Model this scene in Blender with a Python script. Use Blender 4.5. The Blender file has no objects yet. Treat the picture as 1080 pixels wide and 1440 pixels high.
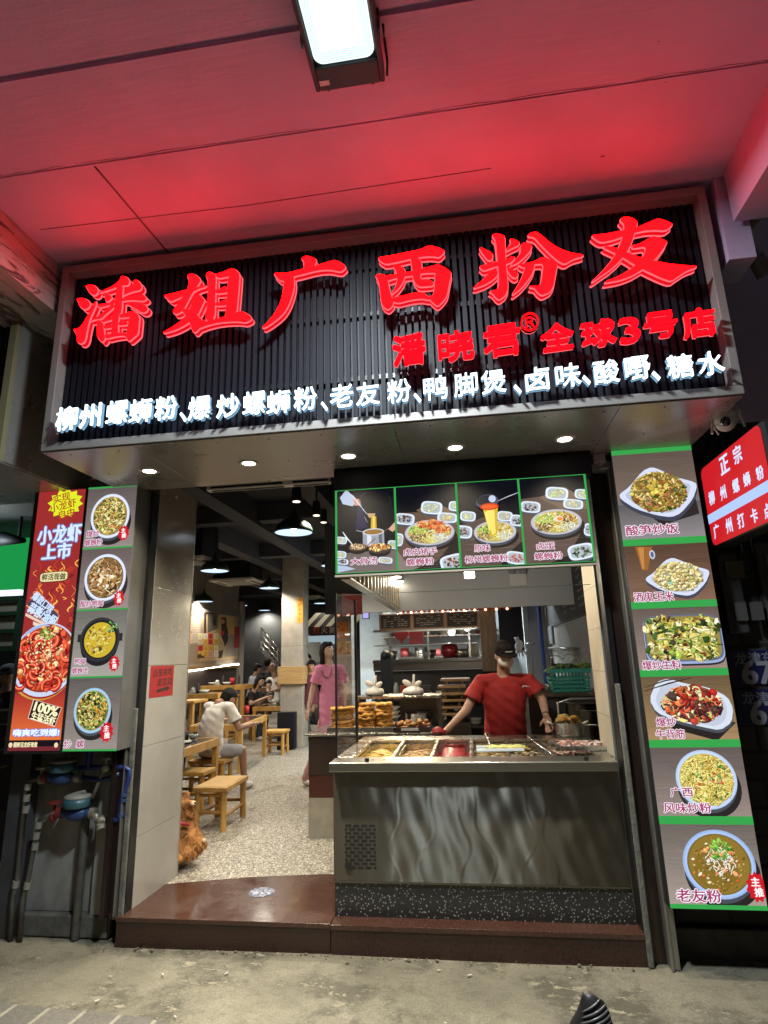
import bpy, bmesh, math, random
from mathutils import Vector, Matrix, Euler
random.seed(7)
SC = bpy.context.scene
COL = SC.collection
PI = math.pi

# ------------------------------------------------------------------ camera
F_PX = 819.85                      # focal length in photo pixels (1440 high)
CAM = Vector((0, 0, 1.8))
CR = Vector((0.9895825, 0.14122768, -0.02795036))
CU = Vector((0.06133494, -0.23793129, 0.96934345))
CF = Vector((-0.13024786, 0.96095965, 0.24411483))
cam_d = bpy.data.cameras.new('camera')
cam_d.sensor_fit = 'VERTICAL'; cam_d.sensor_height = 36.0
cam_d.lens = F_PX / 1440 * 36.0
cam_d.clip_start = 0.05; cam_d.clip_end = 300
cam = bpy.data.objects.new('camera', cam_d); COL.objects.link(cam)
cam.matrix_world = Matrix(((CR.x, CU.x, -CF.x, CAM.x), (CR.y, CU.y, -CF.y, CAM.y), (CR.z, CU.z, -CF.z, CAM.z), (0, 0, 0, 1)))
SC.camera = cam

# ------------------------------------------------------------------ night sky, exposure, render settings
w = bpy.data.worlds.new("World"); SC.world = w; w.use_nodes = True
sky = w.node_tree.nodes.new('ShaderNodeTexSky'); sky.sky_type = 'NISHITA'; sky.sun_disc = False
sky.sun_elevation = math.radians(-.6); sky.sun_rotation = math.radians(0)
w.node_tree.links.new(sky.outputs[0], w.node_tree.nodes['Background'].inputs['Color'])
w.node_tree.nodes['Background'].inputs['Strength'].default_value = 0.10
SC.view_settings.view_transform = 'Standard'; SC.view_settings.look = 'None'
SC.view_settings.exposure = 0.0; SC.view_settings.gamma = 1.0
cy = SC.cycles
cy.use_denoising = True; cy.max_bounces = 7; cy.diffuse_bounces = 4; cy.glossy_bounces = 4
cy.transparent_max_bounces = 12; cy.transmission_bounces = 6
cy.sample_clamp_indirect = 6.0; cy.caustics_reflective = False; cy.caustics_refractive = False

FLOOD = 200.0       # W of the flood light under the arcade ceiling
DOWN = 34.0         # W of each recessed downlight
PEND = 58.0         # W of each pendant lamp
RED_E = 17.0        # emission of the red letters
def lamp(kind, name, loc, energy, color=(1, 1, 1), size=0.1, rot=(0, 0, 0), spot=None, blend=.4):
    l = bpy.data.lights.new(name, kind); l.energy = energy; l.color = color
    if kind == 'AREA': l.shape = 'RECTANGLE'; l.size = size[0]; l.size_y = size[1]
    else: l.shadow_soft_size = size
    if spot: l.spot_size = math.radians(spot); l.spot_blend = blend
    o = bpy.data.objects.new(name, l); COL.objects.link(o); o.location = loc; o.rotation_euler = rot
    return o
FL = Vector((-.395, 1.92, 4.46))
lamp('AREA', 'flood_light_lamp', FL + Vector((0, -.02, -.035)), FLOOD, (.86, .97, 1), (.27, .30))

# ------------------------------------------------------------------ pixel -> point on a chosen plane
def ray(px, py): return (px - 540) * CR - (py - 720) * CU + F_PX * CF
def ay(px, py, Y):
    d = ray(px, py); return CAM + d * (Y / d.y)
def az(px, py, z):
    d = ray(px, py); return CAM + d * ((z - CAM.z) / d.z)
def ax(px, py, X):
    d = ray(px, py); return CAM + d * (X / d.x)
def ad(px, py, depth): return CAM + ray(px, py) / F_PX * depth

# ------------------------------------------------------------------ materials
def lin(c):
    return tuple((v / 12.92 if v <= .04045 else ((v + .055) / 1.055) ** 2.4) for v in (x / 255 for x in c[:3]))
MATS = {}
def mat(name, col=(.5, .5, .5), rough=.5, metal=0., bump=0., bscale=40., var=0., vscale=6., spec=.5, stretch=None, emit=None, estr=0., coat=0., alpha=None):
    if name in MATS: return MATS[name]
    m = bpy.data.materials.new(name); m.use_nodes = True; MATS[name] = m
    nt = m.node_tree; b = nt.nodes['Principled BSDF']
    b.inputs['Base Color'].default_value = (*col, 1); b.inputs['Roughness'].default_value = rough
    b.inputs['Metallic'].default_value = metal; b.inputs['Specular IOR Level'].default_value = spec
    b.inputs['Coat Weight'].default_value = coat
    if emit: b.inputs['Emission Color'].default_value = (*emit, 1); b.inputs['Emission Strength'].default_value = estr
    if bump or var:
        tc = nt.nodes.new('ShaderNodeTexCoord'); mp = nt.nodes.new('ShaderNodeMapping')
        nt.links.new(tc.outputs['Object'], mp.inputs[0])
        if stretch: mp.inputs['Scale'].default_value = stretch
        def noise(s, det=6):
            n = nt.nodes.new('ShaderNodeTexNoise'); n.inputs['Scale'].default_value = s; n.inputs['Detail'].default_value = det
            n.inputs['Roughness'].default_value = .62
            nt.links.new(mp.outputs[0], n.inputs['Vector']); return n
        if var:
            n = noise(vscale); r = nt.nodes.new('ShaderNodeValToRGB')
            r.color_ramp.elements[0].position = .3; r.color_ramp.elements[1].position = .72
            r.color_ramp.elements[0].color = (*[c * (1 - var) for c in col], 1)
            r.color_ramp.elements[1].color = (*[min(1, c * (1 + var)) for c in col], 1)
            nt.links.new(n.outputs['Fac'], r.inputs[0]); nt.links.new(r.outputs[0], b.inputs['Base Color'])
            mr = nt.nodes.new('ShaderNodeMapRange'); mr.inputs['To Min'].default_value = max(.02, rough - .12); mr.inputs['To Max'].default_value = min(1, rough + .15)
            nt.links.new(n.outputs['Fac'], mr.inputs[0]); nt.links.new(mr.outputs[0], b.inputs['Roughness'])
        if bump:
            n = noise(bscale); bp = nt.nodes.new('ShaderNodeBump'); bp.inputs['Strength'].default_value = bump; bp.inputs['Distance'].default_value = .01
            nt.links.new(n.outputs['Fac'], bp.inputs['Height']); nt.links.new(bp.outputs[0], b.inputs['Normal'])
    return m
def emis(name, col, strength, sample=True):
    if name in MATS: return MATS[name]
    m = bpy.data.materials.new(name); m.use_nodes = True; MATS[name] = m
    nt = m.node_tree; nt.nodes.clear()
    e = nt.nodes.new('ShaderNodeEmission'); e.inputs[0].default_value = (*col, 1); e.inputs[1].default_value = strength
    o = nt.nodes.new('ShaderNodeOutputMaterial'); nt.links.new(e.outputs[0], o.inputs[0])
    if not sample: m.cycles.emission_sampling = 'NONE'
    return m
def print_mat(name, lit=0., rough=.5):
    """printed picture: colours come from the print itself (face colour attribute); lit > 0 means back-lit film"""
    if name in MATS: return MATS[name]
    m = bpy.data.materials.new(name); m.use_nodes = True; MATS[name] = m
    nt = m.node_tree; b = nt.nodes['Principled BSDF']
    a = nt.nodes.new('ShaderNodeAttribute'); a.attribute_name = 'ink'
    if lit:
        b.inputs['Base Color'].default_value = (.008, .008, .008, 1); b.inputs['Roughness'].default_value = .45; b.inputs['Specular IOR Level'].default_value = .06
        nt.links.new(a.outputs['Color'], b.inputs['Emission Color']); b.inputs['Emission Strength'].default_value = lit
        m.cycles.emission_sampling = 'NONE'
    else:
        nt.links.new(a.outputs['Color'], b.inputs['Base Color']); b.inputs['Roughness'].default_value = rough
    return m
def glass_mat(name, tint=(1, 1, 1), refl=.09):
    if name in MATS: return MATS[name]
    m = bpy.data.materials.new(name); m.use_nodes = True; MATS[name] = m
    nt = m.node_tree; nt.nodes.clear()
    t = nt.nodes.new('ShaderNodeBsdfTransparent'); t.inputs[0].default_value = (*tint, 1)
    g = nt.nodes.new('ShaderNodeBsdfGlossy'); g.inputs['Roughness'].default_value = .015
    f = nt.nodes.new('ShaderNodeLayerWeight'); f.inputs[0].default_value = .12; cl = nt.nodes.new('ShaderNodeMath'); cl.operation = 'MINIMUM'; cl.inputs[1].default_value = .16; nt.links.new(f.outputs['Fresnel'], cl.inputs[0])
    mx = nt.nodes.new('ShaderNodeMixShader'); o = nt.nodes.new('ShaderNodeOutputMaterial')
    nt.links.new(cl.outputs[0], mx.inputs[0]); nt.links.new(t.outputs[0], mx.inputs[1]); nt.links.new(g.outputs[0], mx.inputs[2]); nt.links.new(mx.outputs[0], o.inputs[0])
    return m

# ------------------------------------------------------------------ objects
ROOTS = {}
def tag(o, label=None, cat=None, group=None, kind=None):
    if label: o['label'] = label
    if cat: o['category'] = cat
    if group: o['group'] = group
    if kind: o['kind'] = kind
    return o
def thing(name, label, cat, loc=(0, 0, 0), group=None, rz=0.):
    o = bpy.data.objects.new(name, None); COL.objects.link(o); o.empty_display_size = .1
    o.location = loc; o.rotation_euler = (0, 0, rz)
    return tag(o, label, cat, group)
def wm(o):
    m = Matrix.LocRotScale(o.location, o.rotation_euler, o.scale)
    return wm(o.parent) @ m if o.parent else m
def copy_tree(o, parent=None):
    c = o.copy(); COL.objects.link(c)
    if parent: c.parent = parent
    for ch in [x for x in SC.objects if x.parent == o]: copy_tree(ch, c)
    return c

class MB:
    """collects shapes into one mesh; coordinates are world unless build(local=True)"""
    def __init__(s): s.v = []; s.f = []; s.mi = []; s.cur = 0; s.sm = []; s.smooth = False
    def add(s, vs, fs):
        n = len(s.v); s.v += [tuple(v) for v in vs]
        for f in fs: s.f.append(tuple(i + n for i in f)); s.mi.append(s.cur); s.sm.append(s.smooth)
        return s
    def box(s, a, b):
        x0, y0, z0 = (min(a[i], b[i]) for i in range(3)); x1, y1, z1 = (max(a[i], b[i]) for i in range(3))
        return s.add([(x0, y0, z0), (x1, y0, z0), (x1, y1, z0), (x0, y1, z0), (x0, y0, z1), (x1, y0, z1), (x1, y1, z1), (x0, y1, z1)],
                     [(0, 3, 2, 1), (4, 5, 6, 7), (0, 1, 5, 4), (1, 2, 6, 5), (2, 3, 7, 6), (3, 0, 4, 7)])
    def obox(s, c, size, rot=(0, 0, 0)):
        R = Euler(rot).to_matrix(); c = Vector(c); h = [x / 2 for x in size]
        vs = [c + R @ Vector((sx * h[0], sy * h[1], sz * h[2])) for sz in (-1, 1) for sx, sy in ((-1, -1), (1, -1), (1, 1), (-1, 1))]
        return s.add(vs, [(0, 3, 2, 1), (4, 5, 6, 7), (0, 1, 5, 4), (1, 2, 6, 5), (2, 3, 7, 6), (3, 0, 4, 7)])
    def quad(s, a, b, c, d): return s.add([a, b, c, d], [(0, 1, 2, 3)])
    def cyl(s, p0, p1, r0, r1=None, n=16, cap=True):
        r1 = r0 if r1 is None else r1; p0 = Vector(p0); p1 = Vector(p1); d = (p1 - p0).normalized()
        a = d.orthogonal().normalized(); b = d.cross(a); vs = []
        for p, r in ((p0, r0), (p1, r1)):
            for k in range(n):
                t = 2 * PI * k / n; vs.append(p + a * (r * math.cos(t)) + b * (r * math.sin(t)))
        fs = [(k, (k + 1) % n, n + (k + 1) % n, n + k) for k in range(n)]
        sm = s.smooth; s.smooth = True; s.add(vs, fs); s.smooth = sm
        if cap: s.add(vs[:n], [tuple(reversed(range(n)))]); s.add(vs[n:], [tuple(range(n))])
        return s
    def tube(s, pts, r, n=8):
        pts = [Vector(p) for p in pts]; rings = []; prev = None
        for i, p in enumerate(pts):
            d = (pts[min(i + 1, len(pts) - 1)] - pts[max(i - 1, 0)]).normalized()
            a = (prev - d * prev.dot(d)).normalized() if prev and (prev - d * prev.dot(d)).length > 1e-4 else d.orthogonal().normalized()
            prev = a; b = d.cross(a); rr = r[i] if isinstance(r, (list, tuple)) else r
            rings.append([p + a * (rr * math.cos(2 * PI * k / n)) + b * (rr * math.sin(2 * PI * k / n)) for k in range(n)])
        vs = [v for q in rings for v in q]; fs = []
        for i in range(len(pts) - 1):
            for k in range(n): fs.append((i * n + k, i * n + (k + 1) % n, (i + 1) * n + (k + 1) % n, (i + 1) * n + k))
        fs.append(tuple(reversed(range(n)))); fs.append(tuple(range((len(pts) - 1) * n, len(pts) * n)))
        sm = s.smooth; s.smooth = True; s.add(vs, fs); s.smooth = sm; return s
    def lathe(s, c, prof, n=24, sx=1., sy=1., M=None):
        c = Vector(c); vs = []
        for r, z in prof:
            for k in range(n):
                q = Vector((r * sx * math.cos(2 * PI * k / n), r * sy * math.sin(2 * PI * k / n), z))
                vs.append(c + (M @ q if M else q))
        fs = []
        for i in range(len(prof) - 1):
            for k in range(n): fs.append((i * n + k, i * n + (k + 1) % n, (i + 1) * n + (k + 1) % n, (i + 1) * n + k))
        sm = s.smooth; s.smooth = True; s.add(vs, fs); s.smooth = sm; return s
    def ell(s, c, r, rot=(0, 0, 0), nu=16, nv=10):
        R = Euler(rot).to_matrix(); c = Vector(c); vs = []; fs = []
        for i in range(nv + 1):
            t = PI * i / nv
            for k in range(nu):
                p = 2 * PI * k / nu
                vs.append(c + R @ Vector((r[0] * math.sin(t) * math.cos(p), r[1] * math.sin(t) * math.sin(p), r[2] * math.cos(t))))
        for i in range(nv):
            for k in range(nu): fs.append((i * nu + k, i * nu + (k + 1) % nu, (i + 1) * nu + (k + 1) % nu, (i + 1) * nu + k))
        sm = s.smooth; s.smooth = True; s.add(vs, fs); s.smooth = sm; return s
    def prism(s, poly, o, ex, ey, n, d0, d1):
        """polygon (u,v) in the frame o,ex,ey pushed along n from d0 to d1"""
        o, ex, ey, n = Vector(o), Vector(ex), Vector(ey), Vector(n); k = len(poly)
        A = [o + ex * u + ey * v + n * d0 for u, v in poly]; B = [o + ex * u + ey * v + n * d1 for u, v in poly]
        s.add(A + B, [tuple(reversed(range(k))), tuple(range(k, 2 * k))] + [(i, (i + 1) % k, k + (i + 1) % k, k + i) for i in range(k)])
        return s
    def build(s, name, mats, parent=None, local=False, bevel=0., recalc=True):
        me = bpy.data.meshes.new(name)
        vs = s.v
        if parent is not None and not local:
            inv = wm(parent).inverted(); vs = [tuple(inv @ Vector(v)) for v in vs]
        me.from_pydata(vs, [], s.f)
        for m in (mats if isinstance(mats, (list, tuple)) else [mats]): me.materials.append(m)
        me.polygons.foreach_set('material_index', s.mi); me.polygons.foreach_set('use_smooth', s.sm)
        if recalc:
            bm = bmesh.new(); bm.from_mesh(me); bmesh.ops.recalc_face_normals(bm, faces=bm.faces); bm.to_mesh(me); bm.free()
        me.update()
        o = bpy.data.objects.new(name, me); COL.objects.link(o)
        if parent is not None: o.parent = parent
        if bevel:
            b = o.modifiers.new('bevel', 'BEVEL'); b.width = bevel; b.segments = 2; b.limit_method = 'ANGLE'; b.angle_limit = .6
        return o
def struct(name, mb, m, **k): return tag(mb.build(name, m, **k), kind='structure')
def solo(name, mb, m, label, cat, group=None, **k): return tag(mb.build(name, m, **k), label, cat, group)

# ------------------------------------------------------------------ lettering
_TXT = {}
def glyphs(body, extrude=0.):
    """triangulated lettering, height about 1, centred; (verts, faces)"""
    key = (body, extrude)
    if key not in _TXT:
        cu = bpy.data.curves.new('t', 'FONT'); cu.body = body; cu.size = 1; cu.extrude = extrude; cu.resolution_u = 3
        cu.align_x = 'LEFT'
        ob = bpy.data.objects.new('t', cu); COL.objects.link(ob)
        dg = bpy.context.evaluated_depsgraph_get(); dg.update()
        me = bpy.data.meshes.new_from_object(ob.evaluated_get(dg))
        vs = [v.co.copy() for v in me.vertices]; fs = [tuple(p.vertices) for p in me.polygons]
        bpy.data.objects.remove(ob); bpy.data.curves.remove(cu); bpy.data.meshes.remove(me)
        xs = [v.x for v in vs]; ys = [v.y for v in vs]
        cx, cy_ = (min(xs) + max(xs)) / 2, (min(ys) + max(ys)) / 2
        _TXT[key] = ([Vector((v.x - cx, v.y - cy_, v.z)) for v in vs], fs, max(xs) - min(xs), max(ys) - min(ys))
    return _TXT[key]
NIB = [(0, 0), (.9, .45), (-.9, -.45), (.35, -.5), (-.35, .5), (.5, .3), (-.5, -.3)]
RING = [(math.cos(k * PI / 4), math.sin(k * PI / 4)) for k in range(8)]

# ------------------------------------------------------------------ printed pictures
class Print:
    def __init__(s, o, ex, ey, n, w_, h_):
        s.o, s.ex, s.ey, s.n = Vector(o), Vector(ex), Vector(ey), Vector(n); s.w, s.h = w_, h_
        s.v = []; s.f = []; s.c = []; s.z = 0.0006; s.sh = 0.
    def clip(s, P):
        for ax_, lim, sg in ((0, 0, 1), (0, s.w, -1), (1, 0, 1), (1, s.h, -1)):
            if not P: return P
            out = []
            for i in range(len(P)):
                a, b = P[i - 1], P[i]; ia, ib = sg * (a[ax_] - lim) >= 0, sg * (b[ax_] - lim) >= 0
                if ia != ib:
                    t = (lim - a[ax_]) / (b[ax_] - a[ax_]); out.append((a[0] + (b[0] - a[0]) * t, a[1] + (b[1] - a[1]) * t))
                if ib: out.append(b)
            P = out
        return P
    def poly(s, P, col, clip=True, dz=8e-6):
        if clip: P = s.clip(list(P))
        if len(P) < 3: return
        s.z += dz; n = len(s.v)
        s.v += [tuple(s.o + s.ex * u + s.ey * v + s.n * s.z) for u, v in P]
        s.f.append(tuple(range(n, n + len(P)))); s.c.append(lin(col))
    def rect(s, a, b, c, d, col, rot=0.):
        P = [(a, b), (c, b), (c, d), (a, d)]
        if rot:
            mx, my = (a + c) / 2, (b + d) / 2
            P = [(mx + (u - mx) * math.cos(rot) - (v - my) * math.sin(rot), my + (u - mx) * math.sin(rot) + (v - my) * math.cos(rot)) for u, v in P]
        s.poly(P, col)
    def ell(s, cx, cy_, rx, ry, col, rot=0., n=36, p=2., dz=8e-6):
        P = []
        for k in range(n):
            t = 2 * PI * k / n; c, q = math.cos(t), math.sin(t)
            u = rx * math.copysign(abs(c) ** (2 / p), c); v = ry * math.copysign(abs(q) ** (2 / p), q)
            P.append((cx + u * math.cos(rot) - v * math.sin(rot), cy_ + u * math.sin(rot) + v * math.cos(rot)))
        s.poly(P, col, dz=dz)
    def strand(s, pts, w_, col):
        L, R = [], []
        for i, p in enumerate(pts):
            a, b = pts[max(0, i - 1)], pts[min(len(pts) - 1, i + 1)]; dx, dy = b[0] - a[0], b[1] - a[1]; l = math.hypot(dx, dy) or 1
            k = w_ / 2 * (1 if 0 < i < len(pts) - 1 else .4)
            L.append((p[0] - dy / l * k, p[1] + dx / l * k)); R.append((p[0] + dy / l * k, p[1] - dx / l * k))
        for i in range(len(pts) - 1): s.poly([L[i], L[i + 1], R[i + 1], R[i]], col, dz=2e-6)
    def text(s, body, cx, cy_, size, col, bold=.02, rot=0., outline=None, ow=.05, width=None, shear=0., nib=NIB, flat=False):
        vs, fs, gw, gh = glyphs(body)
        sx = size if width is None else width / gw
        sm = [(o_, outline, ow) for o_ in RING] if outline else []
        sm += [(o_, col, bold) for o_ in (nib if bold else [(0, 0)])]
        for (dx, dy), c, b in sm:
            s.z += 3e-5; n = len(s.v)
            for v in vs:
                u, q = (v.x + dx * b) * sx, -(v.y + dy * b) * size - shear * v.x * size
                s.v.append(tuple(s.o + s.ex * (cx + u * math.cos(rot) - q * math.sin(rot)) + s.ey * (cy_ + u * math.sin(rot) + q * math.cos(rot)) + s.n * s.z))
            for f in fs: s.f.append(tuple(i + n for i in f)); s.c.append(lin(c))
    def build(s, name, m, parent=None):
        me = bpy.data.meshes.new(name); vs = s.v
        if parent is not None:
            inv = wm(parent).inverted(); vs = [tuple(inv @ Vector(v)) for v in vs]
        me.from_pydata(vs, [], s.f); me.materials.append(m)
        a = me.color_attributes.new('ink', 'FLOAT_COLOR', 'CORNER'); buf = []
        for f, c in zip(s.f, s.c): buf += [c[0], c[1], c[2], 1.] * len(f)
        a.data.foreach_set('color', buf); me.update()
        o = bpy.data.objects.new(name, me); COL.objects.link(o)
        if parent is not None: o.parent = parent
        return o
def jit(c, a=18, rnd=random):
    k = rnd.uniform(-a, a); return tuple(max(0, min(255, x + k + rnd.uniform(-a / 3, a / 3))) for x in c)
def wood(P, c, n=26, vertical=False, rnd=random, x0=0, y0=0, x1=None, y1=None):
    x1 = P.w if x1 is None else x1; y1 = P.h if y1 is None else y1
    for q in range(24):
        f = .80 + .42 * q / 23; P.rect(x0, y0 + (y1 - y0) * q / 24, x1, y1 if q == 23 else y0 + (y1 - y0) * (q + 1) / 24 + .0005, tuple(min(255, v * f) for v in c))
    for k in range(n * 2):
        y = rnd.uniform(y0, y1); a = rnd.uniform(x0 - .1, x1); b = a + rnd.uniform(.1, .5) * (x1 - x0) + .05
        pts = [(max(x0, min(x1, a + (b - a) * i / 6)), y + .004 * math.sin(i * 1.3 + k)) for i in range(7)]
        P.strand([p for p in pts if y0 <= p[1] <= y1], rnd.uniform(.001, .0045), jit(tuple(v * (.78 + .42 * (y - y0) / (y1 - y0)) for v in c), 14, rnd))
def fill_food(P, cx, cy_, rx, ry, pal, n, kind, rnd, rot=0., p=2., sz=1.):
    if n >= 100:
        av = [sum(c[i] for c in pal) / len(pal) for i in range(3)]; P.ell(cx, cy_, rx * .98, ry * .98, tuple(v * .84 for v in av), rot, p=p)
        for k in range(10): P.ell(cx + rnd.uniform(-.5, .5) * rx, cy_ + rnd.uniform(-.5, .5) * ry, rx * rnd.uniform(.2, .42), ry * rnd.uniform(.2, .42), jit(tuple(v * rnd.uniform(.6, .95) for v in rnd.choice(pal)), 8, rnd), rnd.uniform(0, 3))
    for k in range(int(n * 1.25)):
        r = math.sqrt(rnd.random()) * .97; t = rnd.uniform(0, 2 * PI)
        u, v = r * rx * math.cos(t), r * ry * math.sin(t)
        x, y = cx + u * math.cos(rot) - v * math.sin(rot), cy_ + u * math.sin(rot) + v * math.cos(rot)
        c = jit(rnd.choice(pal), 26, rnd)
        q = rnd.choice(kind) if isinstance(kind, (list, tuple)) else kind
        if q == 'noodle':
            a = rnd.uniform(0, 2 * PI); l = rnd.uniform(.18, .5) * rx * sz; cv = rnd.uniform(-1.6, 1.6); pts = []
            for i in range(6):
                pts.append((x, y)); x += math.cos(a) * l / 5; y += math.sin(a) * l / 5 * .8; a += cv / 5
            pts = [pt for pt in pts if ((pt[0] - cx) / rx) ** 2 + ((pt[1] - cy_) / ry) ** 2 < 1.05]
            if len(pts) > 1:
                P.strand([(a_ + rx * .012, b_ + rx * .016) for a_, b_ in pts], rx * .052, tuple(.62 * i for i in c)); P.strand(pts, rx * .046, c); P.strand([(a_ - rx * .006, b_ - rx * .01) for a_, b_ in pts], rx * .014, tuple(min(255, i * 1.16 + 8) for i in c))
        elif q == 'bean':
            r_ = rx * rnd.uniform(.05, .075) * sz
            P.ell(x + r_ * .3, y + r_ * .4, r_, r_ * .85, tuple(.5 * i for i in c), n=9, dz=2e-6); P.ell(x, y, r_, r_ * .85, c, n=9, dz=2e-6)
            P.ell(x - r_ * .25, y - r_ * .3, r_ * .35, r_ * .3, tuple(min(255, i * 1.25) for i in c), n=6, dz=2e-6)
        else:
            r_ = rx * rnd.uniform(.05, .15) * sz; a0 = rnd.uniform(0, 6); k_ = rnd.randint(4, 6); asp = rnd.uniform(.4, 1)
            pts = [(r_ * rnd.uniform(.7, 1.1) * math.cos(a0 + 2 * PI * i / k_), r_ * asp * rnd.uniform(.7, 1.1) * math.sin(a0 + 2 * PI * i / k_)) for i in range(k_)]
            ra = rnd.uniform(0, PI); pts = [(a_ * math.cos(ra) - b_ * math.sin(ra), a_ * math.sin(ra) + b_ * math.cos(ra)) for a_, b_ in pts]
            P.poly([(x + a_ + rx * .015, y + b_ + rx * .022) for a_, b_ in pts], tuple(.6 * i for i in c), dz=2e-6)
            P.poly([(x + a_, y + b_) for a_, b_ in pts], c, dz=2e-6)
            if rnd.random() < .5: P.poly([(x + a_ * .45 - r_ * .15, y + b_ * .4 - r_ * .15) for a_, b_ in pts], tuple(min(255, i * 1.3) for i in c), dz=2e-6)
def plate(P, cx, cy_, rx, ry, rim=(205, 214, 235), inner=None, shade=(70, 74, 84), rot=0., p=2., deep=.12, band=.12, shadow=(38, 34, 34)):
    P.ell(cx + rx * .06, cy_ + ry * (deep + .16), rx * 1.04, ry * 1.02, shadow, rot, p=p)
    P.ell(cx, cy_ + ry * deep, rx * .98, ry, shade, rot, p=p)
    P.ell(cx, cy_, rx, ry, rim, rot, p=p)
    P.ell(cx, cy_, rx * (1 - band * .45), ry * (1 - band * .45), tuple(min(255, v + 14) for v in rim), rot, p=p)
    P.ell(cx, cy_, rx * (1 - band), ry * (1 - band), inner or tuple(v * .78 for v in rim), rot, p=p)
def burst(P, cx, cy_, r, col, n=13, asp=1.1, rot=0., k=.78):
    P.poly([(cx + (r if i % 2 == 0 else r * k) * math.cos(PI * i / n + rot), cy_ + (r if i % 2 == 0 else r * k) * asp * math.sin(PI * i / n + rot)) for i in range(2 * n)], col)
def zhutui(P, cx, cy_, r, rot=.2):
    burst(P, cx, cy_, r, (196, 24, 36), 11, 1.35, rot)
    P.text('主', cx - r * .08, cy_ - r * .45, r * .82, (250, 240, 240), .05); P.text('推', cx + r * .1, cy_ + r * .42, r * .82, (250, 240, 240), .05)
PURP, WHT = (158, 40, 92), (240, 236, 246)
def cap(P, body, cx, cy_, size, rot=0.): P.text(body, cx, cy_, size, PURP, .022, rot, WHT, .075)
FX, FZ, FN = (1, 0, 0), (0, 0, -1), (0, -1, 0)    # frame of a picture on the shop front
# ================================================================== SETTING
def nodes(name):
    m = bpy.data.materials.new(name); m.use_nodes = True; MATS[name] = m
    return m, m.node_tree, m.node_tree.nodes['Principled BSDF']
def N(nt, t, **k):
    n = nt.nodes.new(t)
    for a, b in k.items():
        if a in n.inputs.keys(): n.inputs[a].default_value = b
        else: setattr(n, a, b)
    return n
def ramp(nt, fac, stops):
    r = nt.nodes.new('ShaderNodeValToRGB'); e = r.color_ramp.elements
    while len(e) < len(stops): e.new(.5)
    for i, (p, c) in enumerate(stops): e[i].position = p; e[i].color = (*c, 1) if len(c) == 3 else c
    nt.links.new(fac, r.inputs[0]); return r.outputs[0]
def mixc(nt, f, a, b):
    m = nt.nodes.new('ShaderNodeMix'); m.data_type = 'RGBA'
    for s, v in ((0, f), (6, a), (7, b)):
        if isinstance(v, (int, float)): m.inputs[s].default_value = v
        elif isinstance(v, tuple): m.inputs[s].default_value = (*v, 1)
        else: nt.links.new(v, m.inputs[s])
    return m.outputs[2]
def obj_co(nt, sc=(1, 1, 1), rot=(0, 0, 0)):
    t = nt.nodes.new('ShaderNodeTexCoord'); m = nt.nodes.new('ShaderNodeMapping'); m.inputs['Scale'].default_value = sc; m.inputs['Rotation'].default_value = rot
    nt.links.new(t.outputs['Object'], m.inputs[0]); return m.outputs[0]
def noise(nt, co, s, d=8, r=.6, dist=0.):
    n = nt.nodes.new('ShaderNodeTexNoise'); n.inputs['Scale'].default_value = s; n.inputs['Detail'].default_value = d; n.inputs['Roughness'].default_value = r
    n.inputs['Distortion'].default_value = dist; nt.links.new(co, n.inputs['Vector']); return n.outputs['Fac']
def bumpn(nt, h, strength=.3, dist=.01):
    b = nt.nodes['Principled BSDF']
    bp = nt.nodes.new('ShaderNodeBump'); bp.inputs['Strength'].default_value = strength; bp.inputs['Distance'].default_value = dist
    nt.links.new(h, bp.inputs['Height']); nt.links.new(bp.outputs[0], b.inputs['Normal'])
def math_(nt, op, a, b):
    m = nt.nodes.new('ShaderNodeMath'); m.operation = op
    for s, v in ((0, a), (1, b)):
        if isinstance(v, (int, float)): m.inputs[s].default_value = v
        else: nt.links.new(v, m.inputs[s])
    return m.outputs[0]

# pavement concrete: grey sand colour, worn darker patches with pale flaking screed, fine grit
m, nt, b = nodes('pavement_concrete'); co = obj_co(nt)
base = ramp(nt, noise(nt, co, 1.1, 6), [(.3, (.135, .125, .095)), (.5, (.205, .19, .145)), (.7, (.285, .265, .20))])
patch = ramp(nt, noise(nt, co, 1.5, 14, .76), [(.485, (0, 0, 0)), (.565, (1, 1, 1))])
c1 = mixc(nt, math_(nt, 'MULTIPLY', patch, .8), base, (.075, .070, .052))
fl = ramp(nt, noise(nt, obj_co(nt, (1, 1.8, 1), (0, 0, .5)), 9, 14, .8, .25), [(.53, (0, 0, 0)), (.575, (1, 1, 1))])
c2 = mixc(nt, math_(nt, 'MULTIPLY', fl, math_(nt, 'MULTIPLY', patch, .8)), c1, (.42, .385, .29))
grit = ramp(nt, noise(nt, co, 110, 6, .8), [(.32, (.42, .42, .40)), (.5, (.95, .95, .93)), (.7, (1.45, 1.45, 1.4))])
mm = nt.nodes.new('ShaderNodeMix'); mm.data_type = 'RGBA'; mm.blend_type = 'MULTIPLY'; mm.inputs[0].default_value = .8
nt.links.new(c2, mm.inputs[6]); nt.links.new(grit, mm.inputs[7]); nt.links.new(mm.outputs[2], b.inputs['Base Color'])
b.inputs['Roughness'].default_value = .75
bumpn(nt, math_(nt, 'ADD', noise(nt, co, 90, 5), math_(nt, 'MULTIPLY', fl, .6)), .5, .006)
g = MB(); NX, NY = 60, 50
for j in range(NY + 1):
    for i in range(NX + 1):
        x = -6 + 12 * i / NX; y = 0 + 4.4 * j / NY
        g.v.append((x, y, .006 * math.sin(x * 2.3 + y) * math.cos(y * 1.7) - .004))
for j in range(NY):
    for i in range(NX):
        a = j * (NX + 1) + i; g.f.append((a, a + 1, a + NX + 2, a + NX + 1)); g.mi.append(0); g.sm.append(True)
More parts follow.
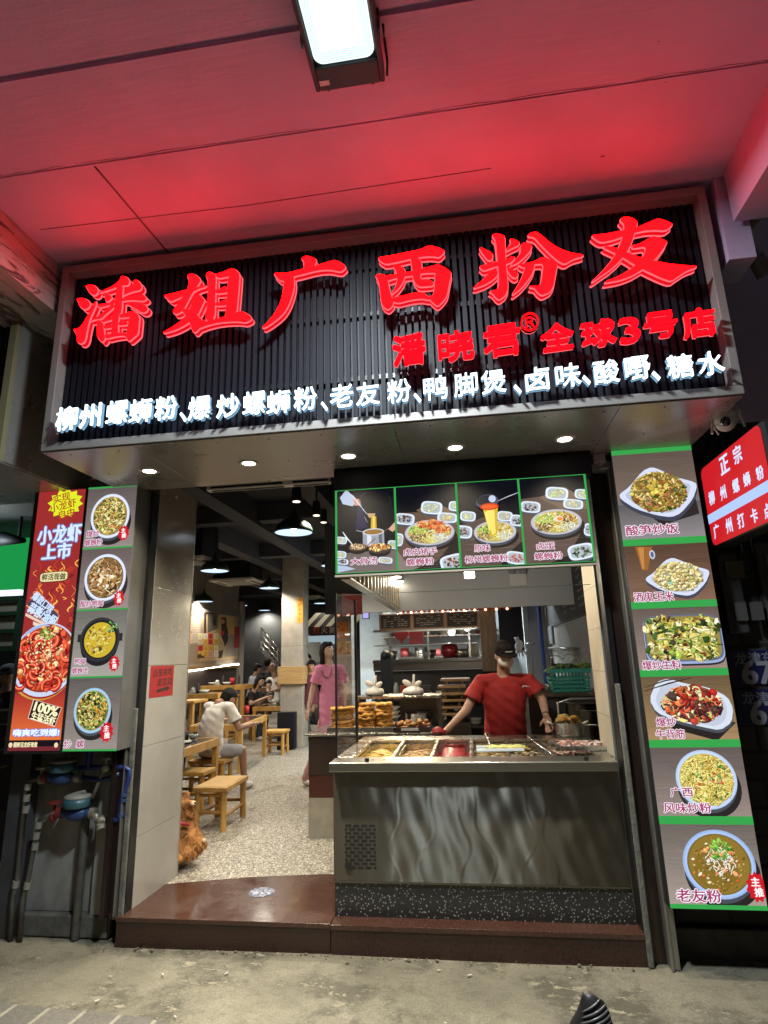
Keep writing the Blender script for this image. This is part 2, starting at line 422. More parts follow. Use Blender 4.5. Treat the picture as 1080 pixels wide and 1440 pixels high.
g.quad((-40, -40, -.012), (40, -40, -.012), (40, 0, -.004), (-40, 0, -.004))
g.quad((-40, 0, -.012), (-6, 0, -.012), (-6, 9, -.012), (-40, 9, -.012)); g.quad((6, 0, -.012), (40, 0, -.012), (40, 9, -.012), (6, 9, -.012))
struct('pavement', g, m)
# small square paving tiles in the bottom left corner
m, nt, b = nodes('paving_tile'); co = obj_co(nt, (1, 1, 1), (0, 0, .06))
br = nt.nodes.new('ShaderNodeTexBrick'); nt.links.new(co, br.inputs['Vector'])
for k, v in (('Scale', 1.), ('Mortar Size', .012), ('Brick Width', .215), ('Row Height', .31), ('Bias', 0.)): br.inputs[k].default_value = v
br.offset = 0.; br.inputs['Color1'].default_value = (.13, .125, .11, 1); br.inputs['Color2'].default_value = (.17, .16, .14, 1); br.inputs['Mortar'].default_value = (.32, .30, .24, 1)
gr = ramp(nt, noise(nt, co, 60, 6), [(.3, (.6, .6, .6)), (.7, (1.2, 1.2, 1.2))])
mm = nt.nodes.new('ShaderNodeMix'); mm.data_type = 'RGBA'; mm.blend_type = 'MULTIPLY'; mm.inputs[0].default_value = .8
nt.links.new(br.outputs['Color'], mm.inputs[6]); nt.links.new(gr, mm.inputs[7]); nt.links.new(mm.outputs[2], b.inputs['Base Color'])
b.inputs['Roughness'].default_value = .7; bumpn(nt, br.outputs['Fac'], -.6, .004)
p0, p1, p2, p3 = az(-260, 1392, 0), az(0, 1413, 0), az(199, 1433, 0), az(330, 1462, 0)
g = MB(); pl = [(p0.x, p0.y), (p1.x, p1.y), (p2.x, p2.y), (p3.x, p3.y), (-1.45, 1.2), (-5, 1.2)]
g.prism(pl, (0, 0, 0), (1, 0, 0), (0, 1, 0), (0, 0, 1), -.02, .009); struct('paving_tiles', g, m)

# arcade ceiling: white painted board-marked concrete, base tinted lilac for the sign's glow, stained and pitted
m, nt, b = nodes('arcade_concrete'); co = obj_co(nt); cs = obj_co(nt, (.35, 3.2, 1))
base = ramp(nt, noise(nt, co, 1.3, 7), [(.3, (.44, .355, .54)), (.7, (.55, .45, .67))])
pit = ramp(nt, noise(nt, obj_co(nt, (1, 2, 1)), 9, 4, .5), [(.735, (0, 0, 0)), (.76, (1, 1, 1))])
c1 = mixc(nt, math_(nt, 'MULTIPLY', pit, .8), base, (.10, .08, .07))
st = ramp(nt, noise(nt, cs, 2.2, 8, .7), [(.55, (0, 0, 0)), (.8, (.28, .28, .28))])
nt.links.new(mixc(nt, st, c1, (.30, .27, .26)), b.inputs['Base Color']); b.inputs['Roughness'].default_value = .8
hh_ = math_(nt, 'ADD', noise(nt, cs, 4.5, 9, .62), math_(nt, 'ADD', math_(nt, 'MULTIPLY', noise(nt, co, 35, 6), .25), math_(nt, 'MULTIPLY', pit, -1.2)))
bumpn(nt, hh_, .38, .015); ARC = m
ZC = 4.575
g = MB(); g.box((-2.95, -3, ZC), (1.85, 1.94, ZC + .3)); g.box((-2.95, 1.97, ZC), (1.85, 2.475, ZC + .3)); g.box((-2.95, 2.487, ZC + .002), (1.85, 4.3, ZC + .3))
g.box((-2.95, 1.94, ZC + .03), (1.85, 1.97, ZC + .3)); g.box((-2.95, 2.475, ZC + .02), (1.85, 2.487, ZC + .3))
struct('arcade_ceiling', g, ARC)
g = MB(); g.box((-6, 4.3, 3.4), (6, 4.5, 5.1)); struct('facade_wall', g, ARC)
# dark worn joint strips on the ceiling
dk = mat('joint_dark', (.16, .12, .13), .9)
g = MB()
for x0, x1 in ((-2.6, -2.1), (-2.05, -.62), (-.2, .9), (1.0, 1.7)):
    g.tube([(x0 + (x1 - x0) * i / 8, 2.467 + .004 * math.sin(i * 2 + x0), ZC + .001) for i in range(9)], [.0015, .003, .002, .0035, .002, .003, .0025, .003, .0015], 6)
g.tube([(-1.95 + i * .01, 2.5 + i * .15, ZC + .001) for i in range(6)], .006, 6)
g.tube([(-2.6, 2.9, ZC + .001), (-1.2, 2.93, ZC + .001), (.3, 2.9, ZC + .001)], .003, 6)
struct('ceiling_joint', g, dk)
m, nt, b = nodes('beam_concrete'); co = obj_co(nt, (3, .8, 3))
cr = ramp(nt, noise(nt, obj_co(nt, (2, .5, 4)), 2.4, 9, .75, .8), [(.52, (0, 0, 0)), (.6, (1, 1, 1))])
nt.links.new(mixc(nt, math_(nt, 'MULTIPLY', cr, .7), (.45, .41, .39), (.16, .12, .11)), b.inputs['Base Color']); b.inputs['Roughness'].default_value = .9
bumpn(nt, math_(nt, 'SUBTRACT', noise(nt, co, 6, 8), cr), 1., .03); BEAMC = m
g = MB(); g.box((-3.2, -3, 4.21), (-2.715, 4.25, ZC + .1)); struct('arcade_beam', g, BEAMC)
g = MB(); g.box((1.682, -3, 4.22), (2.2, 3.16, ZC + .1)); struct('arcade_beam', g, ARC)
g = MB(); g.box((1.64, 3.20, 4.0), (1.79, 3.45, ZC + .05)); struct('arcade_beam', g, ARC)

# shop floor: pebble wash, entrance granite
m, nt, b = nodes('pebble_terrazzo'); co = obj_co(nt); nz = noise(nt, co, 25, 3)
vm = nt.nodes.new('ShaderNodeVectorMath'); vm.operation = 'ADD'; nt.links.new(co, vm.inputs[0])
nv = nt.nodes.new('ShaderNodeTexNoise'); nv.inputs['Scale'].default_value = 22; nt.links.new(co, nv.inputs['Vector'])
vs_ = nt.nodes.new('ShaderNodeVectorMath'); vs_.operation = 'SCALE'; vs_.inputs['Scale'].default_value = .045; nt.links.new(nv.outputs['Color'], vs_.inputs[0]); nt.links.new(vs_.outputs[0], vm.inputs[1])
v1 = nt.nodes.new('ShaderNodeTexVoronoi'); v1.feature = 'DISTANCE_TO_EDGE'; v1.inputs['Scale'].default_value = 42; nt.links.new(vm.outputs[0], v1.inputs['Vector'])
v2 = nt.nodes.new('ShaderNodeTexVoronoi'); v2.inputs['Scale'].default_value = 42; nt.links.new(vm.outputs[0], v2.inputs['Vector'])
peb = ramp(nt, v2.outputs['Color'], [(.0, (.20, .17, .13)), (.35, (.45, .40, .31)), (.7, (.58, .53, .43)), (1., (.66, .62, .52))])
edge = ramp(nt, v1.outputs['Distance'], [(.06, (0, 0, 0)), (.16, (1, 1, 1))])
nt.links.new(mixc(nt, edge, (.11, .095, .08), peb), b.inputs['Base Color']); b.inputs['Roughness'].default_value = .42; bumpn(nt, edge, .3, .003)
g = MB(); g.box((-7, 4.4, -.1), (1.3, 21, .166)); struct('shop_floor', g, m)

m, nt, b = nodes('red_granite'); co = obj_co(nt)
sp = ramp(nt, noise(nt, co, 130, 4, .8), [(.3, (.018, .008, .006)), (.5, (.052, .021, .014)), (.62, (.095, .042, .028)), (.74, (.24, .13, .10))])
nt.links.new(mixc(nt, ramp(nt, noise(nt, co, 3, 6), [(.4, (0, 0, 0)), (.8, (.35, .35, .35))]), sp, (.09, .055, .045)), b.inputs['Base Color'])
b.inputs['Roughness'].default_value = .17; GRAN = m
nt.links.new(ramp(nt, noise(nt, co, 4, 7), [(.35, (.12, .12, .12)), (.7, (.34, .34, .34))]), b.inputs['Roughness'])
GRV = mat('granite_riser', (.036, .016, .012), .3, var=.5, vscale=70)
YS, ZT = 4.155, .17
t = thing('entrance_step', 'polished red granite doorway step left of the steel counter', 'step', (-1.7, YS, 0))
g = MB(); g.prism([(-2.455, YS - .006), (-.986, YS - .006), (-.986, 5.04), (-1.22, 5.03), (-1.82, 4.93), (-2.42, 4.75)], (0, 0, 0), (1, 0, 0), (0, 1, 0), (0, 0, 1), ZT - .028, ZT); g.build('tread', GRAN, t, bevel=.003)
g = MB(); g.box((-2.45, YS, -.02), (-.986, YS + .1, ZT - .0285)); g.build('riser', GRV, t)
t = thing('entrance_step', 'dusty red granite ledge running under the steel counter', 'step', (0, YS, 0))
g = MB(); g.box((-.982, YS - .012, ZT - .032), (.945, 4.4, ZT - .002)); g.build('tread', GRAN, t, bevel=.003)
g = MB(); g.box((-.98, YS - .004, -.02), (.943, YS + .1, ZT - .0325)); g.build('riser', GRV, t)
# grit along the foot of the step
g = MB(); rn = random.Random(3)
for k in range(150):
    x = rn.uniform(-2.5, .95); y = YS - .012 - abs(rn.gauss(0, .03)); r = rn.uniform(.002, .007) if k > 12 else rn.uniform(.008, .016)
    g.ell((x, y, .004), (r, r * .8, r * .6), (0, 0, rn.uniform(0, 3)), 6, 4)
tag(g.build('grit', mat('grit', (.14, .12, .09), .9)), kind='stuff')
g = MB()
for k in range(14):
    x = rn.uniform(-2.6, 1.2); y = rn.uniform(3.2, 4.05); a = rn.uniform(0, 3)
    g.obox((x, y, .006), (rn.uniform(.01, .035), rn.uniform(.006, .012), .002), (0, .1, a))
tag(g.build('litter', mat('litter', (.55, .52, .45), .8)), kind='stuff')

# shop interior shell
DARKC = mat('black_ceiling', (.016, .017, .022), .75, var=.4, vscale=2)
g = MB(); g.box((-8, 4.65, 3.98), (1.6, 21, 4.2)); struct('shop_ceiling', g, DARKC)
BM = mat('beam_dark', (.045, .047, .058), .8, var=.25, vscale=3)
for x in (-2.93, -3.92, -5.2, -1.7):
    g = MB(); g.box((x - .12, 4.9, 3.66), (x + .12, 20, 3.979)); struct('shop_beam', g, BM)
for y in (7.6, 10.4, 13.4, 16.6):
    g = MB(); g.box((-7.5, y, 3.72), (.9, y + .22, 3.97)); struct('shop_beam', g, BM)
WG = mat('wall_plaster', (.30, .27, .23), .85, var=.15, vscale=3)
g = MB(); g.box((-6.3, 9, .17), (-6.0, 15.1, 3.03)); g.box((-6.25, 9, 3.031), (-6.06, 15.1, 3.98)); tag(g.build('side_wall', WG), 'long beige dining room wall covered with posters', 'wall')
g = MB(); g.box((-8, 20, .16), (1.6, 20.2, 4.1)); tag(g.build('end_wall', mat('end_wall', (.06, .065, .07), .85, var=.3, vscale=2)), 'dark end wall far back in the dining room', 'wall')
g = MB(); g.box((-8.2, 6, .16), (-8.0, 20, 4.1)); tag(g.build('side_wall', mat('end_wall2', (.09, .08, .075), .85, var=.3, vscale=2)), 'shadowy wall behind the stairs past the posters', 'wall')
m, nt, b = nodes('grey_tile'); co = obj_co(nt, (1, 1, 1), (PI / 2, 0, PI / 2))
br = nt.nodes.new('ShaderNodeTexBrick'); nt.links.new(co, br.inputs['Vector']); br.offset = 0
for k, v in (('Scale', 1.), ('Mortar Size', .003), ('Brick Width', .6), ('Row Height', .3)): br.inputs[k].default_value = v
br.inputs['Color1'].default_value = (.27, .27, .255, 1); br.inputs['Color2'].default_value = (.31, .31, .29, 1); br.inputs['Mortar'].default_value = (.13, .13, .12, 1)
mm = mixc(nt, ramp(nt, noise(nt, obj_co(nt), 5, 7, .7), [(.45, (0, 0, 0)), (.7, (.5, .5, .5))]), br.outputs['Color'], (.17, .165, .15))
nt.links.new(mm, b.inputs['Base Color']); b.inputs['Roughness'].default_value = .35; GTILE = m
g = MB(); g.box((1.31, 4.82, .16), (1.6, 10.6, 3.98)); g.box((1.121, 4.6, .16), (1.309, 4.819, 3.3)); tag(g.build('kitchen_wall', GTILE), 'grey tiled kitchen side wall with the chalkboard', 'wall')

# tiled pillar left of the doorway
TILE = mat('beige_tile', (.34, .32, .28), .16, var=.12, vscale=2.2, bump=.03, bscale=8)
t = thing('tiled_pillar', 'beige tiled doorway pillar with a red paper notice', 'pillar', (-2.45, 4.5, .17))
zs = [.1, .62, 1.22, 1.80, 2.40, 2.72, 3.3]
for a, c in zip(zs, zs[1:]):
    g = MB(); g.box((-2.60, 4.285, a + .0015), (-2.42, 4.93, c - .0015)); g.build('wall_tile', TILE, t, bevel=.002)
g = MB(); g.box((-2.62, 4.29, .1), (-2.425, 4.925, 3.3)); g.build('core', mat('grout', (.3, .28, .25), .9), t)
g = MB(); g.box((-2.6, 4.925, .17), (-2.417, 4.937, 3.3)); g.build('edge_trim', mat('trim_alu', (.55, .53, .48), .35, .8), t)
g = MB()
q = ax(248, 699, -2.415); g.ell(q, (.012, .012, .012)); g.build('door_bell', mat('white_plastic', (.75, .74, .7), .4), t)
def on_x(X, y0, z1, y1, z0):   # print frame on a wall facing +X, left edge nearer the camera
    return dict(o=(X, y0, z1), ex=(0, 1, 0), ey=(0, 0, -1), n=(1, 0, 0), w_=y1 - y0, h_=z1 - z0)
P = Print(**on_x(-2.4195, 4.42, 1.78, 4.79, 1.46)); rd = random.Random(2)
a, c, d, e = ax(212, 937, -2.4195), ax(245, 935, -2.4195), ax(245, 978, -2.4195), ax(212, 981, -2.4195)
P = Print(**on_x(-2.4195, a.y, (a.z + c.z) / 2, c.y, (d.z + e.z) / 2))
P.rect(0, 0, P.w, P.h, (150, 28, 28))
P.text('店里来吃', P.w * .52, P.h * .22, .062, (52, 10, 12), .03, -.04, width=P.w * .82); P.text('走这边', P.w * .62, P.h * .52, .066, (48, 10, 12), .03, -.04, width=P.w * .62)
P.poly([(P.w * .3, P.h * .76), (P.w * .7, P.h * .70), (P.w * .7, P.h * .66), (P.w * .86, P.h * .74), (P.w * .7, P.h * .86), (P.w * .7, P.h * .80), (P.w * .3, P.h * .86)], (40, 26, 20))
tag(P.build('paper_notice', print_mat('paper_print', 0, .6)), 'red paper notice with handwriting and an arrow', 'notice')
P = Print(**on_x(-2.4192, 4.33, 2.62, 4.90, 1.95))
for k in range(42):
    u, v, r = rd.uniform(.2, .54), rd.uniform(.02, .64), rd.choice((.012, .018, .025, .03))
    if k % 5 == 0: u = rd.uniform(.02, .1)
    if k % 3: P.strand([(u + r * math.cos(i * .55) * 1.2, v + r * math.sin(i * .55)) for i in range(rd.randint(8, 13))], .006, (188, 186, 176))
    else: P.ell(u, v, r * .7, r * .6, (150, 147, 136), n=9)
tag(P.build('bubble_sticker', print_mat('sticker_print', 0, .3)), 'white bubble pattern sticker on the tiled pillar', 'sticker')
# reveal of cream tiles right of the counter
m, nt, b = nodes('cream_tile'); co = obj_co(nt, (1, 1, 1), (PI / 2, 0, PI / 2))
br = nt.nodes.new('ShaderNodeTexBrick'); nt.links.new(co, br.inputs['Vector']); br.offset = 0
for k, v in (('Scale', 1.), ('Mortar Size', .003), ('Brick Width', .3), ('Row Height', .3)): br.inputs[k].default_value = v
br.inputs['Color1'].default_value = (.62, .52, .36, 1); br.inputs['Color2'].default_value = (.66, .56, .40, 1); br.inputs['Mortar'].default_value = (.36, .30, .2, 1)
nt.links.new(br.outputs['Color'], b.inputs['Base Color']); b.inputs['Roughness'].default_value = .4
t = thing('tiled_pillar', 'narrow cream tiled pillar beside the right end of the counter', 'pillar', (1, 4.5, .17))
g = MB(); g.box((.925, 4.31, .1), (1.12, 4.81, 3.3)); g.build('tile_face', m, t)
g = MB(); g.box((.912, 4.30, .1), (.924, 4.318, 3.3)); g.build('edge_trim', mat('trim_alu'), t)

# roller shutter guides either side of the opening
BRN = mat('brown_metal', (.045, .030, .027), .22, .6, var=.3, vscale=5, stretch=(1, 1, .2)); DKM = mat('dark_metal', (.035, .035, .037), .35, .7, var=.3, vscale=6)
ALU = mat('alu_grey', (.30, .29, .275), .38, .75, var=.15, vscale=4); RGH = mat('rough_mortar', (.12, .12, .105), .95, bump=1., bscale=30, var=.4, vscale=12)
t = thing('shutter_guide', 'dark shutter guide post between poster boxes and tiled pillar', 'shutter guide', (-2.48, 4.2, 0))
g = MB(); g.box((-2.56, 4.12, .17), (-2.53, 4.3, 3.15)); g.box((-2.53, 4.17, .17), (-2.482, 4.3, 3.15)); g.build('channel', BRN, t, bevel=.003)
g = MB(); g.box((-2.480, 4.15, .17), (-2.472, 4.3, 3.15)); g.build('guide_lip', ALU, t)
g = MB(); g.box((-2.47, 4.2, .0), (-2.424, 4.31, 3.15)); g.build('back_strip', DKM, t)
g = MB(); g.box((-2.462, 4.175, 0), (-2.426, 4.199, 1.5)); g.build('mortar_edge', RGH, t, bevel=.006)
t = thing('shutter_guide', 'brown steel shutter guide post right of the cream tiles', 'shutter guide', (1, 4.2, 0))
g = MB(); g.box((.925, 4.16, 0), (.962, 4.3, 3.15)); g.build('back_strip', DKM, t, bevel=.003)
g = MB(); g.box((.966, 4.19, 0), (1.042, 4.3, 3.15)); g.build('channel', BRN, t)
g = MB(); g.box((1.046, 4.12, 0), (1.10, 4.3, 3.15)); g.box((1.044, 4.10, 0), (1.060, 4.119, 3.15)); g.build('guide_lip', ALU, t, bevel=.002)
g = MB(); g.box((.928, 4.13, 0), (.960, 4.159, 1.6)); g.build('mortar_edge', RGH, t, bevel=.006)

# wall panel with the water meters, brick wall of the house on the right
m, nt, b = nodes('stained_panel'); co = obj_co(nt)
dg_ = ramp(nt, noise(nt, obj_co(nt, (1.2, 1, .55), (0, .6, 0)), 2.0, 5, .55), [(.42, (.15, .148, .14)), (.5, (.25, .245, .23)), (.62, (.33, .325, .305))])
nt.links.new(mixc(nt, ramp(nt, noise(nt, co, 14, 8, .7), [(.5, (0, 0, 0)), (.8, (.6, .6, .6))]), dg_, (.14, .132, .12)), b.inputs['Base Color'])
b.inputs['Roughness'].default_value = .5; bumpn(nt, noise(nt, co, 40, 5), .2, .004)
t = thing('wall_panel', 'stained grey stone wall panel behind the water meters', 'wall', (-2.9, 4.3, 0))
g = MB(); g.box((-3.24, 4.3, .14), (-2.88, 4.5, 3.15)); g.build('slab', m, t); g = MB(); g.box((-2.876, 4.3, .14), (-2.57, 4.5, 3.15)); g.build('slab', m, t)
g = MB(); g.box((-2.72, 4.26, 0), (-2.565, 4.299, 1.35)); g.build('pilaster', m, t, bevel=.004)
g = MB(); g.box((-3.26, 4.24, 0), (-2.57, 4.5, .135)); g.build('skirting', mat('skirting_rough', (.10, .095, .085), .9, bump=.8, bscale=25, var=.4, vscale=9), t, bevel=.01)
g = MB(); g.box((-3.40, 4.2, 0), (-3.245, 4.6, 3.15)); tag(g.build('corner_post', mat('post_dark', (.05, .05, .055), .5, var=.3, vscale=5), bevel=.004), 'dark corner post between the neighbouring shop and the poster boxes', 'post')
m, nt, b = nodes('dark_brick'); co = obj_co(nt, (1, 1, 1), (PI / 2, 0, 0))
br = nt.nodes.new('ShaderNodeTexBrick'); nt.links.new(co, br.inputs['Vector'])
for k, v in (('Scale', 1.), ('Mortar Size', .014), ('Brick Width', .33), ('Row Height', .165), ('Mortar Smooth', .3)): br.inputs[k].default_value = v
br.inputs['Color1'].default_value = (.022, .019, .019, 1); br.inputs['Color2'].default_value = (.034, .030, .028, 1); br.inputs['Mortar'].default_value = (.008, .007, .007, 1)
nt.links.new(br.outputs['Color'], b.inputs['Base Color']); b.inputs['Roughness'].default_value = .8
bumpn(nt, math_(nt, 'ADD', math_(nt, 'MULTIPLY', br.outputs['Fac'], -1), math_(nt, 'MULTIPLY', noise(nt, co, 30, 6), .3)), .8, .012)
g = MB(); g.box((1.105, 4.32, -.1), (6, 4.6, 4.8)); tag(g.build('brick_wall', m), 'dark brick wall of the house to the right', 'wall')
g = MB(); g.box((1.12, 4.27, -.05), (6, 4.318, .16)); tag(g.build('wall_plinth', mat('plinth_rough', (.07, .065, .06), .9, bump=.8, bscale=20, var=.4, vscale=8), bevel=.01), 'rough grey plinth at the foot of the brick wall', 'plinth')
# ================================================================== FASCIA SIGN
SX0, SX1, SZ0, SZ1, SY = -2.655, 1.585, 3.148, 4.525, 3.20
FRM = mat('sign_frame_grey', (.27, .25, .24), .4, .25, var=.1, vscale=3)
SOF = mat('soffit_panel', (.36, .345, .325), .27, .45, var=.07, vscale=1.2)
SLT = mat('slat_dark', (.006, .007, .012), .6, 0., spec=.22)
sign = thing('shop_sign', 'wide black slatted shop sign with glowing red and white characters', 'shop sign', ((SX0 + SX1) / 2, SY, SZ0))
g = MB(); tF = .062
g.box((SX0, SY, SZ0 + .008), (SX1, SY + .16, SZ0 + tF)); g.box((SX0, SY, SZ1 - .05), (SX1, SY + .16, SZ1))
g.box((SX0, SY, SZ0 + tF + .001), (SX0 + .05, SY + .16, SZ1 - .051)); g.box((SX1 - .05, SY, SZ0 + tF + .001), (SX1, SY + .16, SZ1 - .051))
g.build('frame', FRM, sign, bevel=.004)
g = MB()
g.box((SX0 + .01, SY + .02, 4.526), (SX1 - .01, SY + .9, 4.545))
g.box((SX0 + .004, SY + .161, SZ0 + .02), (SX0 + .03, 4.29, SZ1)); g.box((SX1 - .03, SY + .161, SZ0 + .02), (SX1 - .004, 4.29, SZ1))
g.build('side_panel', FRM, sign)
for a, c in ((SX0 + .002, -2.02), (-2.017, -.37), (-.367, .93), (.933, SX1 - .002)):
    g = MB(); g.box((a, SY + .01, SZ0), (c, 4.14, SZ0 + .006)); g.build('soffit', SOF, sign, bevel=.002)
for k in range(26): g = MB(); g.ell((SX0 + .16 + (k // 2) * .335, SY + .08 + (k % 2) * .42, SZ0 - .001), (.006, .006, .003), nu=8, nv=4); g.build('screw', mat('screw_dark', (.08, .08, .08), .4, .8), sign)
g = MB(); g.box((SX0 + .052, SY + .135, SZ0 + tF), (SX1 - .052, SY + .15, SZ1 - .052)); g.build('backing', mat('sign_back', (.012, .013, .02), .6), sign)
g = MB(); ns = 94; pit_ = (SX1 - SX0 - .11) / ns
for k in range(ns):
    x = SX0 + .055 + pit_ * (k + .5); g.box((x - pit_ * .31, SY + .075, SZ0 + tF + .004), (x + pit_ * .31, SY + .1, SZ1 - .056))
g.build('slat', SLT, sign)
g = MB()
for z in (3.5, 3.95, 4.3): g.box((SX0 + .06, SY + .102, z), (SX1 - .06, SY + .13, z + .03))
g.build('rail', DKM, sign)

LY = SY - .075     # face of the letters
RFACE = emis('red_face', (1, .0006, .0012), RED_E); RRIM = emis('red_rim', (1, .13, .16), 1.3, False)
RSIDE = mat('red_side', (.05, .002, .003), .5, emit=(1, .002, .01), estr=.8)
def lpoly(P, off):
    n = len(P); A = sum(P[i - 1][0] * P[i][1] - P[i][0] * P[i - 1][1] for i in range(n)); sg = 1 if A > 0 else -1; out = []
    for i in range(n):
        p, q, r = Vector(P[i - 1]), Vector(P[i]), Vector(P[(i + 1) % n])
        a, c = (q - p).normalized(), (r - q).normalized(); nrm = Vector((a.y + c.y, -a.x - c.x)) * sg
        l = nrm.length
        if l < .3: out.append((q + nrm * off)[:]); continue
        nrm /= l; k = max(.55, nrm.dot(Vector((a.y, -a.x)) * sg)); out.append((q + nrm * off / k)[:])
    return out
def rrect(x0, y0, x1, y1, r): return [(cx + r * math.cos(a * PI / 12), cy_ + r * math.sin(a * PI / 12)) for cx, cy_, a0 in ((x1 - r, y1 - r, 0), (x0 + r, y1 - r, 6), (x0 + r, y0 + r, 12), (x1 - r, y0 + r, 18)) for a in range(a0, a0 + 7)]
def rounder(P):       # one Chaikin pass keeps brush ends soft
    out = []
    for i in range(len(P)):
        a, c = P[i], P[(i + 1) % len(P)]
        out += [(a[0] * .8 + c[0] * .2, a[1] * .8 + c[1] * .2), (a[0] * .2 + c[0] * .8, a[1] * .2 + c[1] * .8)]
    return out
def brush_letter(x0, y0, sc, strokes):
    face, rim, side, back = MB(), MB(), MB(), MB()
    for k, S in enumerate(strokes):
        W = [ay(x0 + u / sc, y0 + v / sc, LY) for u, v in S]; P = rounder([(q.x, q.z) for q in W]); e = k * .00025
        fr = ((0, LY, 0), (1, 0, 0), (0, 0, 1), (0, 1, 0))
        face.prism(lpoly(P, -.003), *fr, -.004 + e, .004); rim.prism(lpoly(P, .0012), *fr, .0045 + e, .014)
        side.prism(lpoly(P, -.001), *fr, .015 + e, .044); back.prism(lpoly(P, .0028), *fr, .045 + e, .054)
    side.build('illuminated_letter', RSIDE, sign)
    L = [o for o in SC.objects if o.parent == sign][-1]
    face.build('letter_face', RFACE, L); rim.build('letter_edge', RRIM, L); back.build('letter_base', RRIM, L)
brush_letter(95, 380, 8.3077, [
 [(208,188),(245,172),(300,172),(340,192),(356,230),(345,270),(318,292),(285,290),(255,265),(235,228)],
 [(105,338),(150,325),(205,330),(250,355),(264,390),(250,430),(215,455),(180,455),(145,430),(130,390)],
 [(65,690),(135,680),(180,625),(230,540),(275,460),(335,348),(330,410),(300,480),(262,560),(240,640),(222,720),(212,790),(190,840),(150,862),(120,850),(108,810),(98,740)],
 [(365,262),(450,222),(540,178),(600,130),(625,85),(620,72),(665,68),(705,85),(724,120),(715,165),(690,178),(640,180),(560,205),(480,232),(400,258)],
 [(570,190),(650,172),(640,300),(632,480),(600,530),(530,530),(548,400),(562,280)],
 [(415,255),(470,270),(505,290),(520,325),(495,345),(465,370),(445,365),(435,320)],
 [(640,300),(670,265),(665,225),(720,200),(770,165),(765,125),(800,110),(835,125),(862,165),(865,205),(840,235),(760,250),(690,275)],
 [(330,405),(400,395),(500,375),(560,345),(650,325),(740,295),(830,270),(890,280),(925,320),(915,345),(870,362),(760,350),(650,360),(560,380),(520,400),(440,420),(370,440)],
 [(530,370),(555,420),(500,470),(440,520),(390,570),(320,575),(250,600),(330,550),(430,480),(490,420)],
 [(690,400),(760,378),(840,378),(910,400),(940,440),(925,480),(890,497),(850,490),(800,455),(730,420)],
 [(338,578),(380,580),(418,612),(424,700),(440,800),(400,848),(355,800),(342,760)],
 [(375,585),(450,560),(520,530),(520,580),(440,600),(415,615)],
 [(600,515),(690,492),(750,475),(800,490),(840,530),(820,548),(720,550),(600,560)],
 [(712,545),(842,525),(832,640),(822,740),(780,780),(710,838),(680,780),(690,700),(705,620)],
 [(430,745),(500,745),(600,725),(685,720),(695,790),(650,765),(560,775),(435,805)],
 [(515,500),(605,505),(590,620),(590,765),(503,775),(513,640)],
 [(415,640),(520,628),(520,672),(420,690)],[(588,598),(650,590),(705,595),(700,640),(588,650)]])
brush_letter(220, 365, 7.2, [
 [(308,165),(345,142),(395,150),(440,185),(448,215),(415,265),(370,330),(320,420),(285,490),(240,540),(185,558),(165,530),(185,490),(240,410),(290,345),(320,285),(332,215)],
 [(250,515),(300,490),(380,530),(440,580),(465,615),(500,612),(500,655),(440,690),(400,735),(372,740),(350,690),(325,620),(285,560)],
 [(395,345),(440,350),(492,405),(470,450),(430,540),(380,600),(290,665),(190,715),(75,748),(65,738),(150,690),(250,620),(300,560),(345,480),(375,400)],
 [(68,365),(150,345),(310,305),(420,275),(505,258),(500,275),(420,300),(370,330),(300,355),(270,372),(205,400),(150,425),(125,415)],
 [(498,165),(515,130),(545,122),(580,140),(605,155),(600,300),(590,615),(495,625),(505,500),(520,350),(520,220)],
 [(585,150),(660,130),(720,105),(750,88),(800,95),(845,140),(840,165),(735,172),(620,192)],
 [(722,165),(845,140),(838,250),(825,400),(812,545),(690,600),(705,450),(716,300)],
 [(595,300),(650,295),(690,268),(725,290),(722,335),(595,348)],
 [(590,440),(650,425),(690,405),(718,420),(712,465),(592,472)],
 [(455,640),(590,600),(700,575),(815,525),(870,522),(920,545),(965,580),(960,610),(900,640),(830,628),(720,630),(600,645),(500,672),(430,700)]])
brush_letter(360, 350, 7.714, [
 [(488,105),(545,72),(600,88),(655,110),(658,140),(635,185),(645,225),(510,245),(522,150)],
 [(190,275),(210,262),(330,262),(420,240),(520,215),(640,185),(740,155),(850,120),(910,140),(965,180),(978,200),(930,245),(890,245),(800,225),(700,230),(600,250),(500,278),(420,295),(350,345),(270,348),(230,320)],
 [(300,320),(410,290),(418,360),(410,440),(385,530),(350,620),(300,700),(230,765),(140,830),(80,862),(65,852),(130,790),(200,700),(255,600),(285,500),(298,400)]])
brush_letter(515, 335, 7.714, [
 [(128,225),(140,207),(280,185),(450,150),(600,118),(650,90),(690,82),(770,95),(845,130),(850,155),(790,210),(720,195),(620,200),(480,225),(350,255),(210,283),(160,255)],
 [(290,310),(340,285),(395,310),(425,345),(425,400),(405,470),(350,550),(285,605),(275,600),(320,520),(335,440),(325,365)],
 [(475,205),(560,205),(600,245),(608,300),(595,370),(590,430),(610,450),(690,450),(735,490),(725,515),(640,525),(570,525),(530,490),(505,440),(495,340)],
 [(97,415),(130,385),(200,395),(235,420),(245,500),(275,620),(300,680),(290,730),(240,778),(190,750),(160,700),(145,560),(130,460)],
 [(200,405),(350,385),(480,360),(620,325),(720,300),(780,280),(860,320),(930,375),(900,415),(745,375),(620,380),(480,410),(330,430),(225,465)],
 [(742,360),(928,375),(905,480),(880,620),(830,690),(775,740),(720,700),(680,655),(670,640),(725,615),(740,520)],
 [(265,648),(400,620),(500,595),(580,578),(640,595),(665,625),(705,650),(690,672),(600,655),(480,670),(350,705),(290,690)]])
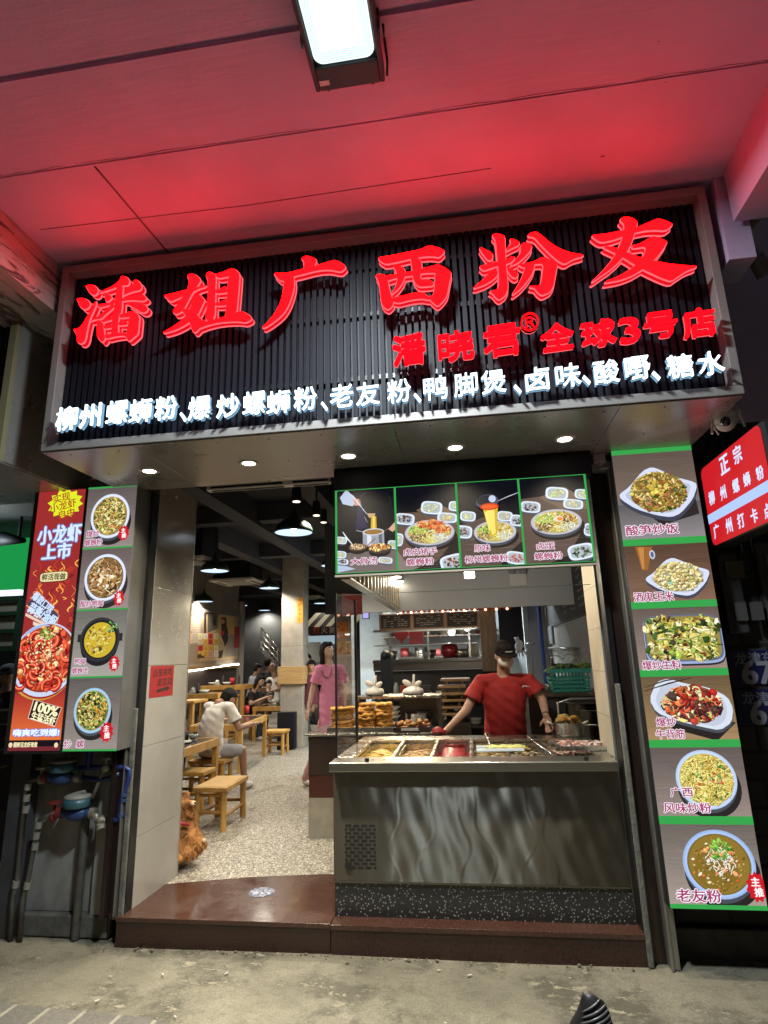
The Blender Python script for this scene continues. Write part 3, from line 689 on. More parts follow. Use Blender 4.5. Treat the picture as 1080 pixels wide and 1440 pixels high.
brush_letter(655, 315, 6.171, [
 [(115,215),(130,200),(180,225),(235,255),(238,290),(215,318),(185,310),(150,265)],
 [(222,100),(260,80),(300,88),(342,105),(345,200),(350,320),(360,420),(372,560),(345,620),(290,660),(260,640),(230,600),(195,585),(255,575),(280,560),(285,450),(270,300),(258,140)],
 [(350,215),(390,175),(380,128),(420,130),(470,158),(465,180),(400,210),(352,238)],
 [(112,370),(160,355),(250,330),(350,305),(400,278),(435,290),(400,330),(350,350),(240,375),(190,395),(150,405)],
 [(265,370),(285,440),(230,490),(160,530),(70,560),(65,550),(140,490),(200,420)],
 [(355,370),(410,390),(455,425),(455,455),(425,470),(390,450),(358,400)],
 [(470,190),(500,160),(545,165),(580,190),(560,235),(510,290),(450,340),(395,362),(390,350),(440,300),(475,245)],
 [(530,105),(560,75),(610,65),(660,95),(720,150),(800,205),(900,245),(1020,265),(1022,280),(930,305),(860,350),(800,320),(720,250),(650,180),(595,115)],
 [(445,350),(520,340),(600,320),(650,290),(690,285),(740,310),(800,350),(785,430),(765,540),(730,590),(660,622),(620,590),(595,555),(550,550),(560,535),(640,535),(655,480),(670,370),(660,345),(600,350),(560,370),(500,380)],
 [(515,365),(605,345),(585,420),(540,490),(480,560),(410,615),(400,608),(450,530),(490,450)]])
brush_letter(820, 295, 6.353, [
 [(75,235),(90,225),(200,215),(350,185),(490,155),(590,110),(660,80),(720,90),(800,125),(795,145),(740,185),(640,180),(560,185),(470,205),(370,235),(270,270),(165,292),(120,270)],
 [(325,90),(350,68),(400,62),(450,78),(490,108),(480,160),(460,220),(440,290),(400,370),(330,460),(240,540),(150,600),(85,648),(75,640),(150,570),(230,480),(290,390),(330,300),(355,220),(368,130)],
 [(435,318),(500,305),(560,270),(625,232),(690,255),(755,285),(740,320),(690,390),(630,460),(540,530),(440,590),(330,630),(190,655),(195,642),(300,600),(400,545),(480,480),(530,420),(560,350),(545,330),(490,340),(440,345)],
 [(172,335),(210,322),(280,335),(400,380),(510,425),(640,455),(760,480),(900,495),(1015,500),(1015,515),(930,545),(860,590),(790,640),(700,610),(560,545),(440,480),(380,440),(280,385)]])

# smaller letters
R2 = emis('red_face_small', (1, .0012, .004), 5.); W2 = emis('white_face', (.80, .95, 1), 3.); WSIDE = mat('white_side', (.10, .16, .22), .4, emit=(.30, .58, .85), estr=.42)
WRIM = emis('white_rim', (.30, .60, .9), .9, False)
def small_letter(ch, px, py, hpx, wpx, face, side, rim, bold):
    c = ay(px, py, LY); h = (ay(px, py - hpx / 2, LY) - ay(px, py + hpx / 2, LY)).length; w_ = (ay(px - wpx / 2, py, LY) - ay(px + wpx / 2, py, LY)).length
    vs, fs, gw, gh = glyphs(ch, .5); b = MB(); f = MB(); k2 = MB()
    def put(mb, y0, y1, spread, offs, z):
        for i, (dx, dy) in enumerate(offs):
            mb.add([(c.x + v.x / max(gw, .2) * w_ * .94 + dx * spread, LY + (y0 + y1) / 2 + v.z * (y1 - y0) + i * z, c.z + v.y / max(gh, .2) * h * .94 + dy * spread + v.x / max(gw, .2) * w_ * .05) for v in vs], fs)
    put(b, .010, .030, bold * h, NIB, .0003); put(f, -.002, .008, bold * h, NIB, .00025); put(k2, .031, .038, bold * h * 1.35, NIB, .0002)
    o = b.build('illuminated_letter', side, sign, recalc=False)
    f.build('letter_face', face, o, recalc=False); k2.build('letter_base', rim, o, recalc=False)
for ch, px, py, h, w_ in (('潘', 575, 490, 43, 48), ('晓', 641, 485, 42, 52), ('君', 706, 477, 44, 54), ('全', 784, 472, 38, 48), ('球', 842, 467, 37, 50), ('3', 886, 463, 36, 29), ('号', 930, 455, 36, 48), ('店', 984, 452, 40, 48)):
    small_letter(ch, px, py, h, w_, R2, RSIDE, RRIM, .020 if ch != '3' else .015)
small_letter('®', 745, 452, 28, 28, emis('red_face_mark', (1, .004, .008), 1.6), mat('mark_side', (.02, .001, .002), .5), RRIM, 0.)
for ch, px, py, s in (('柳', 93, 588, 1), ('州', 126, 584, 1), ('螺', 164, 579, 1), ('蛳', 197, 577, 1), ('粉', 233, 573, 1), ('、', 257, 586, .3), ('爆', 280, 573, 1), ('炒', 320, 570, 1), ('螺', 357, 566, 1), ('蛳', 391, 565, 1), ('粉', 429, 560, 1), ('、', 456, 571, .3),
                      ('老', 480, 556, 1), ('友', 517, 553, 1), ('粉', 561, 549, 1), ('、', 587, 559, .3), ('鸭', 612, 545, 1), ('脚', 655, 540, 1), ('煲', 694, 536, 1), ('、', 728, 547, .3), ('卤', 756, 532, 1), ('味', 799, 527, 1), ('、', 825, 534, .3), ('酸', 853, 522, 1), ('嘢', 897, 517, 1), ('、', 923, 528, .3), ('糖', 957, 514, 1), ('水', 1000, 510, 1)):
    small_letter(ch, px, py, 34 * (s if s == 1 else .42), (29.5 + px * .009) * s, W2, WSIDE, WRIM, .006)

# recessed downlights in the soffit
spec = [(210, 662), (350, 651), (490, 641), (640, 629), (794, 617)]; first = None
LAB = ['recessed downlight in the soffit above the poster boxes', 'recessed downlight in the soffit above the doorway', 'recessed downlight above the left end of the menu box', 'recessed downlight above the middle of the menu box', 'recessed downlight nearest the camera dome, above the menu box']
DLE = emis('downlight_lens', (1, .90, .70), 14.)
for k, (px, py) in enumerate(spec):
    q = az(px, py, SZ0)
    if first is None:
        first = thing('downlight', LAB[0], 'downlight', q, 'recessed downlights under the shop sign')
        g = MB(); g.lathe((0, 0, 0), [(.044, -.001), (.046, -.006), (.060, -.010), (.068, -.006), (.070, .002)], 28); g.build('trim_ring', mat('trim_ring', (.55, .54, .52), .35, .6), first, local=True)
        g = MB(); g.lathe((0, 0, 0), [(.001, -.004), (.0455, -.004)], 28); g.build('lens', DLE, first, local=True); o = first
    else: o = copy_tree(first)
    o.location = q; o['label'] = LAB[k]
    lamp('SPOT', 'downlight_lamp', q + Vector((0, 0, -.02)), DOWN * PI, (1, .86, .62), .05, (0, 0, 0), 120, .8)

# flood light under the ceiling
BLK = mat('flood_housing', (.035, .042, .05), .45, .3, var=.3, vscale=8)
t = thing('flood_light', 'big square LED flood light glaring under the arcade ceiling', 'flood light', FL)
x0, x1, y0, y1, z0 = FL.x - .172, FL.x + .165, 1.70, 2.18, FL.z
g = MB(); g.box((x0, y0, z0 + .03), (x1, y1, z0 + .075)); g.box((x0, y0, z0), (x0 + .022, y1, z0 + .029)); g.box((x1 - .022, y0, z0), (x1, y1, z0 + .029))
g.box((x0 + .0225, y0, z0 + .001), (x1 - .0225, y0 + .03, z0 + .029)); g.box((x0 + .0225, y1 - .115, z0 + .001), (x1 - .0225, y1, z0 + .029)); g.build('housing', BLK, t, bevel=.006)
g = MB()
for k in range(14): g.box((x0 + .02 + k * .022, y0 + .02, z0 + .076), (x0 + .026 + k * .022, y1 - .13, z0 + .1))
g.build('cooling_fin', BLK, t)
g = MB()
g.prism(rrect(x0 + .028, y0 + .035, x1 - .028, y1 - .122, .045), (0, 0, z0 + .012), (1, 0, 0), (0, 1, 0), (0, 0, 1), 0, .004); g.build('reflector', emis('flood_rim', (.78, 1, .96), 1.35), t)
g = MB()
for k in range(5):
    d = .010 + k * .011; q = rrect(x0 + .03 + d, y0 + .035 + d, x1 - .03 - d, y1 - .124 - d, .042 - .005 * k); g.tube([(a, c, z0 + .011 - .001 * k) for a, c in q + q[:1]], .0018, 5)
g.build('reflector_step', emis('flood_step', (.72, .95, .92), .95), t)
g = MB(); g.box((x0 + .075, y0 + .07, z0 + .006), (x1 - .075, y1 - .185, z0 + .011)); g.build('led_panel', emis('flood_core', (.95, 1, 1), 25.), t)
g = MB(); g.box((x0 + .028, y1 - .055, z0 - .0015), (x0 + .075, y1 - .03, z0 + .0005)); g.build('rating_sticker', mat('sticker_white', (.6, .6, .58), .5), t)
g = MB(); g.box((x1 + .003, 1.93, z0 - .01), (x1 + .009, 1.96, ZC)); g.box((x0 - .009, 1.93, z0 - .01), (x0 - .003, 1.96, ZC)); g.box((x0 - .009, 1.93, ZC - .006), (x1 + .009, 1.96, ZC)); g.build('bracket', BLK, t)
g = MB(); g.tube([(x1 + .012, 2.16, z0 + .01), (x1 + .02, 2.12, z0 + .05), (x1 + .015, 2.06, z0 + .12), (x1 + .018, 2.0, ZC)], .006); g.build('cable', mat('cable_black', (.02, .02, .02), .5), t)
for x in (x0 + .06, x1 - .06):
    g = MB(); g.cyl((x, y1 - .001, z0 + .02), (x, y1 + .012, z0 + .02), .008); g.build('knob', BLK, t)
# ================================================================== MENU LIGHT BOXES
LIT = print_mat('backlit_film', 1.16)
GRN = (62, 176, 84)
CASE = mat('box_case', (.05, .052, .055), .35, .6); CASEG = mat('box_case_grey', (.22, .22, .21), .35, .6, var=.1)
YB = 4.0
class PxPrint(Print):
    """picture on the plane Y = const whose content is placed from the photo's pixels"""
    def setup(s, Y): s.Y = Y; return s
    def uv(s, px, py): q = ay(px, py, s.Y); return (q.x - s.o.x, s.o.z - q.z)
    def sc(s, px, py, r): a, b = s.uv(px - r, py), s.uv(px + r, py); return math.hypot(a[0] - b[0], a[1] - b[1]) / 2
    def e(s, px, py, rx, ry): 
        u, v = s.uv(px, py); return u, v, s.sc(px, py, rx), abs(s.uv(px, py + ry)[1] - s.uv(px, py - ry)[1]) / 2
    def P(s, pts, col): s.poly([s.uv(*p) for p in pts], col)
    def S(s, pts, wpx, col): s.strand([s.uv(*p) for p in pts], s.sc(*pts[0], wpx), col)
    def T(s, body, px, py, hpx, col, bold=.02, rot=0., outline=None, ow=.06, wpx=None):
        u, v = s.uv(px, py); vs, fs, gw, gh = glyphs(body); hh = abs(s.uv(px, py + hpx / 2)[1] - s.uv(px, py - hpx / 2)[1])
        s.text(body, u, v, hh / max(gh, .3), col, bold, rot, outline, ow, None if wpx is None else s.sc(px, py, wpx / 2) * 2)
    def C(s, body, px, py, hpx, wpx=None): s.T(body, px, py, hpx, PURP, .022, 0, WHT, .075, wpx)
def front(Y, x0, z1, x1, z0): return PxPrint((x0, Y, z1), FX, FZ, FN, x1 - x0, z1 - z0).setup(Y)
NOOD = [(214, 190, 96), (226, 206, 120), (196, 164, 72), (120, 108, 44), (64, 92, 40), (238, 224, 160), (150, 96, 48)]
GREENS = [(80, 140, 50), (130, 180, 70), (44, 92, 36)]

# --- crayfish poster (left) and the four dishes beside it
a, c = ay(57, 692, YB), ay(10, 1056, YB); px0 = (a.x + c.x) / 2; pz1, pz0 = a.z, c.z
px1 = (ay(121, 688, YB).x + ay(85, 1055, YB).x) / 2; dx0 = (ay(125, 688, YB).x + ay(88, 1055, YB).x) / 2; dx1 = (ay(192, 683, YB).x + ay(165, 1055, YB).x) / 2
t = thing('poster_light_box', 'red backlit crayfish poster box at the left of the shopfront', 'light box', ((px0 + px1) / 2, YB, pz0))
g = MB(); g.box((px0 - .03, YB + .002, pz0 - .02), (px1 + .004, 4.24, SZ0 - .002)); g.build('case', CASE, t, bevel=.004)
g = MB(); fr = .016
g.box((px0 - .03, YB - .006, pz0 - .02), (px0, YB + .001, pz1)); g.box((px1, YB - .006, pz0 - .02), (px1 + .004, YB + .001, pz1)); g.box((px0 + .0005, YB - .006, pz0 - .02), (px1 - .0005, YB + .001, pz0 - .0005)); g.build('frame', CASE, t)
P = front(YB, px0, pz1, px1, pz0); rd = random.Random(11)
P.rect(0, 0, P.w, P.h, (150, 44, 44))
for k in range(40): P.rect(0, P.h * (.80 + k * .004), P.w, P.h * .98, (165 + k * 1.4, 50 + k * 1.6, 40 + k * .4))
for k in range(70):   # flames and sparks
    u, v = rd.uniform(.1, 1) * P.w, rd.uniform(.32, .56) * P.h; l = rd.uniform(.02, .09)
    P.strand([(u + .018 * math.sin(i * 1.1 + k) , v - l * i / 5) for i in range(6)], rd.uniform(.003, .014), rd.choice([(214, 84, 36), (236, 140, 60), (250, 190, 90), (190, 56, 36), (120, 26, 34)]))
u, v, rx, ry = P.e(92, 708, 25, 20); burst(P, u, v, rx, (214, 226, 40), 12, ry / rx * 1.05, .1)
P.T('实现', 87, 700, 12, (170, 60, 40), .02, -.2); P.T('小龙虾', 89, 711, 12, (170, 60, 40), .02, -.2); P.T('自由', 94, 722, 12, (170, 60, 40), .02, -.2)
for s_, px, py, h, w_ in (('小龙虾', 84, 751, 25, 60), ('上市', 80, 775, 22, 40)): P.T(s_, px, py, h, (206, 224, 248), .05, -.03, (96, 110, 170), .09, w_)
u, v, rx, ry = P.e(76, 811, 20, 7.5); P.ell(u, v, rx, ry, (60, 30, 20), -.03, p=5); P.ell(u, v, rx * .95, ry * .86, (226, 214, 160), -.03, p=5); P.T('鲜活现做', 76, 811, 9, (40, 44, 30), .03, 0, None, .05, 33)
P.P([(37, 852), (54, 831), (84, 865), (79, 884), (70, 880)], (230, 150, 90)); P.P([(38, 850), (54, 833), (83, 865), (78, 882), (70, 878)], (70, 60, 84))
P.T('爆款口味', 61, 847, 12, (200, 222, 250), .05, .62, None, .05, 36); P.T('蒜蓉/油焖', 60, 864, 15, (200, 222, 250), .06, .5, None, .05, 44)
P.P([(37, 862), (78, 883), (76, 887), (36, 866)], (226, 196, 176)); P.P([(47, 874), (80, 886), (78, 890), (47, 879)], (226, 206, 190))
u, v, rx, ry = P.e(63, 925, 46, 52)
P.ell(u - .01, v + ry * .13, rx * 1.02, ry, (196, 150, 60)); P.ell(u, v + ry * .09, rx, ry, (158, 30, 34)); P.ell(u, v + ry * .04, rx, ry, (196, 206, 232)); P.ell(u, v, rx * .93, ry * .92, (150, 52, 30))
P.ell(u - rx * .3, v - ry * .72, rx * .4, ry * .16, (150, 176, 224), -.3)
fill_food(P, u, v, rx * .9, ry * .88, [(196, 48, 32), (220, 76, 44), (160, 30, 28), (230, 110, 70), (120, 24, 24), (238, 190, 130)], 260, 'chunk', rd, sz=.95)
for k in range(26):   # crayfish tails and claws: fat curved red strokes with pale ribs
    x, y = u + rd.uniform(-.8, .8) * rx, v + rd.uniform(-.55, .8) * ry; an = rd.uniform(0, 6)
    pts = [(x + .045 * math.cos(an + i * .45), y + .045 * math.sin(an + i * .45)) for i in range(7)]
    P.strand([(p + .003, q + .005) for p, q in pts], .034, (84, 14, 16)); P.strand(pts, .03, rd.choice([(204, 50, 34), (222, 80, 46), (186, 36, 30)])); P.strand(pts, .008, (240, 150, 110))
fill_food(P, u - rx * .2, v - ry * .25, rx * .45, ry * .4, [(236, 226, 160), (240, 236, 200), (220, 200, 120)], 60, 'chunk', rd, sz=.7); fill_food(P, u + rx * .05, v + ry * .2, rx * .35, ry * .45, [(236, 222, 150), (238, 226, 180)], 40, 'chunk', rd, sz=.7)
fill_food(P, u - rx * .02, v - ry * .66, rx * .25, ry * .16, GREENS + [(150, 200, 90)], 50, 'chunk', rd, sz=1.2)
P.P([(48, 983), (88, 995), (78, 1022), (40, 1010)], (230, 200, 190)); P.P([(49, 984), (87, 995.5), (78, 1020.5), (41, 1009.5)], (34, 18, 14))
P.T('100%', 66, 997, 13, (244, 238, 190), .05, .24, None, .05, 34); P.T('生猛活虾', 62, 1010, 11, (244, 236, 190), .05, .24, None, .05, 35)
P.T('嗨爽吃到爆!', 52, 1030, 10, (226, 236, 252), .06, 0, (90, 120, 210), .12, 64)
q = P.uv(10, 1041); P.rect(0, q[1], P.w, P.h, (20, 10, 20)); P.rect(0, P.h * .985, P.w, P.h, (110, 36, 46))
for px in (16, 80): P.ell(*P.e(px, 1047.5, 2.8, 3.6), (226, 206, 170))
P.T('图鲜活龙虾现煮', 37, 1047, 7, (240, 226, 180), .05, 0, None, .05, 33)
P.build('poster_film', LIT, t)

t = thing('dish_light_box', 'backlit menu box of four dishes beside the red crayfish poster', 'light box', ((dx0 + dx1) / 2, YB, pz0))
g = MB(); g.box((dx0 - .004, YB + .002, pz0 - .006), (dx1 + .004, 4.24, SZ0 - .002)); g.build('case', CASEG, t, bevel=.003)
g = MB(); g.box((dx0 - .02, YB - .004, pz0 - .006), (dx0 - .004, YB + .02, pz1)); g.build('frame', CASE, t)
zz = [pz1] + [ay(px, py, YB).z for px, py in ((156, 770), (147, 857), (138, 952))] + [pz0]
GRE = emis('green_strip', lin(GRN), .9, False)
for z in zz: g = MB(); g.box((dx0, YB - .0035, z - .006), (dx1, YB + .0015, z + .006)); g.build('divider', GRE, t)
def panel(parent, k, zs_, x0, x1, Y, bg, seed):
    P = front(Y, x0, zs_[k] - .0065, x1, zs_[k + 1] + .0065); rd_ = random.Random(seed); wood(P, bg, 34, rnd=rd_); return P, rd_
WB = (112, 104, 106)
P, rd = panel(t, 0, zz, dx0, dx1, YB, (116, 106, 104), 1); e = P.e(155, 725.5, 27, 31); plate(P, *e, inner=(160, 140, 90)); fill_food(P, e[0], e[1], e[2] * .84, e[3] * .85, NOOD, 260, 'noodle', rd); fill_food(P, e[0], e[1], e[2] * .8, e[3] * .8, [(70, 80, 36), (170, 120, 60), (226, 214, 150)], 50, 'chunk', rd)
P.C('爆炒', 132, 751, 9); P.C('螺蛳粉', 133, 763, 9, 24); zhutui(P, *P.uv(175, 750), P.sc(175, 750, 8)); P.build('dish_photo', LIT, t)
P, rd = panel(t, 1, zz, dx0, dx1, YB, (122, 108, 106), 2); e = P.e(148, 812, 29, 33); plate(P, *e, inner=(120, 96, 70)); fill_food(P, e[0], e[1], e[2] * .84, e[3] * .85, [(150, 110, 60), (190, 150, 90), (110, 70, 36), (214, 190, 140), (80, 54, 30)], 170, 'noodle', rd); fill_food(P, e[0], e[1] + .01, e[2] * .6, e[3] * .5, [(190, 150, 96), (170, 120, 70), (226, 212, 180)], 45, 'chunk', rd, sz=1.6)
P.C('酸炒鸭脚', 130, 849, 9, 32); zhutui(P, *P.uv(168, 841), P.sc(168, 841, 8)); P.build('dish_photo', LIT, t)
P, rd = panel(t, 2, zz, dx0, dx1, YB, (132, 128, 122), 3); e = P.e(140.5, 899, 28, 31)
P.ell(e[0], e[1] + e[3] * .2, e[2] * .95, e[3], (26, 26, 30)); P.rect(e[0] - e[2] * 1.12, e[1] - e[3] * .25, e[0] + e[2] * 1.12, e[1] + e[3] * .1, (34, 34, 38)); P.ell(e[0], e[1], e[2], e[3], (44, 46, 50)); P.ell(e[0], e[1], e[2] * .88, e[3] * .88, (24, 24, 26)); P.ell(e[0], e[1] + .004, e[2] * .78, e[3] * .8, (198, 170, 44))
fill_food(P, e[0] - .01, e[1], e[2] * .66, e[3] * .7, [(214, 190, 70), (226, 206, 120), (190, 150, 50), (120, 100, 50), (236, 226, 170)], 70, ['chunk', 'noodle'], rd, sz=1.2); fill_food(P, e[0] + e[2] * .55, e[1] - e[3] * .55, e[2] * .3, e[3] * .25, [(90, 170, 60), (130, 200, 90), (90, 90, 110)], 30, 'chunk', rd, sz=1.6)
P.C('鸭脚', 113, 930, 8.5); P.C('螺蛳煲', 113, 943, 8.5, 22); zhutui(P, *P.uv(161, 933), P.sc(161, 933, 8)); P.build('dish_photo', LIT, t)
P, rd = panel(t, 3, zz, dx0, dx1, YB, (118, 110, 106), 4); e = P.e(130, 999, 26, 32); plate(P, *e, rim=(150, 186, 212), inner=(150, 140, 90)); fill_food(P, e[0], e[1], e[2] * .84, e[3] * .85, NOOD + GREENS + [(40, 44, 30)], 200, 'noodle', rd); fill_food(P, e[0], e[1], e[2] * .8, e[3] * .8, [(50, 70, 30), (30, 34, 26), (214, 200, 120), (200, 150, 60)], 80, 'chunk', rd)
P.C('炒  螺', 105, 1046, 11, 28); zhutui(P, *P.uv(151, 1029), P.sc(151, 1029, 10)); P.build('dish_photo', LIT, t)

# --- tall box with six dishes (right)
rx0 = (ay(858, 637, YB).x + ay(945, 1278, YB).x) / 2; rx1 = ay(972, 631, YB).x; rz1, rz0 = ay(900, 634, YB).z, ay(947, 1277, YB).z
t = thing('dish_light_box', 'tall backlit menu box of six dishes at the right of the shopfront', 'light box', ((rx0 + rx1) / 2, YB, rz0))
g = MB(); g.box((rx0 - .004, YB + .002, rz0 - .006), (rx1 + .004, 4.24, SZ0 - .002)); g.build('case', CASE, t, bevel=.003)
bars = [ay(875, 764, YB).z, ay(888, 852, YB).z, ay(902, 947, YB).z, ay(917, 1046, YB).z, ay(932, 1153, YB).z]
hb = .022; zz = [rz1] + bars + [rz0]
for za, zb_ in [(z - hb, z + hb) for z in bars] + [(rz1 - .02, rz1 + .012), (rz0, rz0 + .022)]: g = MB(); g.box((rx0, YB - .0035, za), (rx1, YB + .0015, zb_)); g.build('divider', GRE, t)
def rpan(k, bg, seed):
    P = front(YB, rx0, zz[k] - (hb + .0005 if k else .0205), rx1, zz[k + 1] + (hb + .0005 if k < 5 else .0225)); rd_ = random.Random(seed); wood(P, bg, 44, rnd=rd_); return P, rd_
P, rd = rpan(0, (116, 100, 90), 21); u, v, rx, ry = P.e(924.5, 692, 56, 37); P.rect(0, P.h * .55, P.w, P.h, (110, 106, 108)); wood(P, (112, 108, 110), 20, rnd=rd, y0=P.h * .6)
P.poly([(u - rx * .8, v + ry * .2), (u, v + ry * 1.25), (u + rx * .95, v + ry * .9), (u + rx * .9, v)], (44, 38, 38))
def sqdish(P, u, v, rx, ry, s=1., col=(206, 214, 236)):
    for k, cc, f in ((.16, (62, 66, 80), 1), (0, col, 1), (0, tuple(c * .88 for c in col), .84)):
        pts = [(-.98, .0), (-.7, -.25), (-.3, -.85), (-.05, -.98), (.2, -.8), (.55, -.5), (.98, -.28), (1.0, -.1), (.85, .35), (.5, .85), (.25, .98), (-.1, .88), (-.6, .6), (-.95, .2)]
        P.poly(rounder([(u + x * rx * f, v + (y * f + k) * ry) for x, y in pts]), cc)
sqdish(P, u, v, rx, ry); fill_food(P, u + .005, v, rx * .72, ry * .78, [(196, 168, 84), (170, 136, 60), (214, 196, 120), (120, 100, 44), (84, 96, 40), (150, 84, 44)], 330, ['chunk', 'noodle'], rd, sz=.7); fill_food(P, u, v - ry * .2, rx * .3, ry * .3, [(220, 196, 90), (206, 180, 80)], 12, 'chunk', rd, sz=2)
P.C('酸笋炒饭', 916.5, 745, 14, 74); P.build('dish_photo', LIT, t)
P, rd = rpan(1, (104, 78, 62), 22); u, v, rx, ry = P.e(952, 811, 46, 28); P.P([(893, 769), (917, 769), (911, 802), (903, 802)], (150, 96, 44)); P.P([(897, 770), (905, 770), (906, 800), (903, 800)], (186, 132, 70)); a, c = P.uv(917, 780); P.ell(a, c, .018, .03, (190, 196, 214)); P.ell(a, c, .01, .02, (80, 96, 140))
sqdish(P, u, v, rx, ry); fill_food(P, u + .005, v, rx * .76, ry * .76, [(222, 208, 150), (206, 186, 120), (234, 222, 176), (190, 164, 96)], 230, 'bean', rd); fill_food(P, u, v, rx * .5, ry * .5, [(120, 140, 70)], 12, 'chunk', rd, sz=.6)
P.C('酒鬼玉米', 919, 839, 13, 56); P.build('dish_photo', LIT, t)
P, rd = rpan(2, (122, 106, 98), 23); u, v, rx, ry = P.e(960.5, 897, 56, 34); P.ell(u, v + ry * .15, rx, ry, (40, 38, 44), p=6); P.ell(u, v + ry * .07, rx * .99, ry, (150, 168, 206), p=6); P.ell(u, v, rx * .97, ry * .97, (96, 104, 124), p=6); P.ell(u, v, rx * .92, ry * .9, (146, 132, 62), p=6)
for k in range(4): fill_food(P, u + (-.45, .45, -.45, .45)[k] * rx, v + (-.45, -.45, .45, .45)[k] * ry, rx * .52, ry * .5, [(150, 170, 70), (206, 200, 120), (60, 90, 36), (214, 190, 90), (110, 40, 30), (226, 224, 170), (40, 56, 28)], 75, ['chunk', 'noodle'], rd, sz=1.4)
fill_food(P, u, v, rx * .8, ry * .8, [(150, 170, 70), (206, 200, 120), (60, 90, 36), (214, 190, 90), (226, 224, 170)], 59, ['chunk', 'noodle'], rd, sz=1.1); fill_food(P, u - rx * .1, v - ry * .05, rx * .25, ry * .3, [(110, 26, 26), (60, 16, 18)], 14, 'chunk', rd, sz=1.3)
P.C('爆炒生料', 930, 935, 13, 54); P.build('dish_photo', LIT, t)
P, rd = rpan(3, (128, 104, 74), 24); u, v, rx, ry = P.e(971, 990, 59, 38); P.poly([(u - rx * .95, v), (u - rx * .5, v + ry * .9), (u + rx * .5, v + ry * 1.35), (u + rx, v + ry * .7)], (36, 30, 28))
pts = [(-.98, -.2), (-.75, -.85), (-.45, -.98), (-.1, -.78), (.5, -.6), (.9, -.25), (.99, .2), (.9, .7), (.6, .98), (.2, .85), (-.4, .6), (-.85, .3)]
for k, cc, f in ((.12, (70, 74, 84), 1), (0, (206, 214, 228), 1), (0, (186, 194, 210), .86)): P.poly(rounder([(u + x * rx * f, v + (y * f + k) * ry) for x, y in pts]), cc)
fill_food(P, u + .01, v, rx * .72, ry * .7, [(190, 60, 40), (150, 36, 30), (96, 50, 40), (226, 206, 130), (236, 228, 170), (70, 40, 36), (214, 110, 60)], 260, ['chunk', 'noodle', 'chunk'], rd, sz=1.1); fill_food(P, u + rx * .35, v + ry * .2, rx * .32, ry * .4, [(70, 44, 40), (90, 56, 46), (50, 30, 30)], 50, 'chunk', rd, sz=1.5)
P.S([(905, 972), (940, 961), (972, 953)], 2.2, (40, 36, 36)); P.S([(905, 967), (935, 957), (962, 953)], 2, (60, 54, 52))
P.C('爆炒', 936, 1015, 13); P.C('牛背筋', 942, 1032, 13, 40); P.build('dish_photo', LIT, t)
P, rd = rpan(4, (118, 106, 100), 25); e = P.e(993, 1096, 43, 42); plate(P, *e, rim=(176, 196, 226), inner=(190, 170, 90)); fill_food(P, e[0], e[1], e[2] * .86, e[3] * .86, NOOD[:3] + [(226, 212, 130), (206, 190, 100)], 420, 'noodle', rd); fill_food(P, e[0], e[1], e[2] * .8, e[3] * .8, GREENS + [(190, 90, 50), (150, 110, 60)], 50, 'chunk', rd, sz=.6)
P.C('广西', 957, 1113, 13, 31); P.C('风味炒粉', 965, 1135, 14, 66); P.build('dish_photo', LIT, t)
P, rd = rpan(5, (130, 120, 112), 26); e = P.e(1011, 1215, 51, 49); plate(P, *e, rim=(150, 176, 220), inner=(120, 100, 40)); P.ell(e[0], e[1], e[2] * .82, e[3] * .84, (138, 112, 44)); P.ell(e[0] - .02, e[1] + .03, e[2] * .62, e[3] * .6, (128, 102, 36))
fill_food(P, e[0], e[1], e[2] * .78, e[3] * .8, [(160, 130, 56), (120, 92, 34), (176, 150, 80)], 90, 'chunk', rd, sz=.5); fill_food(P, e[0] + .01, e[1] - e[3] * .05, e[2] * .42, e[3] * .45, [(238, 236, 220), (226, 220, 196), (244, 242, 232)], 60, 'noodle', rd, sz=1.2); fill_food(P, e[0] + e[2] * .05, e[1] - e[3] * .42, e[2] * .35, e[3] * .3, [(110, 180, 60), (150, 210, 90), (70, 130, 44)], 60, ['chunk', 'noodle'], rd, sz=1.7)
fill_food(P, e[0] - e[2] * .1, e[1] + e[3] * .05, e[2] * .7, e[3] * .7, [(230, 110, 60), (220, 150, 90), (236, 214, 180)], 30, 'chunk', rd, sz=.8)
P.C('老友粉', 982, 1259, 18, 62); zhutui(P, *P.uv(1064, 1247), P.sc(1064, 1247, 16), .1); P.build('dish_photo', LIT, t)

# --- menu box hanging over the counter
YO = 3.92
ox0, ox1 = ay(473, 745, YO).x, ay(829, 730, YO).x; oz1, oz0 = (ay(475, 690, YO).z + ay(822, 667, YO).z) / 2, (ay(472, 805, YO).z + ay(836, 792, YO).z) / 2
t = thing('menu_light_box', 'wide backlit menu box of four noodle bowls hanging above the counter', 'light box', ((ox0 + ox1) / 2, YO, oz0))
g = MB(); g.box((ox0 - .01, YO + .002, oz0 - .01), (ox1 + .01, YO + .14, oz1 + .01)); g.box((ox0 - .02, YO + .02, oz1 + .011), (ox1 + .06, YO + .3, SZ0 - .002)); g.build('case', mat('black_case', (.010, .011, .016), .6, spec=.2), t, bevel=.003)
g = MB(); g.box((ox0 - .012, YO - .012, oz0 - .022), (ox1 + .012, YO + .03, oz0 - .0105)); g.build('bottom_trim', mat('trim_alu'), t)
dv = [ox0, ay(557, 745, YO).x, ay(644.5, 738, YO).x, ay(733.5, 733, YO).x, ox1]
for x in dv: g = MB(); g.box((x - .007, YO - .0035, oz0), (x + .007, YO + .0015, oz1)); g.build('divider', GRE, t)
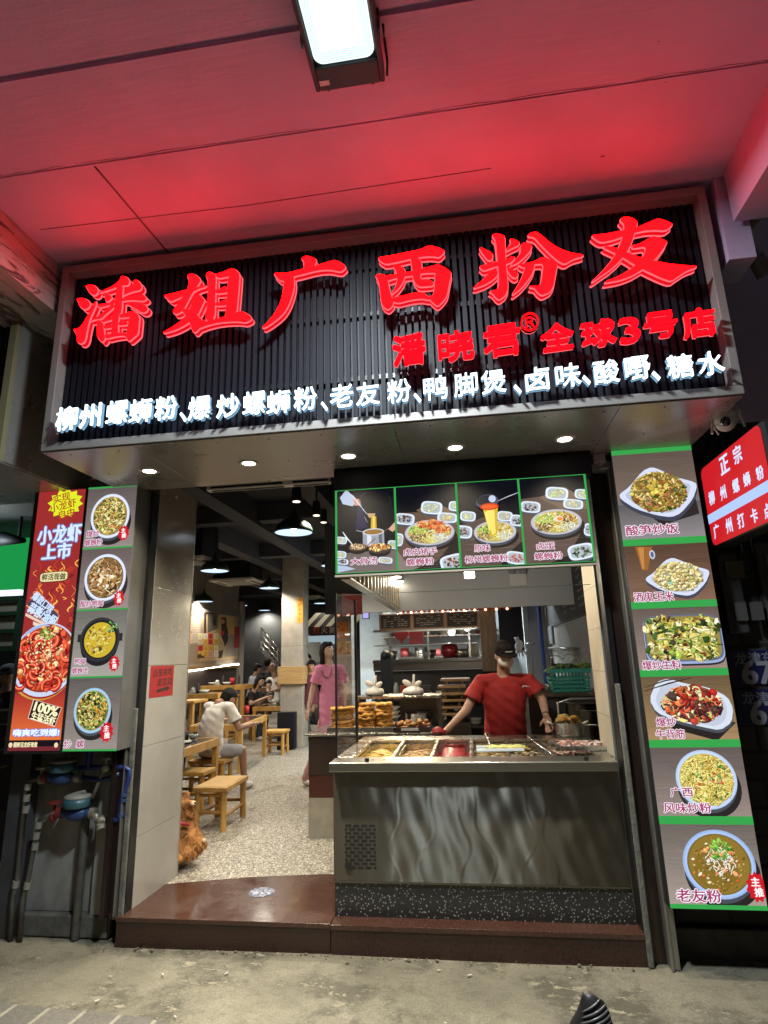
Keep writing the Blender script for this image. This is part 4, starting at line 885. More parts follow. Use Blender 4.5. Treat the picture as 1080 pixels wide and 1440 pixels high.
g = MB(); g.box((ox0, YO - .0034, oz1 - .004), (ox1, YO + .0015, oz1)); g.box((ox0, YO - .0034, oz0), (ox1, YO + .0015, oz0 + .004)); g.build('edge_strip', GRE, t)
def opan(k):
    P = front(YO, dv[k] + .0072, oz1 - .0042, dv[k + 1] - .0072, oz0 + .0042); P.rect(0, 0, P.w, P.h, (12, 13, 22)); return P, random.Random(50 + k)
TBL = (84, 68, 60)
def side_dish(P, px, py, rx, ry, pal, rd, rot=.15):
    u, v, a, c = P.e(px, py, rx, ry); P.ell(u, v + c * .35, a * .9, c, (70, 76, 92), rot, p=3.5); P.ell(u, v, a, c, (214, 226, 240), rot, p=3.5); P.ell(u, v, a * .8, c * .76, (170, 180, 190), rot, p=3.5); fill_food(P, u, v, a * .68, c * .64, pal, 26, 'chunk', rd, sz=1.6)
def big_bowl(P, px, py, rx, ry, rd, extra):
    e = P.e(px, py, rx, ry); plate(P, *e, rim=(176, 176, 190), inner=(190, 176, 130), deep=.22, shadow=(30, 22, 20)); u, v, a, c = e
    fill_food(P, u, v, a * .86, c * .84, NOOD[:3] + [(230, 220, 170)], 120, 'noodle', rd); fill_food(P, u - a * .45, v - c * .25, a * .4, c * .4, [(150, 200, 70), (110, 170, 60), (200, 220, 130)], 60, ['noodle', 'chunk'], rd)
    fill_food(P, u + a * .42, v + c * .4, a * .42, c * .36, [(226, 232, 214), (206, 220, 200), (236, 240, 230)], 60, 'noodle', rd); fill_food(P, u - a * .5, v + c * .35, a * .36, c * .34, [(110, 80, 60), (150, 120, 96), (70, 50, 44)], 50, 'chunk', rd)
    fill_food(P, u, v + c * .5, a * .3, c * .35, [(236, 220, 130), (220, 200, 100)], 40, 'noodle', rd)
    for (dx, dy, r1, r2, pal, n, kk) in extra: fill_food(P, u + dx * a, v + dy * c, a * r1, c * r2, pal, n, kk, rd, sz=1.4)
DK, PEA, VEG = [(50, 34, 36), (84, 54, 50), (110, 70, 60)], [(210, 196, 130), (190, 176, 110)], [(190, 200, 110), (214, 214, 140)]
P, rd = opan(0)   # bone soup
P.P([(472, 779), (560, 772), (560, 810), (472, 812)], (110, 98, 96)); P.P([(472, 792), (500, 800), (472, 806)], (170, 190, 214))
P.P([(478, 700), (486, 690), (497, 697), (503, 704), (496, 712), (482, 709)], (180, 194, 216)); P.P([(496, 700), (505, 702), (507, 711), (499, 711)], (206, 150, 130)); P.S([(487, 689), (500, 703), (516, 723)], 1.6, (206, 212, 224)); P.S([(506, 702), (510, 722), (517, 735)], .8, (170, 180, 196))
P.P([(503, 712), (509, 714), (517, 742), (500, 745)], (40, 36, 72)); P.S([(506, 700), (512, 694), (516, 692)], .6, (80, 84, 96)); P.S([(544, 694), (549, 702), (549, 712)], .6, (60, 62, 70)); P.P([(516, 722), (528, 722), (526, 728), (519, 728)], (196, 160, 120))
P.P([(522, 726), (529, 726), (530, 752), (521, 752)], (200, 160, 50)); P.P([(524, 726), (527, 726), (527, 752), (524, 752)], (236, 206, 90))
u, v, a, c = P.e(525, 748, 15, 5); P.rect(u - a, v, u + a, v + .1, (150, 156, 170)); P.rect(u - a * .6, v, u - a * .2, v + .1, (214, 218, 228)); P.rect(u + a * .5, v, u + a * .8, v + .1, (96, 100, 112)); P.ell(u, v, a, c, (196, 200, 210)); P.ell(u, v, a * .86, c * .7, (150, 110, 50))
P.S([(540, 747), (552, 740)], 1.6, (120, 110, 110)); P.P([(546, 744), (557, 732), (559, 742), (552, 748)], (214, 160, 140)); P.S([(501, 746), (511, 748)], 1.6, (200, 204, 214))
side_dish(P, 480, 760, 8, 5, VEG + [(230, 240, 220)], rd); P.S([(482, 748), (488, 757), (496, 766)], 2.2, (220, 226, 236)); side_dish(P, 479, 780, 8, 5, VEG, rd); side_dish(P, 481, 790, 9, 4, DK, rd); side_dish(P, 542, 788, 10, 4.5, PEA, rd); side_dish(P, 553, 766, 8, 6, VEG, rd)
for px, py, r, pal in ((503, 770, 13, [(190, 150, 100), (150, 110, 70), (226, 206, 170)]), (534, 771, 17, [(200, 90, 50), (220, 190, 110), (230, 214, 140)])):
    u, v, a, c = P.e(px, py, r, r * .42); P.ell(u, v + c * .7, a * .9, c, (34, 26, 26)); P.ell(u, v, a, c, (70, 56, 50)); fill_food(P, u, v - c * .2, a * .85, c * .8, pal, 70, ['chunk', 'noodle'], rd, sz=1.3)
P.S([(512, 772), (528, 757)], 4, (140, 100, 66)); P.C('大骨汤', 512, 789, 10, 37); P.build('dish_photo', LIT, t)
P, rd = opan(1)   # tiger-skin trotter noodles
P.P([(556, 722), (590, 720), (606, 706), (650, 722), (650, 805), (556, 805)], (96, 74, 62)); P.P([(585, 718), (606, 706), (650, 722), (650, 740)], (120, 94, 74)); P.P([(556, 770), (570, 790), (600, 802), (556, 806)], (130, 116, 112)); P.P([(640, 758), (650, 752), (650, 806), (566, 806), (614, 790)], (34, 28, 30))
for k in range(26):
    y = rd.uniform(725, 800); x = rd.uniform(556, 620); P.S([(x, y), (x + 14, y - 1), (x + 28, y - 2)], .5, jit((110, 90, 78), 20, rd))
side_dish(P, 607, 714, 15, 9, [(190, 200, 130), (214, 220, 160)], rd); side_dish(P, 569, 730, 14, 8, DK, rd); side_dish(P, 641, 712, 10, 7, VEG, rd); side_dish(P, 629, 728, 14, 7, PEA, rd); side_dish(P, 560, 759, 7, 9, VEG, rd)
big_bowl(P, 604, 749, 35, 18, rd, [(.1, -.62, .55, .35, [(206, 110, 56), (190, 84, 44), (230, 150, 90)], 60, 'chunk'), (.5, -.25, .42, .3, [(200, 90, 50), (226, 140, 80)], 40, 'chunk')])
side_dish(P, 637, 791, 18, 11, DK + [(200, 160, 150)], rd, -.2); P.C('虎皮猪手', 591, 776, 10, 47); P.C('螺蛳粉', 591, 790, 10, 38); P.build('dish_photo', LIT, t)
P, rd = opan(2)   # original noodles
P.P([(644, 740), (690, 724), (736, 726), (738, 805), (646, 805)], TBL)
for k in range(30):
    y = rd.uniform(730, 800); x = rd.uniform(644, 710); P.S([(x, y), (x + 14, y - 1), (x + 28, y - 2)], .5, jit((120, 104, 96), 22, rd))
P.P([(712, 780), (736, 760), (738, 806), (700, 806)], (30, 24, 24)); side_dish(P, 658, 726, 11, 7, VEG, rd); side_dish(P, 651, 748, 13, 9, DK, rd); side_dish(P, 710, 726, 11, 7, PEA, rd); side_dish(P, 728, 732, 11, 8, DK, rd)
big_bowl(P, 696, 748, 30, 16, rd, [(-.3, -.3, .4, .4, GREENS + [(236, 220, 140)], 50, 'chunk')])
P.P([(679, 716), (700, 714), (699, 750), (690, 757)], (206, 170, 30)); P.P([(684, 716), (695, 716), (697, 750), (692, 753)], (240, 220, 110)); P.P([(681, 720), (685, 720), (690, 745), (688, 748)], (236, 226, 120))
P.ell(*P.e(685, 706, 16, 10), (70, 76, 96), -.1); P.ell(*P.e(683, 704, 13, 7), (28, 30, 40), -.1); P.ell(*P.e(692, 702, 5, 5), (190, 204, 226)); u, v, a, c = P.e(688, 713, 13, 5); P.ell(u, v, a, c, (206, 60, 20)); P.ell(u, v, a * .8, c * .6, (230, 96, 30)); P.S([(700, 705), (716, 698), (732, 692)], 1.2, (196, 200, 210))
side_dish(P, 726, 785, 15, 9, [(190, 90, 70), (160, 60, 50)], rd, .2); P.C('原味', 678, 771, 10, 22); P.C('柳州螺蛳粉', 684, 786, 10, 60); P.build('dish_photo', LIT, t)
P, rd = opan(3)   # braised egg noodles
P.P([(733, 702), (762, 698), (790, 684), (830, 704), (838, 806), (735, 806)], (92, 74, 66)); P.P([(758, 700), (794, 685), (828, 706), (826, 716), (790, 716)], (118, 94, 76)); P.P([(822, 740), (838, 730), (838, 806), (744, 806), (800, 780)], (32, 26, 28))
for k in range(30):
    y = rd.uniform(705, 790); x = rd.uniform(734, 800); P.S([(x, y), (x + 14, y - 1), (x + 28, y - 2)], .5, jit((110, 92, 84), 22, rd))
side_dish(P, 783, 694, 16, 9, VEG, rd); side_dish(P, 746, 713, 14, 8, DK, rd); side_dish(P, 821, 695, 13, 7, VEG, rd); side_dish(P, 806, 709, 14, 7, PEA, rd); side_dish(P, 830, 745, 9, 9, DK, rd)
big_bowl(P, 782, 734, 36, 18, rd, [(.5, -.25, .3, .3, [(150, 80, 66), (110, 56, 50)], 30, 'chunk')]); P.ell(*P.e(785, 730, 7, 4), (232, 214, 190)); P.ell(*P.e(787, 730, 4, 2.6), (226, 140, 50))
side_dish(P, 817, 776, 19, 11, [(60, 70, 40), (40, 34, 34), (90, 110, 60)], rd, -.15); P.C('卤蛋', 767, 768, 10, 25); P.C('螺蛳粉', 771, 782, 10, 39); P.build('dish_photo', LIT, t)

# --- red sign jutting out of the brick wall
XR = 1.64
class SidePrint(PxPrint):
    def uv(s, px, py): q = ax(px, py, s.Y); return (s.o.y - q.y, s.o.z - q.z)
q0, q1, q2 = ax(984, 656, XR), ax(1068, 602, XR), ax(1004, 763, XR); zt_, zb_ = (q0.z + q1.z) / 2, (q2.z + ax(1080, 740, XR).z) / 2; yn = ax(1068, 602, XR).y - .02
t = thing('projecting_sign', 'red illuminated sign with white characters jutting from the brick wall', 'sign', (XR + .06, q0.y, zb_))
g = MB(); g.box((XR + .002, yn, zb_ - .012), (XR + .13, q0.y + .012, zt_ + .012)); g.build('case', CASE, t, bevel=.02)
P = SidePrint((XR, q0.y, zt_), (0, -1, 0), FZ, (-1, 0, 0), q0.y - yn - .012, zt_ - zb_).setup(XR)
rr_ = .05
P.poly([(cx_ + rr_ * math.cos(a_ * PI / 8), cy2 + rr_ * math.sin(a_ * PI / 8)) for cx_, cy2, a0 in ((P.w - rr_, P.h - rr_, 0), (rr_, P.h - rr_, 4), (rr_, rr_, 8), (P.w - rr_, rr_, 12)) for a_ in range(a0, a0 + 5)], (196, 28, 36), clip=False)
for ch, px, py, h in (('正', 1018.5, 653, 26), ('宗', 1037, 639, 26), ('柳', 1001, 700, 20), ('州', 1017, 693, 20), ('螺', 1035, 683, 20), ('蛳', 1050.5, 674, 20), ('粉', 1069, 665, 20), ('广', 1008, 747, 20), ('州', 1025.5, 739, 21), ('打', 1042.5, 732, 21), ('卡', 1061, 725, 21), ('点', 1080, 718, 21)):
    P.T(ch, px, py, h, (206, 218, 250), .05)
u, v = P.uv(995, 728); u2, v2 = P.uv(1078, 690); P.rect(0, (v + v2) / 2 - .03, P.w, (v + v2) / 2 + .03, (170, 196, 246)); P.build('sign_face', LIT, t)
g = MB(); g.box((XR + .04, q0.y + .0125, zt_ - .12), (XR + .07, 4.319, zt_ - .08)); g.box((XR + .04, q0.y + .0125, zb_ + .08), (XR + .07, 4.319, zb_ + .12)); g.build('bracket', DKM, t)

# --- dark blue house number plates, meter boxes and pipes on the brick wall
PLT = print_mat('plate_print', 0, .35)
for i, (pa, pb, num, lab) in enumerate((((1028, 915), (1036, 963), '675', 'upper dark blue house number plate reading 675'), ((1038, 970), (1048, 1020), '67', 'lower dark blue house number plate beneath the 675 plate'))):
    a, c = ay(*pa, 4.305), ay(*pb, 4.305); x0 = (a.x + c.x) / 2 - .03
    t = thing('number_plate', lab, 'number plate', (x0 + .2, 4.31, c.z), 'blue number plates on the brick wall')
    g = MB(); g.box((x0, 4.306, c.z), (x0 + .42, 4.3195, a.z)); g.build('plate', mat('plate_blue', (.012, .018, .07), .35), t, bevel=.002)
    P = Print((x0, 4.3055, a.z), FX, FZ, FN, .42, a.z - c.z); P.rect(.006, .006, P.w - .006, P.h - .006, (22, 26, 66))
    P.text('龙津东路', P.w * .50, P.h * .24, .085, (120, 122, 134), .02); P.text(num, P.w * (.52 if num == '675' else .42), P.h * .66, .20, (132, 132, 140), .05); P.build('plate_print', PLT, t)
t = thing('meter_box', 'dark electric meter box with a window on the brick wall', 'meter box', (1.75, 4.3, 1.95))
a, c = ay(1005, 780, 4.25), ay(1062, 890, 4.25)
g = MB(); g.box((a.x, 4.22, c.z), (c.x - .04, 4.319, a.z)); g.build('case', mat('meter_case', (.035, .033, .035), .45), t, bevel=.01)
g = MB(); q, s_ = ay(1018, 790, 4.21), ay(1048, 812, 4.21); g.box((q.x, 4.205, s_.z), (s_.x, 4.2195, q.z)); g.build('window', mat('meter_glass', (.05, .055, .06), .1), t)
g = MB()
for k in range(3): g.box((a.x + .05 + k * .1, 4.195, c.z + .08), (a.x + .12 + k * .1, 4.2195, c.z + .2))
g.build('breaker', mat('meter_case2', (.06, .058, .056), .5), t)
t = thing('meter_box', 'dark metal cable box at the right edge on the brick wall', 'meter box', (2.05, 4.3, 1.95))
g = MB(); g.box((1.97, 4.24, 1.92), (2.45, 4.319, 2.5)); g.build('case', mat('meter_case'), t, bevel=.01)
g = MB(); g.box((2.02, 4.23, 2.2), (2.3, 4.2395, 2.42)); g.build('door', mat('meter_case2'), t)
PIP = mat('pipe_grey', (.20, .16, .15), .5, var=.2, vscale=8)
g = MB(); g.tube([(2.3, 2.3, 4.42), ay(1080, 285, 3.2), ay(1035, 338, 3.5), ay(1034, 343, 3.52), ay(1043, 352, 3.56), ay(1060, 356, 3.62)], .032, 12)
t = thing('drain_pipe', 'reddish lit plastic pipe with an elbow under the right beam', 'pipe', (1.95, 3.5, 3.9)); g.build('pipe', PIP, t)
g = MB(); q = ay(1062, 362, 3.64); g.cyl(q, q + Vector((.07, .05, -.10)), .05, .055); g.build('elbow_joint', PIP, t)
for k, (px, lab) in enumerate(((1046, 'thin dark cable pipe running up the brick wall beside the red sign'), (1062, 'second dark cable pipe running up the brick wall at the edge'))):
    q = ay(px, 790, 4.28); solo('cable_pipe', MB().tube([(q.x, 4.285, 2.43), (q.x + .005, 4.285, 3.0), (q.x - .05, 4.285, 4.5)], .018, 8), DKM, lab, 'pipe', 'cable pipes on the brick wall')

# --- dome camera under the right end of the sign
WPL = mat('white_plastic'); c = ay(1020, 592, 3.55)
t = thing('security_camera', 'white security dome camera with antennas under the sign end', 'camera', c)
g = MB(); g.ell(c, (.062, .062, .066)); g.ell(c + Vector((0, -.005, .028)), (.064, .06, .045)); g.build('body', WPL, t)
g = MB(); g.ell(c + Vector((-.018, -.040, -.018)), (.030, .028, .032)); g.build('lens', mat('lens_black', (.01, .01, .014), .06, coat=.5), t)
g = MB(); g.ell(c + Vector((-.02, -.066, -.022)), (.010, .006, .010)); g.build('lens_glass', mat('lens_glass', (.05, .06, .12), .05), t)
g = MB(); g.box((c.x - .05, c.y - .02, c.z + .062), (c.x + .09, c.y + .05, SZ0 - .001)); g.cyl(c + Vector((.03, .02, .04)), c + Vector((.09, .04, .05)), .025); g.build('mount', WPL, t, bevel=.004)
g = MB(); g.cyl(c + Vector((.066, -.03, .055)), c + Vector((.085, -.04, -.06)), .007); g.build('antenna', WPL, t)
g = MB(); g.cyl(c + Vector((-.075, -.01, .02)), c + Vector((-.10, -.03, -.085)), .007); g.build('antenna', WPL, t)
g = MB(); g.tube([c + Vector((-.03, .03, .03)), c + Vector((-.07, .0, -.04)), c + Vector((-.06, -.02, -.09))], .005); g.build('cable', WPL, t)
g = MB(); q = ay(840, 634, 4.08); g.box((q.x - .05, 4.02, SZ0 - .07), (q.x + .035, 4.12, SZ0 - .001)); g.cyl((q.x, 4.04, SZ0 - .08), (q.x, 4.04, SZ0 - .071), .02)
solo('door_sensor', g, mat('sensor_grey', (.35, .34, .33), .5), 'small grey sensor box under the soffit beside the tall menu box', 'sensor', bevel=.004)
# ================================================================== SERVING COUNTER
STL = mat('steel_front', (.135, .129, .114), .34, 1., var=.10, vscale=5, stretch=(1, 1, .12))
def brushed(m_, axis, aniso):
    nt_ = m_.node_tree; b_ = nt_.nodes['Principled BSDF']; b_.inputs['Anisotropic'].default_value = aniso
    c_ = nt_.nodes.new('ShaderNodeCombineXYZ')
    for i_ in range(3): c_.inputs[i_].default_value = axis[i_]
    nt_.links.new(c_.outputs[0], b_.inputs['Tangent'])
brushed(STL, (0, 0, 1), .98); STB = mat('steel_bright', (.62, .60, .55), .26, 1., var=.06, vscale=8)
STD = mat('steel_dark', (.16, .155, .145), .3, 1.)
CX0, CX1, CY, CZ0, CZ1 = -.985, .908, 4.262, .375, 1.07
counter = thing('serving_counter', 'dented stainless steel serving counter with glass front and sunken food trays', 'counter', (0, CY, ZT))
# front sheet with hammered dents and vertical creases
q0, q1 = ay(484, 1158, CY), ay(530, 1223, CY)
g = MB(); nx, nz = 210, 90
for j in range(nz + 1):
    for i in range(nx + 1):
        x = CX0 + (CX1 - CX0) * i / nx; z = CZ0 + (CZ1 - CZ0) * j / nz
        d = .0012 * math.sin(x * 13 + 1.3 * math.sin(z * 7.5) + 2) * math.sin(z * 4.2 + x * 2) + .0014 * math.sin(x * 29 + 2.1 * math.sin(z * 11 + x * 3)) + .0006 * math.sin(x * 61 + z * 19)
        for cx_, a_, w_, ph in ((-.55, .035, .011, 0), (-.36, .05, .012, 1.5), (-.12, .03, .016, 3), (.02, .06, .010, 4.2), (.30, .05, .011, 2.2), (.44, .03, .012, 5)):
            u_ = (x - cx_ - a_ * math.sin(z * 8 + ph) - .02 * math.sin(z * 19 + ph)) / w_; d += .0011 * u_ * math.exp(-u_ * u_)
        for dx_, dz_, wd in ((-.53, .95, .05), (.12, .97, .06), (.52, .94, .05), (-.30, .99, .05), (.14, .62, .09), (-.55, .42, .05), (.05, .42, .05), (.22, .44, .04)): d += .0022 * wd / .05 * math.exp(-((x - dx_) ** 2 + ((z - dz_) * .6) ** 2) / wd ** 2)
        d *= 1 - max(0, 1 - max(abs(x - .5 * (q0.x + q1.x)) / (q1.x - q0.x), abs(z - .5 * (q0.z + q1.z)) / (q0.z - q1.z)) ** 4) ** .5
        g.v.append((x, CY + d, z))
for j in range(nz):
    for i in range(nx):
        a = j * (nx + 1) + i; g.f.append((a, a + 1, a + nx + 2, a + nx + 1)); g.mi.append(0); g.sm.append(True)
g.build('front_panel', STL, counter)
g = MB(); g.box((CX0, CY + .02, .36), (CX0 + .01, 5.55, CZ1)); g.box((CX1 - .01, CY + .02, .36), (CX1, 5.55, CZ1)); g.box((CX0, 5.54, .18), (CX1, 5.56, 1.12)); g.build('side_panel', STD, counter)
m, nt, b = nodes('black_terrazzo'); co = obj_co(nt)
v1 = nt.nodes.new('ShaderNodeTexVoronoi'); v1.inputs['Scale'].default_value = 55; nt.links.new(co, v1.inputs['Vector'])
chip = math_(nt, 'MULTIPLY', ramp(nt, v1.outputs['Distance'], [(.22, (1, 1, 1)), (.30, (0, 0, 0))]), ramp(nt, v1.outputs['Color'], [(.42, (0, 0, 0)), (.5, (1, 1, 1))]))
nt.links.new(mixc(nt, chip, (.022, .022, .022), (.27, .26, .24)), b.inputs['Base Color']); b.inputs['Roughness'].default_value = .3
g = MB(); g.box((CX0 + .004, CY + .012, ZT - .003), (CX1 + .004, 4.34, CZ0 - .003)); g.build('plinth', m, counter, bevel=.002)
g = MB(); g.box((CX0, CY - .004, CZ0 - .006), (CX1, CY + .012, CZ0 + .006)); g.build('bottom_trim', STD, counter)
g = MB(); g.box((CX0 - .012, 4.185, 1.062), (CX1 - .01, 4.195, 1.118)); g.box((CX0 - .012, 4.195, 1.108), (CX1 - .01, 4.42, 1.12)); g.build('front_ledge', mat('steel_ledge', (.50, .48, .42), .3, 1.), counter, bevel=.003)
g = MB(); g.box((CX0 - .012, 5.30, 1.09), (CX1 + .02, 5.57, 1.12)); g.box((CX0 - .012, 4.421, 1.09), (CX0 + .10, 5.299, 1.12)); g.box((CX1 - .08, 4.421, 1.09), (CX1 + .02, 5.299, 1.12)); g.build('top_frame', STB, counter, bevel=.003)
g = MB()
for k in range(7):
    x = CX0 + .10 + k * (CX1 - CX0 - .18) / 6; g.box((x - .012, 4.421, 1.092), (x + .012, 5.299, 1.117))
g.build('cross_bar', STB, counter, bevel=.002)
g = MB(); g.box((CX0, 4.4, .9), (CX1, 5.4, .93)); g.build('well_floor', STD, counter)
GLS = glass_mat('case_glass'); GED = mat('glass_edge', (.30, .42, .38), .15, emit=(.3, .4, .35), estr=.05); BLKF = mat('black_frame', (.012, .012, .014), .35)
g = MB(); g.box((CX0, 4.40, 1.1215), (CX1 - .01, 4.406, 2.28)); g.build('front_glass', GLS, counter)
g = MB(); g.box((CX0, 4.398, 2.2805), (CX1 - .01, 4.408, 2.284)); g.build('glass_edge', GED, counter)
g = MB(); g.box((CX0 - .008, 4.41, 1.1215), (CX0 - .002, 5.18, 2.30)); g.build('side_glass', GLS, counter)
g = MB(); g.box((CX0 - .012, 4.39, 1.121), (CX0 + .002, 4.409, 2.30)); g.box((CX0 - .016, 5.181, 1.121), (CX0 + .004, 5.205, 2.32)); g.build('glass_frame', BLKF, counter)
g = MB()
for px in (515, 827): q = az(px, 1072, 1.12); g.cyl((q.x, 4.23, 1.12), (q.x, 4.23, 1.142), .016)
g.build('glass_clamp', BLKF, counter)
# vent grille with slots
g = MB(); q0, q1 = ay(484, 1158, CY), ay(530, 1223, CY); nr, nc = 12, 4
for j in range(nr):
    for i in range(nc + (j % 2)):
        u = q0.x + (q1.x - q0.x) * (i + (.5 if j % 2 == 0 else 0)) / nc; z = q0.z + (q1.z - q0.z) * (j + .5) / nr
        a, c = max(q0.x, u - .023), min(q1.x, u + .023)
        if c - a > .01: g.box((a + .003, CY - .002, z - .0055), (c - .003, CY + .006, z + .0055))
g.build('vent_grille', mat('slot_black', (.006, .006, .006), .7), counter)
g = MB(); q = ay(490, 1217, CY); g.cyl((q.x, CY - .008, q.z), (q.x, CY + .006, q.z), .024); g.build('plug', BLKF, counter)
# food trays sunk into the top
MEATS = [('yellow noodle sticks', [(.62, .40, .08), (.72, .52, .16)], 'stick'), ('brown chicken feet', [(.36, .20, .07), (.50, .30, .12)], 'stick'), ('red sausages', [(.28, .02, .02), (.36, .05, .04)], 'roll'), ('brown marinated strips', [(.28, .17, .06), (.40, .26, .10)], 'stick'), ('dark stewed pieces', [(.12, .08, .04), (.3, .2, .08)], 'lump'), ('pale pink sliced meat', [(.52, .30, .22), (.62, .44, .36)], 'lump')]
rd = random.Random(5); cw = (CX1 - CX0 - .18) / 6
for k, (what, cols, kind) in enumerate(MEATS):
    x0 = CX0 + .10 + k * cw + .015; x1 = x0 + cw - .03; y0, y1, zt2 = 4.45, 5.27, 1.088
    t = thing('food_tray', f'steel counter tray holding {what}', 'food tray', ((x0 + x1) / 2, 4.85, 1.0), 'food trays sunk in the counter')
    g = MB(); g.box((x0, y0, .985), (x1, y1, .99)); g.box((x0, y0, .9905), (x0 + .004, y1, zt2)); g.box((x1 - .004, y0, .9905), (x1, y1, zt2)); g.box((x0 + .0045, y0, .9905), (x1 - .0045, y0 + .004, zt2)); g.box((x0 + .0045, y1 - .004, .9905), (x1 - .0045, y1, zt2)); g.box((x0, y1 - .02, zt2 + .0005), (x1, y1, zt2 + .005)); g.build('tray', STB, t)
    ms = [mat(f'food_{k}_{i}', c, .35, bump=.4, bscale=60) for i, c in enumerate(cols)]
    g = MB(); g.box((x0 + .006, y0 + .006, .992), (x1 - .006, y1 - .006, 1.02))
    for i in range(90 if kind != 'roll' else 26):
        x, y, z = rd.uniform(x0 + .03, x1 - .03), rd.uniform(y0 + .05, y1 - .04), 1.025 + rd.uniform(0, .035); g.cur = rd.randint(0, 1); an = rd.uniform(-.6, .6)
        if kind == 'stick': g.tube([(x - .04 * math.cos(an), y - .03 * math.sin(an), z), (x, y, z + .006), (x + .04 * math.cos(an), y + .03 * math.sin(an), z - .004)], .008, 6)
        elif kind == 'roll': g.tube([((x0 + x1) / 2 - .085, y0 + .1 + i * .025, 1.05 + .01 * (i % 2)), ((x0 + x1) / 2 + .085, y0 + .1 + i * .025, 1.05 + .01 * (i % 2))], .014, 8)
        else: g.ell((x, y, z), (rd.uniform(.02, .035), rd.uniform(.015, .03), .012), (rd.uniform(-.5, .5), rd.uniform(-.5, .5), rd.uniform(0, 3)), 8, 6)
    g.build('food', ms, t)
t = thing('platter', 'white platter of pale green vegetables lying across the trays', 'platter', az(703, 1055, 1.12))
q = az(703, 1056, 1.12)
g = MB(); g.obox((q.x, q.y, 1.128), (.33, .16, .006), (0, 0, .05))
for s_ in (-1, 1): g.obox((q.x, q.y + s_ * .08, 1.137), (.34, .012, .022), (s_ * .5, 0, .05))
g.build('dish', mat('white_china', (.7, .7, .66), .2), t, bevel=.002)
g = MB()
for i in range(26): g.cur = i % 2; x, y = q.x + rd.uniform(-.05, .15), q.y + rd.uniform(-.05, .05); g.tube([(x - .05, y, 1.14), (x, y + .01, 1.15), (x + .05, y, 1.142)], .01, 6)
g.build('vegetables', [mat('veg_pale', (.55, .58, .2), .4), mat('veg_yellow', (.66, .5, .12), .4)], t)
t = thing('tray', 'oblong steel tray of pinkish sliced meat resting at the right end', 'tray', az(818, 1052, 1.12))
q = az(818, 1052, 1.12); g = MB(); g.obox((q.x, q.y, 1.126), (.42, .30, .006), (0, 0, .1))
for s_ in (-1, 1): g.obox((q.x - .03 * s_ * .1, q.y + s_ * .15, 1.14), (.43, .01, .03), (0, 0, .1)); g.obox((q.x + s_ * .21, q.y + s_ * .02, 1.14), (.01, .30, .03), (0, 0, .1))
g.build('tray', STB, t, bevel=.002)
g = MB()
for i in range(60): g.cur = i % 2; g.ell((q.x + rd.uniform(-.16, .16), q.y + rd.uniform(-.1, .1), 1.14 + rd.uniform(0, .02)), (.03, .018, .006), (rd.uniform(-.4, .4), rd.uniform(-.4, .4), rd.uniform(0, 3)), 8, 5)
g.build('meat', [mat('meat_pink', (.55, .27, .2), .4), mat('meat_pale', (.66, .5, .42), .4)], t)
g = MB(); a = az(690, 1050, 1.14); c = ay(686, 1030, a.y + .3); g.tube([a, (a.x - .03, a.y + .12, 1.22), (c.x, c.y, c.z), (c.x + .01, c.y + .02, c.z - .02)], .006, 6); solo('ladle', g, STB, 'thin hooked steel ladle handle standing in a counter tray', 'ladle')
g = MB(); a = az(775, 1060, 1.13); g.tube([a, (a.x - .08, a.y + .25, 1.17), (a.x - .12, a.y + .38, 1.2)], .006, 6); solo('tongs', g, STB, 'steel tongs lying beside the tray of sliced meat', 'tongs')
# lidded pot of fried food at the far right of the counter
q = az(800, 1037, 1.12); q.y = min(q.y, 5.44); q = Vector((ay(800, 1037, 5.44).x, 5.44, 1.12))
t = thing('pot', 'small two handled steel pot heaped with fried food', 'pot', q)
g = MB(); g.lathe(q, [(.001, .002), (.10, .002), (.108, .02), (.112, .105), (.118, .11), (.110, .112), (.104, .02)], 28); g.build('body', STB, t)
for s_ in (-1, 1):
    g = MB(); g.tube([q + Vector((s_ * .11, 0, .085)), q + Vector((s_ * .145, -.02, .105)), q + Vector((s_ * .165, .0, .115)), q + Vector((s_ * .145, .02, .105)), q + Vector((s_ * .11, .03, .085))], .009, 8); g.build('handle', mat('white_handle', (.6, .58, .5), .4), t)
g = MB()
for i in range(22): g.cur = i % 2; g.ell(q + Vector((rd.uniform(-.08, .08), rd.uniform(-.08, .08), .11 + rd.uniform(0, .05))), (.034, .028, .02), (rd.uniform(-.5, .5), 0, rd.uniform(0, 3)), 9, 6)
g.build('food', [mat('fried_gold', (.55, .28, .05), .45, bump=.5, bscale=70), mat('fried_pale', (.62, .42, .14), .45, bump=.5, bscale=70)], t)

# --- bulkhead behind the menu box
HW = mat('hood_white', (.52, .54, .56), .45, var=.05, vscale=2)
t = thing('counter_hood', 'white boxed ceiling hood over the serving counter', 'hood', (0, 5.6, 2.36))
g = MB(); g.box((-1.3, 7.3, 2.37), (1.30, 7.36, 3.97)); g.build('back_panel', HW, t)
g = MB(); g.box((-.86, 4.065, 2.37), (-.82, 7.299, 3.6)); g.build('side_panel', mat('hood_side', (.5, .47, .40), .1, .9), t)
g = MB()
for k in range(16): g.box((-.8195, 4.25 + k * .19, 2.38), (-.805, 4.28 + k * .19, 3.04))
g.build('lining_rib', mat('hood_rib', (.62, .56, .44), .25, .4), t)
g = MB(); g.box((-.875, 4.06, 2.355), (-.80, 7.295, 2.368)); g.build('edge_trim', mat('trim_alu'), t)
g = MB(); g.box((-.82, 4.06, 3.05), (1.30, 7.299, 3.1)); g.build('inner_ceiling', mat('hood_top', (.25, .25, .26), .6), t)
SPT = emis('spot_lens', (1, .88, .66), 22.)
first = None
